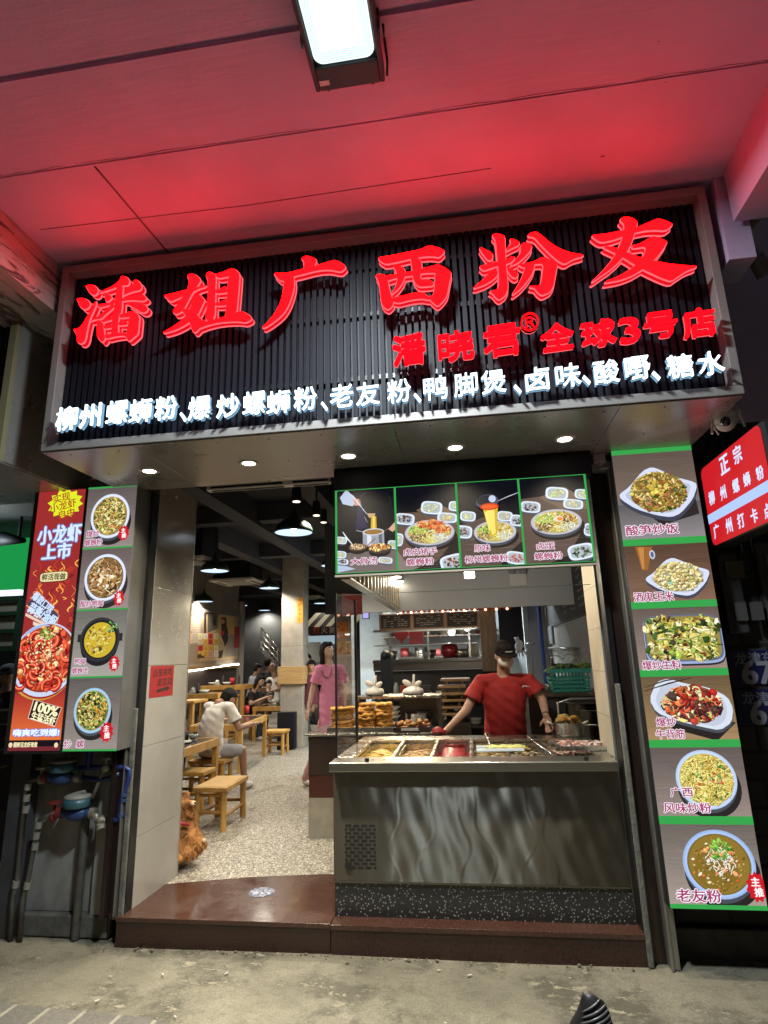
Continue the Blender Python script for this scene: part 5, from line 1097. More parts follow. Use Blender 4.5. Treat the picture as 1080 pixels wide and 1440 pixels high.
for k, (px, py) in enumerate(((555.5, 812.5), (559, 818.5), (563, 824.5), (567, 830), (571, 834.5), (577, 841))):
    q = az(px, py, 2.72)
    lab = ('nearest', 'second', 'third', 'fourth', 'fifth', 'farthest')[k] + ' warm spotlight in the row under the counter hood'
    if first is None:
        first = thing('spot_lamp', lab, 'spotlight', q, 'spotlights under the counter hood')
        g = MB(); g.cyl((0, 0, .008), (0, 0, .07), .078, .07); g.cyl((0, 0, .07), (0, 0, .34), .008); g.build('can', mat('spot_can', (.5, .5, .48), .4), first, local=True); g = MB(); g.cyl((0, 0, -.002), (0, 0, .0075), .07); g.build('lens', SPT, first, local=True); o = first
    else: o = copy_tree(first)
    o.location = q; o['label'] = lab
    aim = (Vector((.1, 4.75, 1.1)) if k < 3 else Vector((-.5, 6.2, 1.1))) - q; lamp('SPOT', 'spot_lamp_light', q + Vector((0, 0, -.012)), 210 if k < 3 else 120, (1, .83, .55), .06, aim.to_track_quat('-Z', 'Y').to_euler(), 95, .8)
q = ay(660, 805, 4.9)
t = thing('led_bulb', 'white LED bulb hanging just below the menu box', 'bulb', q)
g = MB(); g.cyl(q + Vector((0, 0, -.045)), q + Vector((0, 0, .04)), .042); g.build('bulb', emis('bulb_glow', (1, .97, .9), 16.), t)
g = MB(); g.cyl(q + Vector((0, 0, .0405)), q + Vector((0, 0, .66)), .014); g.build('stem', WPL, t)
lamp('POINT', 'led_bulb_light', q + Vector((0, 0, -.07)), 42, (1, .93, .80), .04)

# ================================================================== BACK OF THE SERVING AREA
BRW = mat('brown_laminate', (.055, .036, .030), .35, var=.2, vscale=4); BEI = mat('beige_plinth', (.35, .31, .24), .6, var=.2, vscale=6)
c0, c1 = ay(434, 1178, 5.96), ay(434, 1036, 5.96)
t = thing('cabinet', 'brown laminate cabinet with a beige base beside the steel counter', 'cabinet', (-1.2, 6.3, ZT))
g = MB(); g.box((-1.625, 5.96, .72), (-.35, 6.95, 1.08)); g.build('carcass', BRW, t, bevel=.004)
g = MB(); g.box((-1.62, 5.965, .52), (-.355, 6.94, .719)); g.build('band', mat('red_laminate', (.09, .028, .02), .35), t)
g = MB(); g.box((-1.622, 5.963, .14), (-.353, 6.94, .519)); g.build('base', BEI, t)
g = MB(); g.box((-1.66, 5.93, 1.0805), (-.34, 6.97, 1.10)); g.build('top', STB, t, bevel=.003)
TOF = [mat('tofu_gold', (.72, .37, .055), .5, bump=1., bscale=55, var=.35, vscale=20), mat('tofu_brown', (.55, .25, .05), .55, bump=1., bscale=55, var=.4, vscale=20)]
def tofu_tray(x, y, w_, lab, stacks, h, seed):
    rd = random.Random(seed); t = thing('tofu_tray', lab, 'food tray', (x, y, 1.10), 'trays of fried tofu skins')
    g = MB(); g.box((x - w_ / 2, y - .17, 1.1005), (x + w_ / 2, y + .17, 1.108)); g.box((x - w_ / 2, y - .17, 1.1085), (x + w_ / 2, y - .162, 1.155)); g.box((x - w_ / 2, y - .1615, 1.1085), (x - w_ / 2 + .006, y + .17, 1.155)); g.box((x + w_ / 2 - .006, y - .1615, 1.1085), (x + w_ / 2, y + .17, 1.155)); g.build('tray', STB, t, bevel=.002)
    for i in range(stacks):
        for j in range(h):
            cx = x + (i - (stacks - 1) / 2) * w_ * .92 / stacks + rd.uniform(-.012, .012); r = w_ * .46 / stacks * rd.uniform(.92, 1.06); z = 1.135 + j * .031
            g = MB(); g.cur = (j + i) % 2 if rd.random() < .6 else 0; prof = []
            for q_ in range(9): a_ = -PI / 2 + PI * q_ / 8; prof.append((max(.001, r * (.86 + .14 * math.cos(a_))), .017 * math.sin(a_)))
            prof = [(.001, -.016)] + prof + [(.001, .016)]
            g.lathe((cx, y + rd.uniform(-.02, .02), z), prof, 22, M=Euler((rd.uniform(-.09, .09), rd.uniform(-.09, .09), rd.uniform(0, 6))).to_matrix())
            vs = g.v
            g.v = [(vx + .006 * math.sin(vy * 130 + j * 3), vy + .006 * math.sin(vx * 120 + j), vz + .007 * math.sin(vx * 75 + vy * 60 + j * 2)) for vx, vy, vz in vs]
            g.build('tofu_skin', TOF, t)
q = ay(529, 1030, 6.13); tofu_tray(q.x, 6.13, .385, 'tray of golden fried tofu skins right of the black glass edge', 2, 8, 1)
q = ay(483, 1030, 6.13); tofu_tray(q.x, 6.13, .26, 'tray of golden fried tofu skins left of the black glass edge', 1, 7, 2)
q0, q1 = ay(551, 1032, 6.1), ay(606, 1032, 6.1)
t = thing('snack_tray', 'dark wooden tray with brown fried snacks beside the tofu', 'tray', ((q0.x + q1.x) / 2, 6.1, 1.10))
g = MB(); x0, x1 = q0.x, q1.x; g.box((x0, 5.97, 1.1005), (x1, 6.3, 1.115)); g.box((x0, 5.97, 1.1155), (x1, 5.985, 1.15)); g.box((x0, 6.285, 1.1155), (x1, 6.3, 1.15)); g.box((x0, 5.9855, 1.1155), (x0 + .015, 6.2845, 1.15)); g.box((x1 - .015, 5.9855, 1.1155), (x1, 6.2845, 1.15)); g.build('tray', mat('dark_tray', (.045, .025, .022), .4), t)
g = MB(); g.box((x0 + .11, 5.962, 1.118), (x1 - .11, 5.9695, 1.14)); g.build('label_strip', mat('white_china'), t)
g = MB()
for i in range(34):
    g.cur = i % 2; a_ = (x0 + .13) if i < 22 else (x1 - .10); g.ell((a_ + rd.gauss(0, .04), 6.13 + rd.gauss(0, .05), 1.135 + rd.uniform(0, .055)), (.032, .026, .02), (rd.uniform(-.7, .7), 0, rd.uniform(0, 3)), 9, 6)
g.build('snacks', [mat('snack_brown', (.30, .10, .025), .5, bump=.6, bscale=60), mat('snack_gold', (.5, .26, .07), .5, bump=.6, bscale=60)], t)
# glass fronted steel warmer with bowls, two knotted bags on its top
x0, x1 = ay(556, 1000, 6.5).x, ay(617, 1000, 6.5).x; zt3 = ay(585, 978, 6.5).z
t = thing('food_warmer', 'steel food warmer with a glass side behind the fried snacks', 'warmer', ((x0 + x1) / 2, 6.6, 1.10))
g = MB(); g.box((x0 - .42, 6.45, zt3 - .025), (x1 + .03, 6.9, zt3)); g.build('top_shelf', STB, t, bevel=.003)
g = MB(); g.box((x1 - .01, 6.47, 1.1005), (x1 + .02, 6.88, zt3 - .0255)); g.box((x0, 6.86, 1.1005), (x1 - .0105, 6.88, zt3 - .0255)); g.box((x0 - .4, 6.47, 1.1005), (x0 - .38, 6.88, zt3 - .0255)); g.build('body', STD, t)
g = MB(); g.box((x0, 6.46, 1.1005), (x1 - .011, 6.466, zt3 - .0255)); g.build('glass', GLS, t)
g = MB()
for k in range(3): g.lathe((x0 - .06, 6.55, 1.16 + k * .045), [(.001, 0), (.06, .0), (.11, .05), (.105, .05), (.05, .01)], 20)
solo('bowl_stack', g, mat('white_china'), 'stack of white bowls between the tofu and the warmer', 'bowls')
g = MB(); g.lathe(((x0 + x1) / 2, 6.65, 1.1005), [(.001, .0), (.11, .0), (.14, .05), (.14, .12), (.148, .125), (.13, .12), (.12, .03)], 24); solo('basin', g, STB, 'round steel basin inside the food warmer', 'basin')
BAG = mat('bag_white', (.74, .70, .62), .4, bump=.9, bscale=45)
def bag(px, py, w_, lab):
    q = ay(px, py, 6.62); q.z = zt3; t = thing('plastic_bag', lab, 'bag', q, 'knotted bags on the warmer')
    g = MB(); g.lathe(q, [(.001, .002), (w_ * .45, .004), (w_ * .52, .03), (w_ * .42, .065), (w_ * .2, .085), (.018, .10)], 22)
    g.v = [(a_ + .008 * math.sin(b_ * 90 + c_ * 60), b_ + .008 * math.sin(a_ * 80 + c_ * 50), c_ + (.006 * math.sin(a_ * 70) if c_ > q.z + .01 else 0)) for a_, b_, c_ in g.v]
    g.build('body', BAG, t)
    g = MB(); g.ell(q + Vector((-w_ * .28, 0, .125)), (.055, .02, .03), (0, .5, 0)); g.ell(q + Vector((w_ * .22, 0, .115)), (.05, .02, .026), (0, -.5, 0)); g.tube([q + Vector((0, 0, .09)), q + Vector((.012, 0, .15)), q + Vector((.015, 0, .215))], [.02, .014, .011], 8); g.build('knot', BAG, t)
bag(581, 975, .23, 'white knotted plastic bag on the warmer nearer the vendor'); bag(527, 977, .2, 'white knotted plastic bag behind the tofu stacks')
# wok station floor area, pots and crate on the right
t = thing('side_bench', 'dark steel bench along the tiled wall under the teal crate', 'bench', (1.05, 6.5, ZT))
zb2 = ay(800, 974, 6.3).z
g = MB(); g.box((.55, 6.28, zb2 - .04), (1.305, 7.2, zb2)); g.build('top', STD, t, bevel=.003)
g = MB(); g.box((.56, 6.32, .16), (1.30, 7.19, zb2 - .0405)); g.build('body', mat('bench_dark', (.05, .05, .05), .45, .4), t)
TEAL = mat('teal_plastic', (.03, .25, .20), .45); a, c = ay(771, 941, 6.4), ay(834, 973, 6.4)
t = thing('crate', 'teal slatted plastic crate full of green vegetables', 'crate', ((a.x + c.x) / 2, 6.55, zb2))
g = MB(); X0, X1, Y0, Y1, H0, H1 = a.x + .03, min(c.x, 1.29) - .03, 6.4, 6.72, zb2 + .002, a.z
for z in (H0 + .012, H0 + .052, H0 + .092, H0 + .132, H1 - .02):
    if z > H1: continue
    e_ = .03 * (z - H0) / (H1 - H0); hh = .012 if z < H1 - .03 else .02
    g.box((X0 - e_, Y0, z - hh), (X1 + e_, Y0 + .01, z + hh)); g.box((X0 - e_, Y1 - .01, z - hh), (X1 + e_, Y1, z + hh)); g.box((X0 - e_, Y0 + .0105, z - hh), (X0 - e_ + .01, Y1 - .0105, z + hh)); g.box((X1 + e_ - .01, Y0 + .0105, z - hh), (X1 + e_, Y1 - .0105, z + hh))
for i in range(11):
    x = X0 + (X1 - X0) * i / 10; g.box((x - .007, Y0 + .0012, H0), (x + .007, Y0 + .009, H1 - .02)); g.box((x - .007, Y1 - .009, H0), (x + .007, Y1 - .0012, H1 - .02))
g.box((X0 + .011, Y0 + .011, H0), (X1 - .011, Y1 - .011, H0 + .01)); g.build('crate', TEAL, t)
g = MB()
for i in range(70): g.cur = i % 3; x, y = rd.uniform(X0, X1), rd.uniform(Y0 + .03, Y1 - .03); g.tube([(x - rd.uniform(.02, .1), y, H1 - .03), (x, y + .02, H1 + rd.uniform(.0, .05)), (x + rd.uniform(.02, .1), y, H1 + rd.uniform(-.01, .04))], [.008, .014, .006], 6)
g.build('vegetables', [mat('veg_dark', (.03, .06, .02), .4), mat('veg_green', (.10, .17, .04), .4), mat('veg_light', (.2, .26, .08), .4)], t)
g = MB()
for k, (px, py) in enumerate(((783, 926), (800, 924), (812, 928))):
    q = ay(px, py, 6.5); g.tube([(q.x + .06 * math.cos(i * PI / 5 + .2), q.y, q.z + .05 * math.sin(i * PI / 5) - .02) for i in range(6)], .006, 6)
solo('wire_sieve', g, STB, 'bent wire handles sticking out of the teal crate', 'sieve')
t = thing('seasoning_tray', 'dark tray of steel cups left of the teal crate', 'tray', ay(758, 975, 6.35))
q = Vector((ay(760, 972, 6.4).x, 6.42, zb2)); g = MB(); g.box((q.x - .13, 6.34, zb2 + .001), (q.x + .1, 6.6, zb2 + .03)); g.build('tray', STD, t)
g = MB()
for i in range(4): g.lathe((q.x - .08 + .055 * i, 6.42 + .03 * (i % 2), zb2 + .0305), [(.001, 0), (.026, 0), (.03, .05), (.026, .05), (.022, .01)], 14)
g.build('cups', STB, t)
def barrel(px, py, r, Y, h, lab):
    q = ay(px, py, Y); t = thing('stock_pot', lab, 'stock pot', (q.x, Y, ZT), 'tall steel stock pots')
    g = MB(); g.lathe((q.x, Y, ZT), [(.001, 0), (r, 0), (r, q.z - ZT), (r + .012, q.z - ZT + .008), (r - .006, q.z - ZT + .008), (r - .012, q.z - ZT - .3)], 32); g.build('body', STD, t)
    g = MB()
    for z in (q.z - .12, q.z - .3): g.lathe((q.x, Y, z), [(r + .001, 0), (r + .005, .006), (r + .001, .012)], 32)
    g.build('ring', STB, t)
barrel(838, 998, .165, 5.72, 1, 'tall steel stock pot beside the cream pillar'); barrel(823, 988, .19, 6.05, 1, 'wider steel stock pot behind the first one')
q = ay(788, 988, 5.95); g = MB(); g.tube([(q.x, 5.95, ZT), (q.x - .02, 5.95, q.z), (q.x + .1, 5.96, q.z + .03), (q.x + .34, 5.97, q.z + .025)], .014, 8); solo('pot_rack', g, mat('alu_grey'), 'pale metal rack rail around the stock pots', 'rack')

# right wall: chalkboard, breaker panel, towel rail, conduits
XW = 1.305
class WallPrint(PxPrint):      # on a wall facing -X, seen with larger Y to the left
    def uv(s, px, py): q = ax(px, py, s.Y); return (s.o.y - q.y, s.o.z - q.z)
class WallPrintR(PxPrint):     # on a wall facing +X
    def uv(s, px, py): q = ax(px, py, s.Y); return (q.y - s.o.y, s.o.z - q.z)
q0, q1, q2, q3 = ax(761, 812, XW), ax(829, 794, XW), ax(765, 880, XW), ax(829, 873, XW)
yA, yB, zA, zB = (q0.y + q2.y) / 2, (q1.y + q3.y) / 2, (q0.z + q1.z) / 2, (q2.z + q3.z) / 2
t = thing('chalkboard', 'large black chalkboard menu on the tiled kitchen wall', 'chalkboard', (XW, (yA + yB) / 2, zB))
g = MB(); g.box((XW - .02, yB, zB), (XW + .002, yA, zA)); g.build('frame', mat('board_frame', (.03, .03, .03), .5), t)
P = WallPrint((XW - .0205, yA, zA), (0, -1, 0), FZ, (-1, 0, 0), yA - yB, zA - zB).setup(XW - .0205); rd = random.Random(4)
P.rect(.02, .02, P.w - .02, P.h - .02, (44, 46, 48)); P.rect(P.w * .36, .02, P.w * .37, P.h - .02, (26, 27, 28))
for col in range(4):
    for row in range(7):
        u = P.w * (.42 + col * .145); v = P.h * (.1 + row * .12)
        if rd.random() < .12: continue
        for i in range(rd.randint(3, 5)):
            P.S  # chalk strokes
            P.strand([(u + i * .07, v + rd.uniform(-.012, .012)), (u + i * .07 + .03, v + rd.uniform(-.02, .02)), (u + i * .07 + .05, v + rd.uniform(-.012, .012))], .018, (176, 178, 176))
BRD = print_mat('board_print', 0, .7); P.build('chalk_writing', BRD, t)
t = thing('breaker_panel', 'small grey breaker panel under the wall chalkboard', 'panel', ax(772, 905, XW))
q0, q1 = ax(764, 884, XW), ax(780, 905, XW); g = MB(); g.box((XW - .03, q1.y, q1.z), (XW + .003, q0.y, q0.z)); g.build('case', mat('panel_grey', (.16, .17, .18), .5), t, bevel=.004); g = MB(); g.box((XW - .034, q1.y + .08, q1.z + .04), (XW - .0305, q0.y - .08, q0.z - .04)); g.build('door', mat('panel_grey2', (.2, .21, .22), .5), t)
g = MB(); q0, q1 = ax(766, 911, XW - .05), ax(808, 912, XW - .05); g.tube([q0, q1], .014, 8)
for q in (q0, q1): g.cyl(q, q + Vector((.055, 0, 0)), .01)
q = ax(806, 920, XW - .05); g.box((q.x, q.y - .05, q.z - .1), (q.x + .03, q.y + .05, q.z + .08)); solo('towel_rail', g, mat('alu_grey'), 'pale metal rail on the tiled kitchen wall', 'rail')
g = MB(); yy = 9.9; q0, q1 = ay(751, 790, yy), ay(762, 945, yy); g.tube([(q0.x, yy, 3.9), (q0.x + .01, yy, 1.3)], .03, 10); solo('blue_pipe', g, mat('pipe_blue', (.02, .06, .25), .4), 'blue water pipe running down beside the chalkboard', 'pipe')
g = MB(); g.tube([(q0.x + .12, yy, 3.9), (q0.x + .13, yy, 1.3)], .035, 10); solo('conduit', g, mat('alu_grey'), 'pale conduit beside the blue kitchen pipe', 'pipe')
g = MB(); g.box((ay(738, 900, 10).x, 10.0, ZT), (1.6, 10.1, 3.97)); tag(g.build('partition', mat('partition_white', (.45, .47, .48), .5, var=.06, vscale=3)), 'pale panelled partition beyond the chalkboard', 'wall')
g = MB(); g.box((ay(745, 900, 9.98).x, 9.97, 1.0), (ay(747, 900, 9.98).x, 9.999, 3.2)); g.tube([ay(752, 905, 9.9), ay(740, 905, 9.9)], .012); solo('partition_trim', g, mat('alu_grey'), 'thin vertical trim on the pale partition', 'trim')
t = thing('emergency_light', 'white twin head emergency lamp on the hood panel', 'emergency lamp', ay(728, 812, 7.29))
a, c = ay(716, 808, 7.29), ay(741, 823, 7.29); g = MB(); g.box((a.x, 7.26, c.z), (c.x, 7.2985, a.z)); g.build('case', WPL, t, bevel=.004)
for px in (720, 736):
    g = MB(); q = ay(px, 803, 7.27); g.ell(q, (.05, .03, .04)); g.build('lamp_head', mat('grey_head', (.3, .31, .33), .3), t)
# ================================================================== KITCHEN PASS-THROUGH AND DINING ROOM
YK = 9.0
wx0, wx1 = ay(525, 900, YK).x, ay(672, 900, YK).x
t = thing('kitchen_counter', 'dark steel serving hatch of the back kitchen below three chalkboards', 'kitchen hatch', ((wx0 + wx1) / 2, YK, ZT))
zc = ay(610, 926, YK).z
g = MB(); g.box((wx0, YK - .12, zc - .05), (wx1 + .35, YK + .5, zc)); g.build('hatch_sill', mat('steel_dark'), t, bevel=.003)
g = MB(); g.box((wx0, YK - .05, zc - .16), (wx1 + .35, YK + .3, zc - .051)); g.build('shelf_front', STD, t)
zs1, zs2 = ay(610, 905, YK).z, ay(610, 886, YK).z
g = MB(); g.box((wx0, YK, zs1 - .012), (wx1, YK + .3, zs1)); g.box((wx0, YK, zs2 - .01), (wx1, YK + .05, zs2 + .03))
for px in (548, 602, 660): x = ay(px, 900, YK).x; g.box((x - .015, YK + .01, zc + .001), (x + .015, YK + .04, zs2 - .011))
g.build('shelf', mat('steel_shelf', (.4, .42, .42), .3, 1.), t)
g = MB(); g.box((wx0, YK + .05, ZT), (wx1 + .35, YK + .1, zc - .17)); g.build('lower_back', mat('lower_dark', (.03, .03, .033), .6), t)
g = MB()
for k in range(3): z = .45 + k * .38; g.box((wx0, YK - .3, z), (wx1 + .3, YK + .04, z + .025))
g.build('lower_shelf', STD, t)
rd = random.Random(9); CHB = [mat('bowl_wood', (.24, .14, .06), .5), mat('bowl_cream', (.5, .46, .38), .4), mat('box_red', (.26, .035, .03), .5), mat('jar_glass', (.3, .34, .32), .15), mat('jar_dark', (.03, .03, .03), .4), mat('bottle_white', (.55, .55, .52), .4)]
ORD = ['first', 'second', 'third', 'fourth', 'fifth', 'sixth', 'seventh', 'eighth', 'ninth', 'tenth', 'eleventh', 'twelfth']
SHL = ['bowl stack under the kitchen hatch', 'jar under the kitchen hatch', 'box under the kitchen hatch']
for k in range(3):
    x = wx0 + .1; cnt = [0, 0, 0]
    while x < wx1 + .1:
        z = .475 + k * .38; kind = rd.randint(0, 2); g = MB(); r = rd.uniform(.06, .11)
        if kind == 0:
            for i in range(rd.randint(2, 5)): g.lathe((x, YK - .14, z + .001 + i * .04), [(.001, 0), (r * .6, 0), (r, .05), (r * .94, .05), (r * .5, .01)], 16)
        elif kind == 1: g.lathe((x, YK - .14, z + .001), [(.001, 0), (r * .7, 0), (r * .7, .16), (r * .4, .19), (r * .4, .22), (.001, .22)], 16)
        else: g.box((x - r, YK - .24, z + .001), (x + r, YK - .05, z + .18))
        tag(g.build(('bowl_stack', 'jar', 'storage_box')[kind], CHB[(0, 3, 2)[kind]] if rd.random() < .6 else CHB[rd.choice((1, 4))], bevel=.004 if kind == 2 else 0), ORD[cnt[kind]] + (' stack of bowls', ' lidded jar', ' storage box')[kind] + ' from the left on the ' + ('bottom', 'middle', 'top')[k] + ' shelf under the kitchen hatch', ('bowls', 'jar', 'box')[kind], ('bowl stacks under the hatch', 'jars under the hatch', 'boxes under the hatch')[kind])
        x += r * 2 + .05; cnt[kind] += 1
# things on the hatch sill and the shelf above it
for k, (px, kind, lab) in enumerate(((565, 'heart', 'red heart shaped plaque on the kitchen hatch shelf'), (578, 'plaque', 'square red plaque beside the heart in the kitchen hatch'), (632, 'pot', 'red enamel pot standing in the kitchen hatch'), (665, 'jar', 'cream jar at the right end of the kitchen hatch'), (603, 'tub', 'steel tub in the middle of the kitchen hatch'), (550, 'tub', 'steel tub at the left end of the kitchen hatch'), (648, 'tub', 'steel tub between red pot and cream jar'))):
    x = ay(px, 915, YK + .15).x; g = MB(); z = zc + .001
    if kind == 'heart':
        pts = [(.016 * 16 * math.sin(a_) ** 3 * .045 * 10, .1 * .08 * (13 * math.cos(a_) - 5 * math.cos(2 * a_) - 2 * math.cos(3 * a_) - math.cos(4 * a_))) for a_ in [2 * PI * i / 28 for i in range(28)]]
        g.prism(pts, (x, YK + .15, zs1 + .14), (1, 0, 0), (0, 0, 1), (0, 1, 0), 0, .03); solo('heart_plaque', g, mat('plaque_red', (.35, .02, .03), .4), lab, 'plaque')
    elif kind == 'plaque': g.box((x - .02, YK + .15, zs1 + .001), (x + .20, YK + .18, zs1 + .24)); solo('plaque', g, mat('plaque_red'), lab, 'plaque', bevel=.004)
    elif kind == 'pot': g.lathe((x, YK + .2, z), [(.001, 0), (.11, 0), (.14, .08), (.13, .18), (.05, .22), (.001, .23)], 20); solo('pot', g, mat('enamel_red', (.3, .02, .03), .2), lab, 'pot')
    elif kind == 'jar': g.lathe((x, YK + .2, z), [(.001, 0), (.09, 0), (.1, .1), (.08, .17), (.08, .2), (.001, .2)], 20); solo('jar', g, CHB[1], lab, 'jar')
    else: g.lathe((x, YK + .2, z), [(.001, 0), (.1, 0), (.115, .13), (.108, .13), (.09, .01)], 20); solo('tub', g, STB, lab, 'tub')
q0, q1 = ay(533, 863, YK - .02), ay(673, 863, YK - .02); zt5, zb5 = ay(600, 862, YK - .02).z, ay(600, 884, YK - .02).z
cell = (q1.x - q0.x) / 3
for k in range(3):
    x0 = q0.x + k * cell; t = thing('chalkboard', ('left', 'middle', 'right')[k] + 'most of the three framed chalkboards above the kitchen hatch' if k != 1 else 'middle one of the three framed chalkboards above the kitchen hatch', 'chalkboard', (x0 + cell / 2, YK, zb5), 'chalkboards above the hatch')
    g = MB(); g.box((x0 + .003, YK - .04, zb5), (x0 + cell - .003, YK - .001, zt5)); g.build('frame', mat('board_wood', (.26, .12, .06), .5), t)
    P = Print((x0 + .03, YK - .0405, zt5 - .02), FX, FZ, FN, cell - .06, zt5 - zb5 - .04); P.rect(0, 0, P.w, P.h, (34, 33, 33))
    for row in range(5):
        for i in range(7):
            if rd.random() < .6: u, v = P.w * (.08 + i * .12), P.h * (.14 + row * .17); P.strand([(u, v), (u + .03, v + rd.uniform(-.01, .01)), (u + .05, v)], .013, (150, 140, 130))
    P.build('chalk_writing', BRD, t)
g = MB(); x0, x1 = ay(676, 900, 8.9).x, ay(699, 900, 8.9).x; g.box((x0, 8.86, zc - .2), (x1, 9.0, 3.9)); solo('wood_post', g, mat('old_wood', (.24, .17, .11), .7, var=.35, vscale=9, stretch=(6, 6, .6)), 'weathered wooden post right of the kitchen hatch', 'post')
g = MB(); g.box((ay(703, 900, 9.5).x, 9.5, ay(720, 918, 9.5).z), (ay(737, 900, 9.5).x, 9.53, 3.6)); solo('doorway_sheet', g, mat('doorway_dark', (.012, .013, .02), .8), 'dark curtain hanging in the kitchen doorway', 'curtain')  # near-black sheet added to make the doorway opening dark
WTR = mat('tray_wood', (.30, .17, .07), .5, var=.3, vscale=9)
for k in range(6):
    q = ay(634 + (k % 2) * 4, 1000 - k * 9.5, 8.1); g = MB(); g.box((q.x - .17, 7.95, q.z - .045), (q.x + .17 + .02 * (k % 3), 8.3, q.z - .012)); g.box((q.x - .12, 8.0, q.z - .09), (q.x - .09, 8.25, q.z - .0455)); g.box((q.x + .09, 8.0, q.z - .09), (q.x + .12, 8.25, q.z - .0455))
    tag(g.build('wooden_tray', WTR, bevel=.005), ('bottom', 'second from bottom', 'third from bottom', 'third from top', 'second from top', 'topmost')[k] + ' wooden tray in the stack left of the vendor', 'tray', 'wooden trays stacked left of the vendor')
q = ay(634, 1004, 8.1); g = MB(); g.box((q.x - .25, 7.9, ZT), (q.x + .25, 8.35, q.z - .09)); solo('side_cabinet', g, STD, 'low steel cabinet carrying the stack of wooden trays', 'cabinet')
# glove hung by the doorway
q = ay(730, 908, 9.2); GLV = mat('glove_white', (.66, .70, .74), .6)
g = MB(); g.ell(q, (.06, .02, .085), (0, .3, 0))
for i in range(4): a_ = q + Vector((-.035 + i * .028, 0, -.07)); g.tube([a_, a_ + Vector((.02 * (i - 1), 0, -.05)), a_ + Vector((.026 * (i - 1), .0, -.10 + .012 * abs(i - 1.5)))], [.014, .013, .009], 8)
g.tube([q + Vector((.05, 0, .0)), q + Vector((.09, 0, -.02)), q + Vector((.12, 0, -.06))], [.016, .014, .01], 8); g.tube([q + Vector((-.02, 0, .07)), q + Vector((-.03, 0, .13))], [.03, .035], 8)
solo('glove', g, GLV, 'white rubber glove hung up beside the kitchen doorway', 'glove')
# kitchen room behind the hatch
KW = mat('kitchen_wall_pale', (.42, .48, .50), .4, var=.15, vscale=2)
g = MB(); g.box((-2.2, 12.0, ZT), (1.6, 12.1, 3.97)); tag(g.build('kitchen_wall', KW), 'pale back wall of the kitchen behind the hatch', 'wall')
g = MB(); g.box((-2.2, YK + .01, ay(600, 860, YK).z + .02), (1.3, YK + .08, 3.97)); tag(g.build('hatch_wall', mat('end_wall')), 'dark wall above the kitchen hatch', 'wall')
t = thing('range_hood', 'steel cooker hood at the back of the kitchen', 'hood', (-.5, 11.5, 2.4)); g = MB(); g.box((-1.6, 11.2, 2.62), (.3, 11.98, 3.1)); g.build('canopy', STB, t); g = MB(); g.box((-1.62, 11.18, 2.58), (.32, 11.99, 2.619)); g.build('rim', STD, t)
t = thing('kitchen_shelf', 'long steel wall shelf with pans in the kitchen', 'shelf', (-.5, 11.8, 2.0)); g = MB(); g.box((-1.7, 11.7, 2.2), (.9, 11.99, 2.22)); g.box((-1.7, 11.6, 1.8), (.9, 11.99, 1.82)); g.build('board', STB, t)
for k in range(15):
    g = MB(); r = rd.uniform(.06, .14); x = -1.6 + k * .165; z = 2.2205 if k % 2 else 1.8205; g.lathe((x, 11.82, z), [(.001, 0), (r, 0), (r, rd.uniform(.06, .2)), (r * .9, .05), (.001, .04)], 14)
    tag(g.build('pan', rd.choice([STB, CHB[4], CHB[2], CHB[1]])), ORD[k // 2] + ' pan from the left on the ' + ('lower', 'upper')[k % 2] + ' shelf of the far kitchen wall', 'pan', 'pans on the kitchen shelves')
for k, x in enumerate((-1.1, .1)):
    t = thing('tube_lamp', ('left', 'right')[k] + ' bright tube lamp on the kitchen ceiling', 'tube lamp', (x, 10.6, 3.4), 'tube lamps in the kitchen'); g = MB(); g.cyl((x - .5, 10.6, 3.3), (x + .5, 10.6, 3.3), .02); g.build('tube', emis('tube_glow', (.85, .95, 1), 12.), t); g = MB(); g.box((x - .55, 10.57, 3.33), (x + .55, 10.63, 3.39)); g.build('batten', WPL, t)
    g = MB(); g.cyl((x, 10.6, 3.39), (x, 10.6, 3.98), .01); g.build('stem', WPL, t); lamp('AREA', 'tube_lamp_light', (x, 10.6, 3.26), 110, (.85, .95, 1), (1., .06))
for k, (px, py) in enumerate(((657, 882), (560, 884), (635, 889))):
    q = ay(px, py, 9.6 + .4 * k); g = MB(); g.ell(q, (.06, .06, .06)); g.cyl(q + Vector((0, 0, .05)), (q.x, q.y, 3.97), .008)
    tag(g.build('bulb', emis('kitchen_bulb', (1, .97, .9), 9.)), ('bright', 'dim', 'small')[k] + ' round bulb hanging in the kitchen ' + ('at the right', 'at the left', 'in the middle')[k], 'bulb')
# red awning with scalloped edge and its lights
RAW = mat('awning_red', (.20, .012, .012), .6); a0, a1 = ay(492, 845, 8.3), ay(560, 858, 8.9)
t = thing('awning', 'red scalloped awning running above the kitchen hatch', 'awning', (a1.x, 8.9, a1.z))
g = MB(); g.quad((a0.x - .1, 8.2, a0.z + .1), (a1.x, 8.85, a1.z + .22), (a1.x, 8.87, a1.z), (a0.x - .1, 8.22, a0.z - .22)); g.box((a1.x, 8.84, a1.z - .02), (wx1 + .5, 8.88, a1.z + .22)); g.build('valance', RAW, t, recalc=False)
g = MB()
for k in range(22): x = a1.x + k * (wx1 + .5 - a1.x) / 21; g.ell((x, 8.83, a1.z - .02), (.035, .012, .035), nu=10, nv=6)
g.build('scallop', mat('scallop_red', (.3, .03, .02), .6), t)
g = MB()
for k in range(11): x = a1.x + .05 + k * (wx1 + .4 - a1.x) / 10; g.ell((x, 8.80, a1.z - .05), (.018, .018, .018), nu=8, nv=5)
g.build('light_string', emis('string_glow', (1, .5, .25), 5.), t)
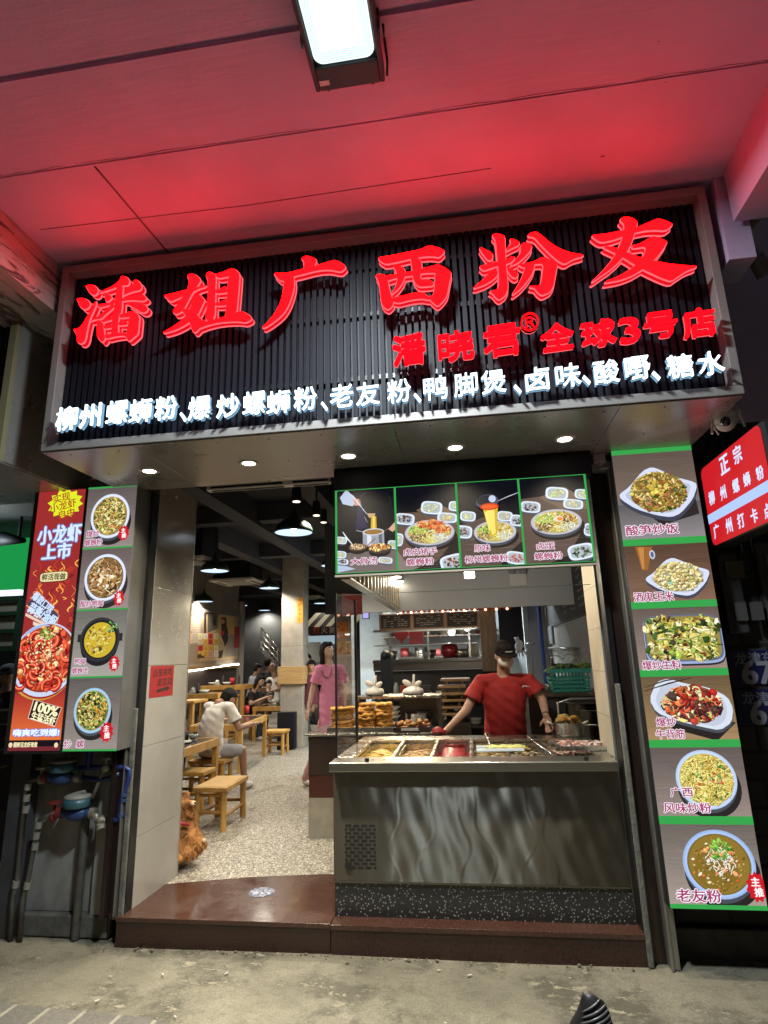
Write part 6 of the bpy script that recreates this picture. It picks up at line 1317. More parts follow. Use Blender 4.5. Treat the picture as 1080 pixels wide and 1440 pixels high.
t = thing('neon_sign', 'small pink and blue lit sign on the red awning', 'sign', ay(515, 860, 8.4)); a, c = ay(509, 853, 8.4), ay(519, 870, 8.4); g = MB(); g.box((a.x, 8.42, c.z), (c.x, 8.46, a.z)); g.build('case', DKM, t); g = MB(); g.box((a.x + .01, 8.41, (a.z + c.z) / 2), (c.x - .01, 8.4195, a.z - .01)); g.build('pink_face', emis('neon_pink', (.8, .2, .4), 1.2), t); g = MB(); g.box((a.x + .01, 8.41, c.z + .01), (c.x - .01, 8.4195, (a.z + c.z) / 2 - .005)); g.build('blue_face', emis('neon_blue', (.5, .45, .9), 1.), t)
# pillar with orange posters seen through the glass case
CON = mat('column_concrete', (.36, .32, .26), .85, var=.2, vscale=5, bump=.3, bscale=20)
x0, x1 = ay(472, 900, 9.2).x, ay(494, 900, 9.2).x; g = MB(); g.box((x0, 9.2, ZT), (x1, 9.5, 3.98)); t = thing('column', 'pale column with orange papers behind the glass case', 'column', (x0, 9.2, ZT)); g.build('shaft', CON, t)
P = front(9.198, x0, ay(480, 870, 9.2).z, x1, ay(480, 920, 9.2).z); rd = random.Random(8)
for (a, c, e_, f_, cc) in ((473, 874, 490, 897, (214, 130, 40)), (474, 899, 484, 920, (190, 150, 90)), (486, 902, 493, 918, (226, 206, 120))):
    u, v = P.uv(a, c); u2, v2 = P.uv(e_, f_); P.rect(u, v, u2, v2, cc)
    for i in range(12): uu, vv = rd.uniform(u, u2 - .05), rd.uniform(v, v2); P.strand([(uu, vv), (uu + .03, vv + .02), (uu + .05, vv)], .016, (150, 60, 30))
P.build('poster', print_mat('paper_print', 0, .6), t)
# dark fridge / equipment block behind glass
g = MB(); a, c = ay(533, 925, 7.3), ay(548, 985, 7.3); g.box((a.x, 7.4, ZT), (c.x, 7.7, a.z)); g.ell(((a.x + c.x) / 2, 7.5, a.z + .02), ((c.x - a.x) / 2 + .01, .13, .07)); tag(g.build('dispenser', mat('black_case')), 'black upright dispenser behind the tofu tray', 'dispenser')

# --- dining room furniture
BAM = mat('bamboo', (.52, .29, .075), .42, var=.3, vscale=10, stretch=(1, 1, .3)); BAMD = mat('bamboo_dark', (.36, .19, .05), .45, var=.3, vscale=10); TOPM = mat('table_top_dark', (.055, .045, .04), .12, var=.2, vscale=4)
def table(c, w_, d_, lab, h=.70, rz=0.):
    t = thing('dining_table', lab, 'table', (c[0], c[1], ZT - .004), 'wooden dining tables', rz)
    g = MB(); g.box((-w_ / 2 + .03, -d_ / 2 + .03, h - .03), (w_ / 2 - .03, d_ / 2 - .03, h)); g.build('top', TOPM, t, local=True)
    g = MB(); e = .036
    g.box((-w_ / 2, -d_ / 2, h - .09), (w_ / 2, -d_ / 2 + e, h + .004)); g.box((-w_ / 2, d_ / 2 - e, h - .09), (w_ / 2, d_ / 2, h + .004)); g.box((-w_ / 2, -d_ / 2 + e + .0005, h - .09), (-w_ / 2 + e, d_ / 2 - e - .0005, h + .004)); g.box((w_ / 2 - e, -d_ / 2 + e + .0005, h - .09), (w_ / 2, d_ / 2 - e - .0005, h + .004)); g.build('apron', BAM, t, local=True, bevel=.004)
    for sx in (-1, 1):
        for sy in (-1, 1):
            g = MB(); g.box((sx * (w_ / 2 - .004) - (.066 if sx > 0 else 0), sy * (d_ / 2 - .004) - (.066 if sy > 0 else 0), 0), (sx * (w_ / 2 - .004) + (.066 if sx < 0 else 0), sy * (d_ / 2 - .004) + (.066 if sy < 0 else 0), h - .0905)); g.build('leg', BAM, t, local=True, bevel=.004)
    return t
a, c = az(256, 1055, .87), az(307, 1037, .87); D1 = c.y - a.y
table((a.x - .48, (a.y + c.y) / 2), .92, D1, 'bamboo table half hidden behind the tiled pillar', .70)
a2, c2 = az(341, 1019, .87), az(376, 1005, .87); D2 = c2.y - a2.y
ra = math.atan2(-(c2.x - a2.x), c2.y - a2.y); mid = (a2 + c2) / 2
table((mid.x - .42 * math.cos(ra), mid.y - .42 * math.sin(ra)), .84, (c2 - a2).length, 'bamboo table at which the man in white leans', .70, ra)
a3 = az(355, 994, .87); c3 = az(421, 993, .87)
table(((a3.x + c3.x) / 2, a3.y + .42), c3.x - a3.x, .84, 'bamboo table in front of the concrete column', .70)
FT = []
def at(px, py, z): q = az(px, py, z); return (q.x, q.y)
for px, py, Y, w_, lab in ((272, 976, 11.2, 1.0, 'tall bamboo table under the lit ledge beside the pillar'), (312, 964, 12.6, 1.0, 'tall bamboo table under the lit ledge below the mural'), (294, 968, 12.9, .8, 'tall bamboo table between two others under the lit ledge')):
    q = ay(px, py, Y); FT.append(q); table((q.x, q.y + .3), w_, .6, lab, q.z - ZT)
def stool(c, rz, lab, w_=.36, d_=.58, h=.41, m=None):
    m = m or BAM; t = thing('bamboo_stool', lab, 'stool', (c[0], c[1], ZT - .004), 'bamboo stools', rz)
    g = MB(); g.box((-w_ / 2, -d_ / 2, h - .045), (w_ / 2, d_ / 2, h)); g.build('seat', m, t, local=True, bevel=.008)
    g = MB(); g.box((-w_ / 2 + .03, -d_ / 2 + .03, h + .0005), (w_ / 2 - .03, d_ / 2 - .03, h + .003)); g.build('seat_panel', mat('bamboo_weave', (.60, .37, .12), .5, var=.15, vscale=30), t, local=True)
    for sx in (-1, 1):
        for sy in (-1, 1): g = MB(); g.cyl((sx * (w_ / 2 - .04), sy * (d_ / 2 - .04), 0), (sx * (w_ / 2 - .045), sy * (d_ / 2 - .045), h - .0455), .032, .03, 14); g.build('leg', m, t, local=True)
    for sx in (-1, 1): g = MB(); g.cyl((sx * (w_ / 2 - .04), -d_ / 2 + .05, .13), (sx * (w_ / 2 - .04), d_ / 2 - .05, .13), .018); g.build('stretcher', BAMD, t, local=True)
    for sy in (-1, 1): g = MB(); g.cyl((-w_ / 2 + .05, sy * (d_ / 2 - .04), .17), (w_ / 2 - .05, sy * (d_ / 2 - .04), .17), .018); g.build('stretcher', BAMD, t, local=True); g = MB(); g.cyl((-w_ / 2 + .05, sy * (d_ / 2 - .04), .33), (w_ / 2 - .05, sy * (d_ / 2 - .04), .33), .014); g.build('stretcher', BAMD, t, local=True)
    return t
stool((-2.715, 6.45), .02, 'empty bamboo stool standing alone in the aisle', .37, .64)
q = at(298, 1066, .58); stool((q[0], q[1]), 0, 'bamboo stool under the man in the white T-shirt', .5, .36)
q = at(396, 1026, .58); stool((q[0] - .1, q[1]), 0, 'bamboo stool at the table before the column', .42, .36)
q = at(268, 1084, .58); stool((q[0] - .05, q[1] + .1), 0, 'bamboo stool under the table beside the pillar', .5, .34)
q = ay(270, 992, 10.6); stool((q.x, 10.6), 0, 'tall bamboo stool by the far table beside the pillar', h=q.z - ZT + .1); q = ay(302, 985, 11.9); stool((q.x, 11.9), 0, 'tall bamboo stool before the table below the mural', h=q.z - ZT + .1); q = ay(318, 984, 12.2); stool((q.x, 12.2), 0, 'tall bamboo stool at the table below the mural', h=q.z - ZT + .1)
# things on the tables
zt_ = ZT + .70
def put(kind, px, py, lab, col, z=.87, s=1., Y=None):
    q = az(px, py, z); g = MB()
    if Y: q = ay(px, py, Y); z = q.z = [f.z for f in FT if abs(f.y - Y) < .4][0] + .001
    if kind == 'plate': g.lathe((q.x, q.y, z + .002), [(.001, .002), (.06 * s, 0), (.10 * s, .018), (.095 * s, .018), (.001, .008)], 20)
    elif kind == 'bowl': g.lathe((q.x, q.y, z + .002), [(.001, 0), (.04 * s, 0), (.085 * s, .06), (.08 * s, .06), (.03 * s, .01), (.001, .01)], 18)
    elif kind == 'cup': g.lathe((q.x, q.y, z + .002), [(.001, 0), (.034 * s, 0), (.04 * s, .11 * s), (.035 * s, .11 * s), (.001, .02)], 16)
    elif kind == 'tissue': g.box((q.x - .05, q.y - .05, z + .002), (q.x + .05, q.y + .05, z + .06)); g.ell((q.x, q.y, z + .08), (.045, .03, .035), nu=9, nv=6)
    elif kind == 'bottle': g.lathe((q.x, q.y, z + .002), [(.001, 0), (.032, 0), (.033, .12), (.014, .16), (.014, .2), (.001, .2)], 14)
    solo({'plate': 'plate', 'bowl': 'bowl', 'cup': 'cup', 'tissue': 'tissue_box', 'bottle': 'bottle'}[kind], g, col, lab, kind if kind != 'tissue' else 'tissues')
RC = mat('cup_red', (.42, .02, .025), .35); CW = mat('white_china'); JD = CHB[4]
put('cup', 258, 1037, 'red cup on the table beside the pillar', RC); put('plate', 258, 1045, 'white plate on the table beside the pillar', CW, s=1.); put('bowl', 272, 1040, 'glass bowl on the table beside the pillar', CHB[3], s=.8)
put('cup', 347, 1003, 'red cup by the elbow of the man in white', RC, s=1.2)
for k, (kd, px, py, lab, cc) in enumerate((('bowl', 383, 989, 'white noodle bowl in front of the woman in black', CW), ('cup', 391, 990, 'glass tumbler on the table before the column', CHB[3]), ('tissue', 408, 984, 'white tissue pack under the wooden column box', CW), ('bowl', 400, 989, 'small pale bowl at the middle of the column table', CHB[1]), ('plate', 412, 990, 'white saucer near the corner of the column table', CW), ('bottle', 374, 985, 'dark sauce bottle on the column table', JD),
    ('tissue', 272, 965, 'white tissue heap on the far table beside the pillar', CW), ('bottle', 279, 960, 'dark sauce bottle on the far table beside the pillar', JD), ('bowl', 287, 966, 'white bowl on the far table beside the pillar', CW), ('tissue', 306, 953, 'white tissue heap on the far table below the mural', CW), ('bowl', 300, 957, 'pinkish bowl on the far table below the mural', CHB[1]), ('bottle', 314, 950, 'dark bottle on the far table below the mural', JD), ('bowl', 320, 955, 'white bowl on the far table below the mural', CW), ('cup', 327, 953, 'red cup on the far table below the mural', RC))):
    put(kd, px, py, lab, cc, s=1.1 if k < 6 else 1.35, Y=None if k < 6 else (11.4 if k < 9 else 12.8))
g = MB(); a, c = ay(390, 1002, 11.5), ay(413, 1050, 11.5); g.box((a.x, 11.5, ZT), (c.x, 11.7, a.z)); tag(g.build('floor_cabinet', mat('black_case'), bevel=.004), 'low black cabinet under the concrete column', 'cabinet')
# concrete column with wooden cladding
YC = 11.75; x0, x1 = ay(396, 870, YC).x, ay(418, 870, YC).x; zb6, zt6 = ay(410, 962, YC).z, ay(410, 937, YC).z
t = thing('column', 'square concrete column with a wooden box around it', 'column', ((x0 + x1) / 2, YC + .2, ZT))
for a, c in ((ZT, 1.35), (1.353, 2.1), (2.103, 2.9), (2.903, 3.97)):
    g = MB(); g.box((x0, YC, a), (x1 + .12, YC + .42, c)); g.build('shaft', CON, t, bevel=.003)
g = MB(); g.box((x0 - .05, YC - .06, zb6), (x1 + .17, YC - .01, zt6)); g.box((x1 + .121, YC - .009, zb6), (x1 + .17, YC + .45, zt6)); g.box((x0 - .05, YC - .009, zb6), (x0 - .001, YC + .45, zt6)); g.build('wooden_cladding', mat('pine_board', (.46, .29, .12), .5, var=.25, vscale=7, stretch=(.4, 1, 4)), t, bevel=.004)
P = front(YC - .002, x1 + .0, ay(420, 840, YC).z, x1 + .12, ay(420, 876, YC).z); P.rect(0, 0, P.w, P.h, (214, 150, 40)); rd = random.Random(12)
for i in range(5):
    for j in range(7): u, v = P.w * rd.uniform(.15, .7), P.h * (.1 + i * .19 + rd.uniform(-.04, .04)); P.strand([(u, v), (u + .025, v + rd.uniform(-.02, .02))], .016, (60, 36, 16))
P.build('orange_sticker', print_mat('paper_print', 0, .6), t)

# pendant lamps
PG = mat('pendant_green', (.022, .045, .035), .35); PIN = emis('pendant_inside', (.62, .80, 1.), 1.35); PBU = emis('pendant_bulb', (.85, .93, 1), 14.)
first = None
for k, (px, py, wd, lab) in enumerate(((413, 745, 55, 'big green pendant lamp nearest the entrance'), (302, 800, 40, 'green pendant lamp before the front ceiling cassette'), (287, 844, 26, 'green pendant lamp above the wall posters at the left'), (379, 825, 29, 'green pendant lamp left of the concrete column, higher one'), (338, 850, 21, 'small green pendant lamp above the mural'), (372, 857, 17, 'small green pendant lamp closest left of the column'), (451, 847, 20, 'small green pendant lamp right of the column'), (468, 793, 34, 'green pendant lamp half hidden behind the menu box'), (428, 836, 9, 'tiny far pendant lamp touching the column'))):
    q = ad(px, py, F_PX * .42 / wd) if k < 8 else ad(px, py, 24 * .8)
    if k == 8: q = ay(428, 836, 19)
    if first is None:
        first = thing('pendant_lamp', lab, 'pendant lamp', q, 'green pendant lamps')
        g = MB(); g.lathe((0, 0, 0), [(.20, -.035), (.21, -.03), (.205, .0), (.18, .05), (.12, .10), (.06, .13), (.03, .17), (.02, .24), (.001, .25)], 36); g.build('shade', PG, first, local=True)
        g = MB(); g.lathe((0, 0, 0), [(.197, -.03), (.17, .045), (.11, .09), (.001, .12)], 32); g.build('inside', PIN, first, local=True, recalc=False)
        g = MB(); g.ell((0, 0, .03), (.035, .035, .045)); g.build('bulb', PBU, first, local=True)
        g = MB(); g.cyl((0, 0, .25), (0, 0, 3.97 - q.z), .005, n=8); g.build('cable', mat('cable_black'), first, local=True); o = first
    else: o = copy_tree(first)
    o.location = q; o['label'] = lab
    if k < 8: lamp('SPOT', 'pendant_light', q + Vector((0, 0, -.03)), PEND * PI, (1, .90, .74), .12, (0, 0, 0), 150, .6)
# slotted white bar, track spots, ceiling cassettes
a, c = ay(293, 690, 4.75), ay(466, 676, 4.75)
t = thing('slot_bar', 'white slotted metal bar under the ceiling just inside the doorway', 'ceiling bar', ((a.x + c.x) / 2, 4.75, a.z))
g = MB(); g.box((a.x, 4.70, a.z - .012), (c.x, 4.78, a.z + .03)); g.build('bar', mat('white_plastic'), t, bevel=.003)
g = MB(); m_ = (a.x * .35 + c.x * .65)
for p_, q_ in ((a.x + .04, m_ - .03), (m_ + .06, c.x - .02)): g.box((p_, 4.695, a.z), (q_, 4.6995, a.z + .016)); g.box((p_, 4.72, a.z - .015), (q_, 4.76, a.z - .0125))
g.build('slot', mat('slot_black'), t)
g = MB()
for f_ in (.3, .7): x = a.x + (c.x - a.x) * f_; g.cyl((x, 4.74, a.z + .031), (x, 4.74, 3.98), .008)
g.build('hanger', DKM, t)
g = MB(); q = ay(417, 686, 5.9); g.lathe((q.x, 5.9, q.z - .02), [(.001, .06), (.05, .05), (.06, 0), (.001, -.01)], 20); g.cyl((q.x, 5.9, q.z + .04), (q.x, 5.9, 3.98), .012); solo('ceiling_rose', g, WPL, 'white ceiling rose above the big pendant lamp', 'ceiling rose')
TB = mat('track_black', (.012, .012, .014), .5); first = None
for k, (px, py) in enumerate(((417, 694), (445, 715), (455, 726))):
    q = ad(px, py, 5.6 + k * .9); lab = ('nearest', 'middle', 'farthest')[k] + ' black track spotlight near the big pendant lamp'
    if first is None:
        first = thing('track_spot', lab, 'spotlight', q, 'black track spotlights')
        g = MB(); g.cyl((0, 0, -.08), (0, 0, .08), .045); g.cyl((0, 0, .08), (0, 0, .5), .012); g.build('can', TB, first, local=True); g = MB(); g.cyl((0, 0, -.083), (0, 0, -.0805), .036); g.build('lens', emis('track_lens', (1, .85, .7), 3.), first, local=True); o = first
    else: o = copy_tree(first)
    o.location = q; o['label'] = lab
lamp('SPOT', 'track_spot_light', ad(445, 720, 6.3), 150, (1, .88, .68), .05, (-.35, 0, .1), 70, .6)
lamp('SPOT', 'track_spot_light', ad(417, 702, 5.5), 110, (1, .90, .72), .05, (-.15, .1, 0), 75, .6)
def cassette(px, py, wpx, depth, lab):
    q = ad(px, py, depth); w_ = wpx * depth / F_PX; t = thing('ceiling_cassette', lab, 'air conditioner', q, 'ceiling air conditioner cassettes')
    g = MB(); g.prism([(-w_ / 2, -w_ / 2), (w_ / 2, -w_ / 2), (w_ / 2, w_ / 2), (-w_ / 2, w_ / 2)], q, (1, 0, 0), (0, 1, 0), (0, 0, 1), 0, .05); g.build('panel', mat('cassette_white', (.5, .47, .42), .5), t, bevel=.01)
    g = MB(); g.box((q.x - w_ * .3, q.y - w_ * .3, q.z - .004), (q.x + w_ * .3, q.y + w_ * .3, q.z - .0005)); g.build('grille', mat('cassette_grille', (.25, .24, .22), .6), t)
    g = MB()
    for s_ in (-1, 1): g.box((q.x - w_ * .3, q.y + s_ * w_ * .40 - .03, q.z - .006), (q.x + w_ * .3, q.y + s_ * w_ * .40 + .03, q.z - .0005)); g.box((q.x + s_ * w_ * .40 - .03, q.y - w_ * .3, q.z - .006), (q.x + s_ * w_ * .40 + .03, q.y + w_ * .3, q.z - .0005))
    g.build('louvre', mat('slot_black'), t); g = MB(); g.box((q.x - w_ * .4, q.y - w_ * .4, q.z + .051), (q.x + w_ * .4, q.y + w_ * .4, 3.98)); g.build('body', DKM, t)
cassette(270, 792, 66, 8.7, 'pale ceiling cassette half hidden by the tiled pillar'); cassette(336, 820, 62, 11.6, 'pale ceiling cassette beyond the second pendant lamp'); cassette(436, 842, 40, 17, 'far ceiling cassette right of the column')

# side wall with posters, lit ledge
XL = -5.995; rd = random.Random(31)
y0, y1 = ax(250, 900, XL).y, ax(334.5, 900, XL).y
t = thing('wall_mural', 'long poster mural of an old street scene and menus on the side wall', 'mural', (XL, (y0 + y1) / 2, 1.9))
zT, zB = ax(300, 862, XL).z, ax(300, 930, XL).z
P = WallPrintR((XL, y0, zT), (0, 1, 0), FZ, (1, 0, 0), y1 - y0, zT - zB).setup(XL)
P.rect(0, 0, P.w, P.h, (150, 130, 108)); P.P([(252, 870), (270, 866), (270, 905), (252, 905)], (226, 176, 130)); P.P([(270, 866), (282, 866), (282, 905), (270, 905)], (178, 160, 140))
for i in range(40): px, py = rd.uniform(254, 268), rd.uniform(868, 903); P.S([(px, py), (px + 2, py - 1), (px + 3.5, py)], .8, rd.choice([(190, 100, 60), (240, 226, 206), (150, 80, 50)]))
for i in range(16): P.S([(263, 868 + i * 2.3), (280, 867.6 + i * 2.3)], .6, (236, 224, 204))
P.P([(254, 914), (266, 908), (267, 911), (254, 918)], (170, 40, 44)); P.P([(258, 920), (263, 916), (263, 921), (259, 923)], (170, 40, 44))
P.P([(287, 861), (334, 861), (334, 926), (280, 930), (287, 905)], (184, 158, 120)); P.P([(287, 861), (318, 861), (318, 864), (290, 864), (290, 892), (287, 892)], (50, 40, 34)); P.P([(292, 864), (306, 862), (306, 884), (292, 890)], (96, 88, 76)); P.P([(308, 866), (318, 862), (328, 864), (330, 892), (322, 910), (308, 900)], (210, 176, 120)); P.P([(322, 866), (329, 880), (330, 894), (322, 892)], (226, 176, 96))
P.P([(299, 872), (303, 869), (304, 880), (299, 880)], (40, 34, 34)); P.P([(311, 868), (318, 868), (319, 880), (321, 890), (316, 908), (311, 894)], (70, 52, 44)); P.ell(*P.e(313.5, 874, 2.5, 3.5), (216, 150, 120)); P.ell(*P.e(312.5, 890, 2.5, 3.5), (206, 70, 60)); P.P([(318, 884), (322, 900), (316, 910), (314, 900)], (56, 44, 40)); P.P([(307, 916), (314, 914), (312, 925), (307, 926)], (60, 46, 42)); P.P([(322, 892), (332, 892), (332, 922), (316, 924)], (150, 140, 126))
cc = [(236, 214, 150), (226, 160, 40), (200, 40, 36), (240, 226, 170), (206, 190, 150), (90, 130, 110), (226, 170, 150), (240, 232, 214), (230, 180, 60)]
for i, px in enumerate((279, 286, 293, 301)):
    for j, py in enumerate((891, 899, 908, 916)):
        c_ = (200, 36, 34) if i == 2 and j < 2 else rd.choice(cc); P.P([(px, py), (px + 6, py - .4), (px + 6, py + 7), (px, py + 7.4)], c_)
        for q_ in range(3): P.S([(px + 1, py + 2 + q_ * 1.8), (px + 5, py + 1.8 + q_ * 1.8)], .7, tuple(.45 * v for v in c_))
for px, h in ((277, 6), (281, 4)): P.P([(px, 926), (px + 7, 925), (px + 6, 926 - h), (px + 1, 926 - h)], (80, 44, 30))
P.build('mural_print', print_mat('paper_print', 0, .6), t)
q0, q1 = ax(248, 945.5, -5.86), ax(335, 934, -5.86)
t = thing('lit_ledge', 'wall ledge with a glowing light strip under the mural', 'ledge', (-5.95, (q0.y + q1.y) / 2, 1.6))
g = MB(); g.box((-5.999, q0.y - .3, q0.z + .03), (-5.84, q1.y, q0.z + .10)); g.build('shelf', mat('bamboo_dark'), t); g = MB(); g.cyl(q0, q1, .022); g.build('light_strip', emis('strip_glow', (1, .93, .74), 14.), t); g = MB(); g.box((-5.999, q0.y - .3, .8), (-5.9, q1.y, q0.z + .029)); g.build('panelling', mat('ledge_dark', (.06, .045, .04), .6, var=.3, vscale=4), t)
t = thing('red_banner', 'red banner strip on the corner post past the mural', 'banner', ax(333, 912, -5.98)); a, c = ax(331, 881, -5.97), ax(336, 911, -5.97); g = MB(); g.box((-5.985, a.y, c.z), (-5.97, c.y, a.z)); g.build('cloth', mat('banner_red', (.38, .02, .03), .7), t)
g = MB(); a = ax(330, 905, -5.99); g.box((-6.2, 15.101, ZT), (-5.95, 15.3, 3.4)); tag(g.build('corner_post', mat('corner_pale', (.34, .31, .28), .8)), 'pale post ending the poster wall', 'post')
# stairs behind, with railing
t = thing('staircase', 'dark staircase with metal railings left of the concrete column', 'staircase', ad(390, 930, 17)); g = MB(); p_ = ad(368, 888, 17.5); q_ = ad(402, 930, 17.5)
for k in range(10): f_ = k / 9; x = p_.x + (q_.x - p_.x) * f_; z = p_.z + (q_.z - p_.z) * f_; g.box((x - .05, p_.y, z - .55), (x + .12, p_.y + 1.1, z - .45))
g.build('tread', mat('stair_dark', (.07, .07, .07), .7), t); g = MB()
for k in range(4): g.tube([p_ + Vector((0, -.02, -.18 * k + .1)), q_ + Vector((0, -.02, -.18 * k + .1))], .02, 8)
for k in range(4): v = p_.lerp(q_, k / 3); g.cyl(v + Vector((0, -.02, -.5)), v + Vector((0, -.02, .12)), .02)
g.build('railing', STB, t)
# lit stall far back right of the column
t = thing('food_stall', 'lit food stall with a striped canopy far back in the dining room', 'food stall', ad(450, 930, 16.5)); YF = 16.2
a, c = ay(428, 864, YF), ay(475, 881, YF); g = MB(); ns = 12
for k in range(ns):
    x0 = a.x + (c.x - a.x + 1.) * k / ns; x1 = a.x + (c.x - a.x + 1.) * (k + 1) / ns; g.cur = k % 2; g.quad((x0 + .25, YF + .3, a.z + .05), (x1 + .25, YF + .3, a.z + .05), (x1, YF - .2, c.z), (x0, YF - .2, c.z))
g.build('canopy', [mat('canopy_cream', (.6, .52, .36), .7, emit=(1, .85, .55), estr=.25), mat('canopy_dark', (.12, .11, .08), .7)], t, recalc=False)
a, c = ay(437, 880, YF), ay(480, 893, YF); g = MB(); g.box((a.x, YF - .1, c.z), (c.x, YF, a.z)); g.build('sign_board', mat('board_frame'), t)
P = front(YF - .102, a.x, a.z, c.x, c.z); P.rect(.02, .02, P.w - .02, P.h - .02, (60, 52, 54)); P.T('红', 445, 886, 9, (190, 60, 60), .03); P.T('火', 456, 886, 9, (200, 196, 200), .03); P.T('宴', 467, 886, 9, (200, 196, 200), .03); P.build('sign_print', print_mat('board_print'), t)
a, c = ay(424, 894, YF + .5), ay(485, 905, YF + .5); g = MB(); g.box((a.x, YF + .5, c.z), (c.x, YF + .6, a.z)); g.build('glowing_wall', emis('stall_glow', (.55, .72, .8), .55), t)  # emission stands in for the light on the stall's bluish wall
g = MB(); c2_ = ay(485, 936, YF + .5); g.box((a.x, YF + .61, ZT), (c2_.x, YF + .7, c.z)); g.build('back_wall', mat('stall_wall', (.2, .26, .28), .5, var=.3, vscale=3), t); g = MB(); q = ay(441, 903, YF + .4); g.box((q.x - .15, YF + .4, q.z - .55), (q.x + .2, YF + .45, q.z)); g.build('menu_panel', mat('menu_pale', (.5, .55, .55), .5), t)

# --- neighbouring shop and its sign on the far left
t = thing('neighbour_sign', 'neighbouring black slatted sign with an orange panel at the left edge', 'shop sign', (-3.5, 3.3, 3.15))
OLV = mat('olive_frame', (.26, .25, .14), .45, .2); xs = ay(24, 430, 3.3).x + .03; g = MB(); zt7 = ay(20, 428, 3.3).z
g.box((-6, 3.3, zt7), (xs, 3.42, zt7 + .16)); g.box((xs - .06, 3.3, 3.16), (xs, 3.42, zt7 - .001)); g.build('frame', OLV, t, bevel=.004)
g = MB()
for k in range(40): x = xs - .09 - k * .05; g.box((x - .016, 3.36, 3.16), (x + .016, 3.39, zt7 - .002))
g.build('slat', SLT, t); g = MB(); g.prism(rounder(rounder([(xs - .8, 3.2), (xs - .13, 3.2), (xs - .13, 3.86), (xs - .8, 3.86)])), (0, 3.33, 0), (1, 0, 0), (0, 0, 1), (0, 1, 0), 0, .025); g.build('orange_panel', mat('orange_panel', (.42, .10, .02), .4, emit=(1, .22, .03), estr=.10), t)
g = MB(); g.box((xs + .0005, 3.33, 3.16), (xs + .012, 4.25, zt7 + .1)); g.box((-6, 3.31, 3.148), (xs, 4.25, 3.159)); g.build('side_panel', SOF, t)
g = MB(); g.box((-9, 7.5, 0), (-4.05, 7.6, 4)); g.box((-3.42, 4.6, 0), (-3.40, 6.4, 4)); tag(g.build('neighbour_wall', mat('end_wall')), 'dark back wall of the neighbouring shop', 'wall')
g = MB(); g.box((-9, 4.3, 3.6), (-3.43, 6.4, 3.7)); g.box((-9, 6.4, 3.6), (-4.05, 7.6, 3.7)); struct('neighbour_ceiling', g, DARKC)
g = MB(); g.box((-9, 4.3, -.05), (-3.43, 6.4, .1)); struct('neighbour_floor', g, mat('nfloor', (.1, .1, .1), .6))
a, c = ay(-60, 760, 7.3), ay(40, 832, 7.3); t = thing('glow_wall', 'glowing green wall panel of the neighbouring shop', 'light panel', (a.x, 7.3, c.z)); g = MB(); g.box((a.x, 7.3, c.z), (min(c.x + .4, -4.06), 7.35, a.z)); g.build('panel', emis('green_glow', (.012, .30, .065), 1.), t); g = MB(); a, c = ay(-60, 833, 7.2), ay(27, 839, 7.2); g.box((a.x, 7.2, c.z), (c.x, 7.28, a.z)); g.build('light_strip', emis('cool_strip', (.7, .85, 1), 1.6), t)
g = MB(); q = ay(14, 757, 6.2); g.tube([(q.x - .5, 6.2, q.z + .06), (q.x - .1, 6.2, q.z), (q.x + .2, 6.2, q.z - .04)], [.02, .09, .03], 8); g.cyl((q.x + .12, 6.2, q.z), (q.x + .12, 6.2, 3.6), .02); solo('ceiling_fan', g, mat('black_case'), 'dark ceiling fan in front of the green panel', 'fan')
t = thing('green_cabinet', 'dark green glazed cabinet in the neighbouring shop', 'cabinet', ay(0, 915, 7.0)); GC = mat('cabinet_green', (.015, .06, .035), .4); a, c = ay(-50, 841, 7.0), ay(26, 915, 7.0); g = MB(); g.box((a.x, 7.0, c.z), (c.x, 7.15, c.z + .06)); g.box((a.x, 7.0, a.z - .06), (c.x, 7.15, a.z)); g.box((c.x - .1, 7.0, c.z + .0605), (c.x, 7.15, a.z - .0605))
for f_ in (.36, .68): z = c.z + (a.z - c.z) * f_; g.box((a.x, 7.0, z - .025), (c.x - .1005, 7.1, z + .025))
g.build('frame', GC, t); g = MB(); g.box((a.x, 7.12, c.z + .07), (c.x - .11, 7.14, a.z - .07)); g.build('pane', mat('cab_pane', (.4, .38, .34), .5), t)
g = MB(); a, c = ay(-60, 1000, 5.6), ay(16, 1012, 5.6); g.box((a.x - .5, 5.55, c.z - .9), (c.x, 6.0, a.z)); tag(g.build('neighbour_counter', STD, bevel=.004), 'grey counter of the neighbouring shop', 'counter')
t = thing('sign_stand', 'dark poster board with reddish print at the left edge', 'board', ay(5, 1050, 5.2)); g = MB(); a, c = ay(-60, 1020, 5.2), ay(13, 1140, 5.2); g.box((a.x, 5.2, .02), (c.x, 5.24, a.z)); g.build('board', mat('board_frame'), t); P = front(5.198, a.x, a.z, c.x, c.z); P.rect(0, 0, P.w, P.h, (34, 26, 30)); P.S([(2, 1040), (12, 1036)], 5, (120, 40, 50)); P.S([(0, 1055), (10, 1052)], 3, (60, 130, 120)); P.S([(0, 1080), (10, 1076)], 4, (110, 120, 50)); P.build('print', print_mat('board_print'), t)
lamp('POINT', 'neighbour_light', (-5.5, 6.0, 3.2), 18, (.9, 1, .95), .1)

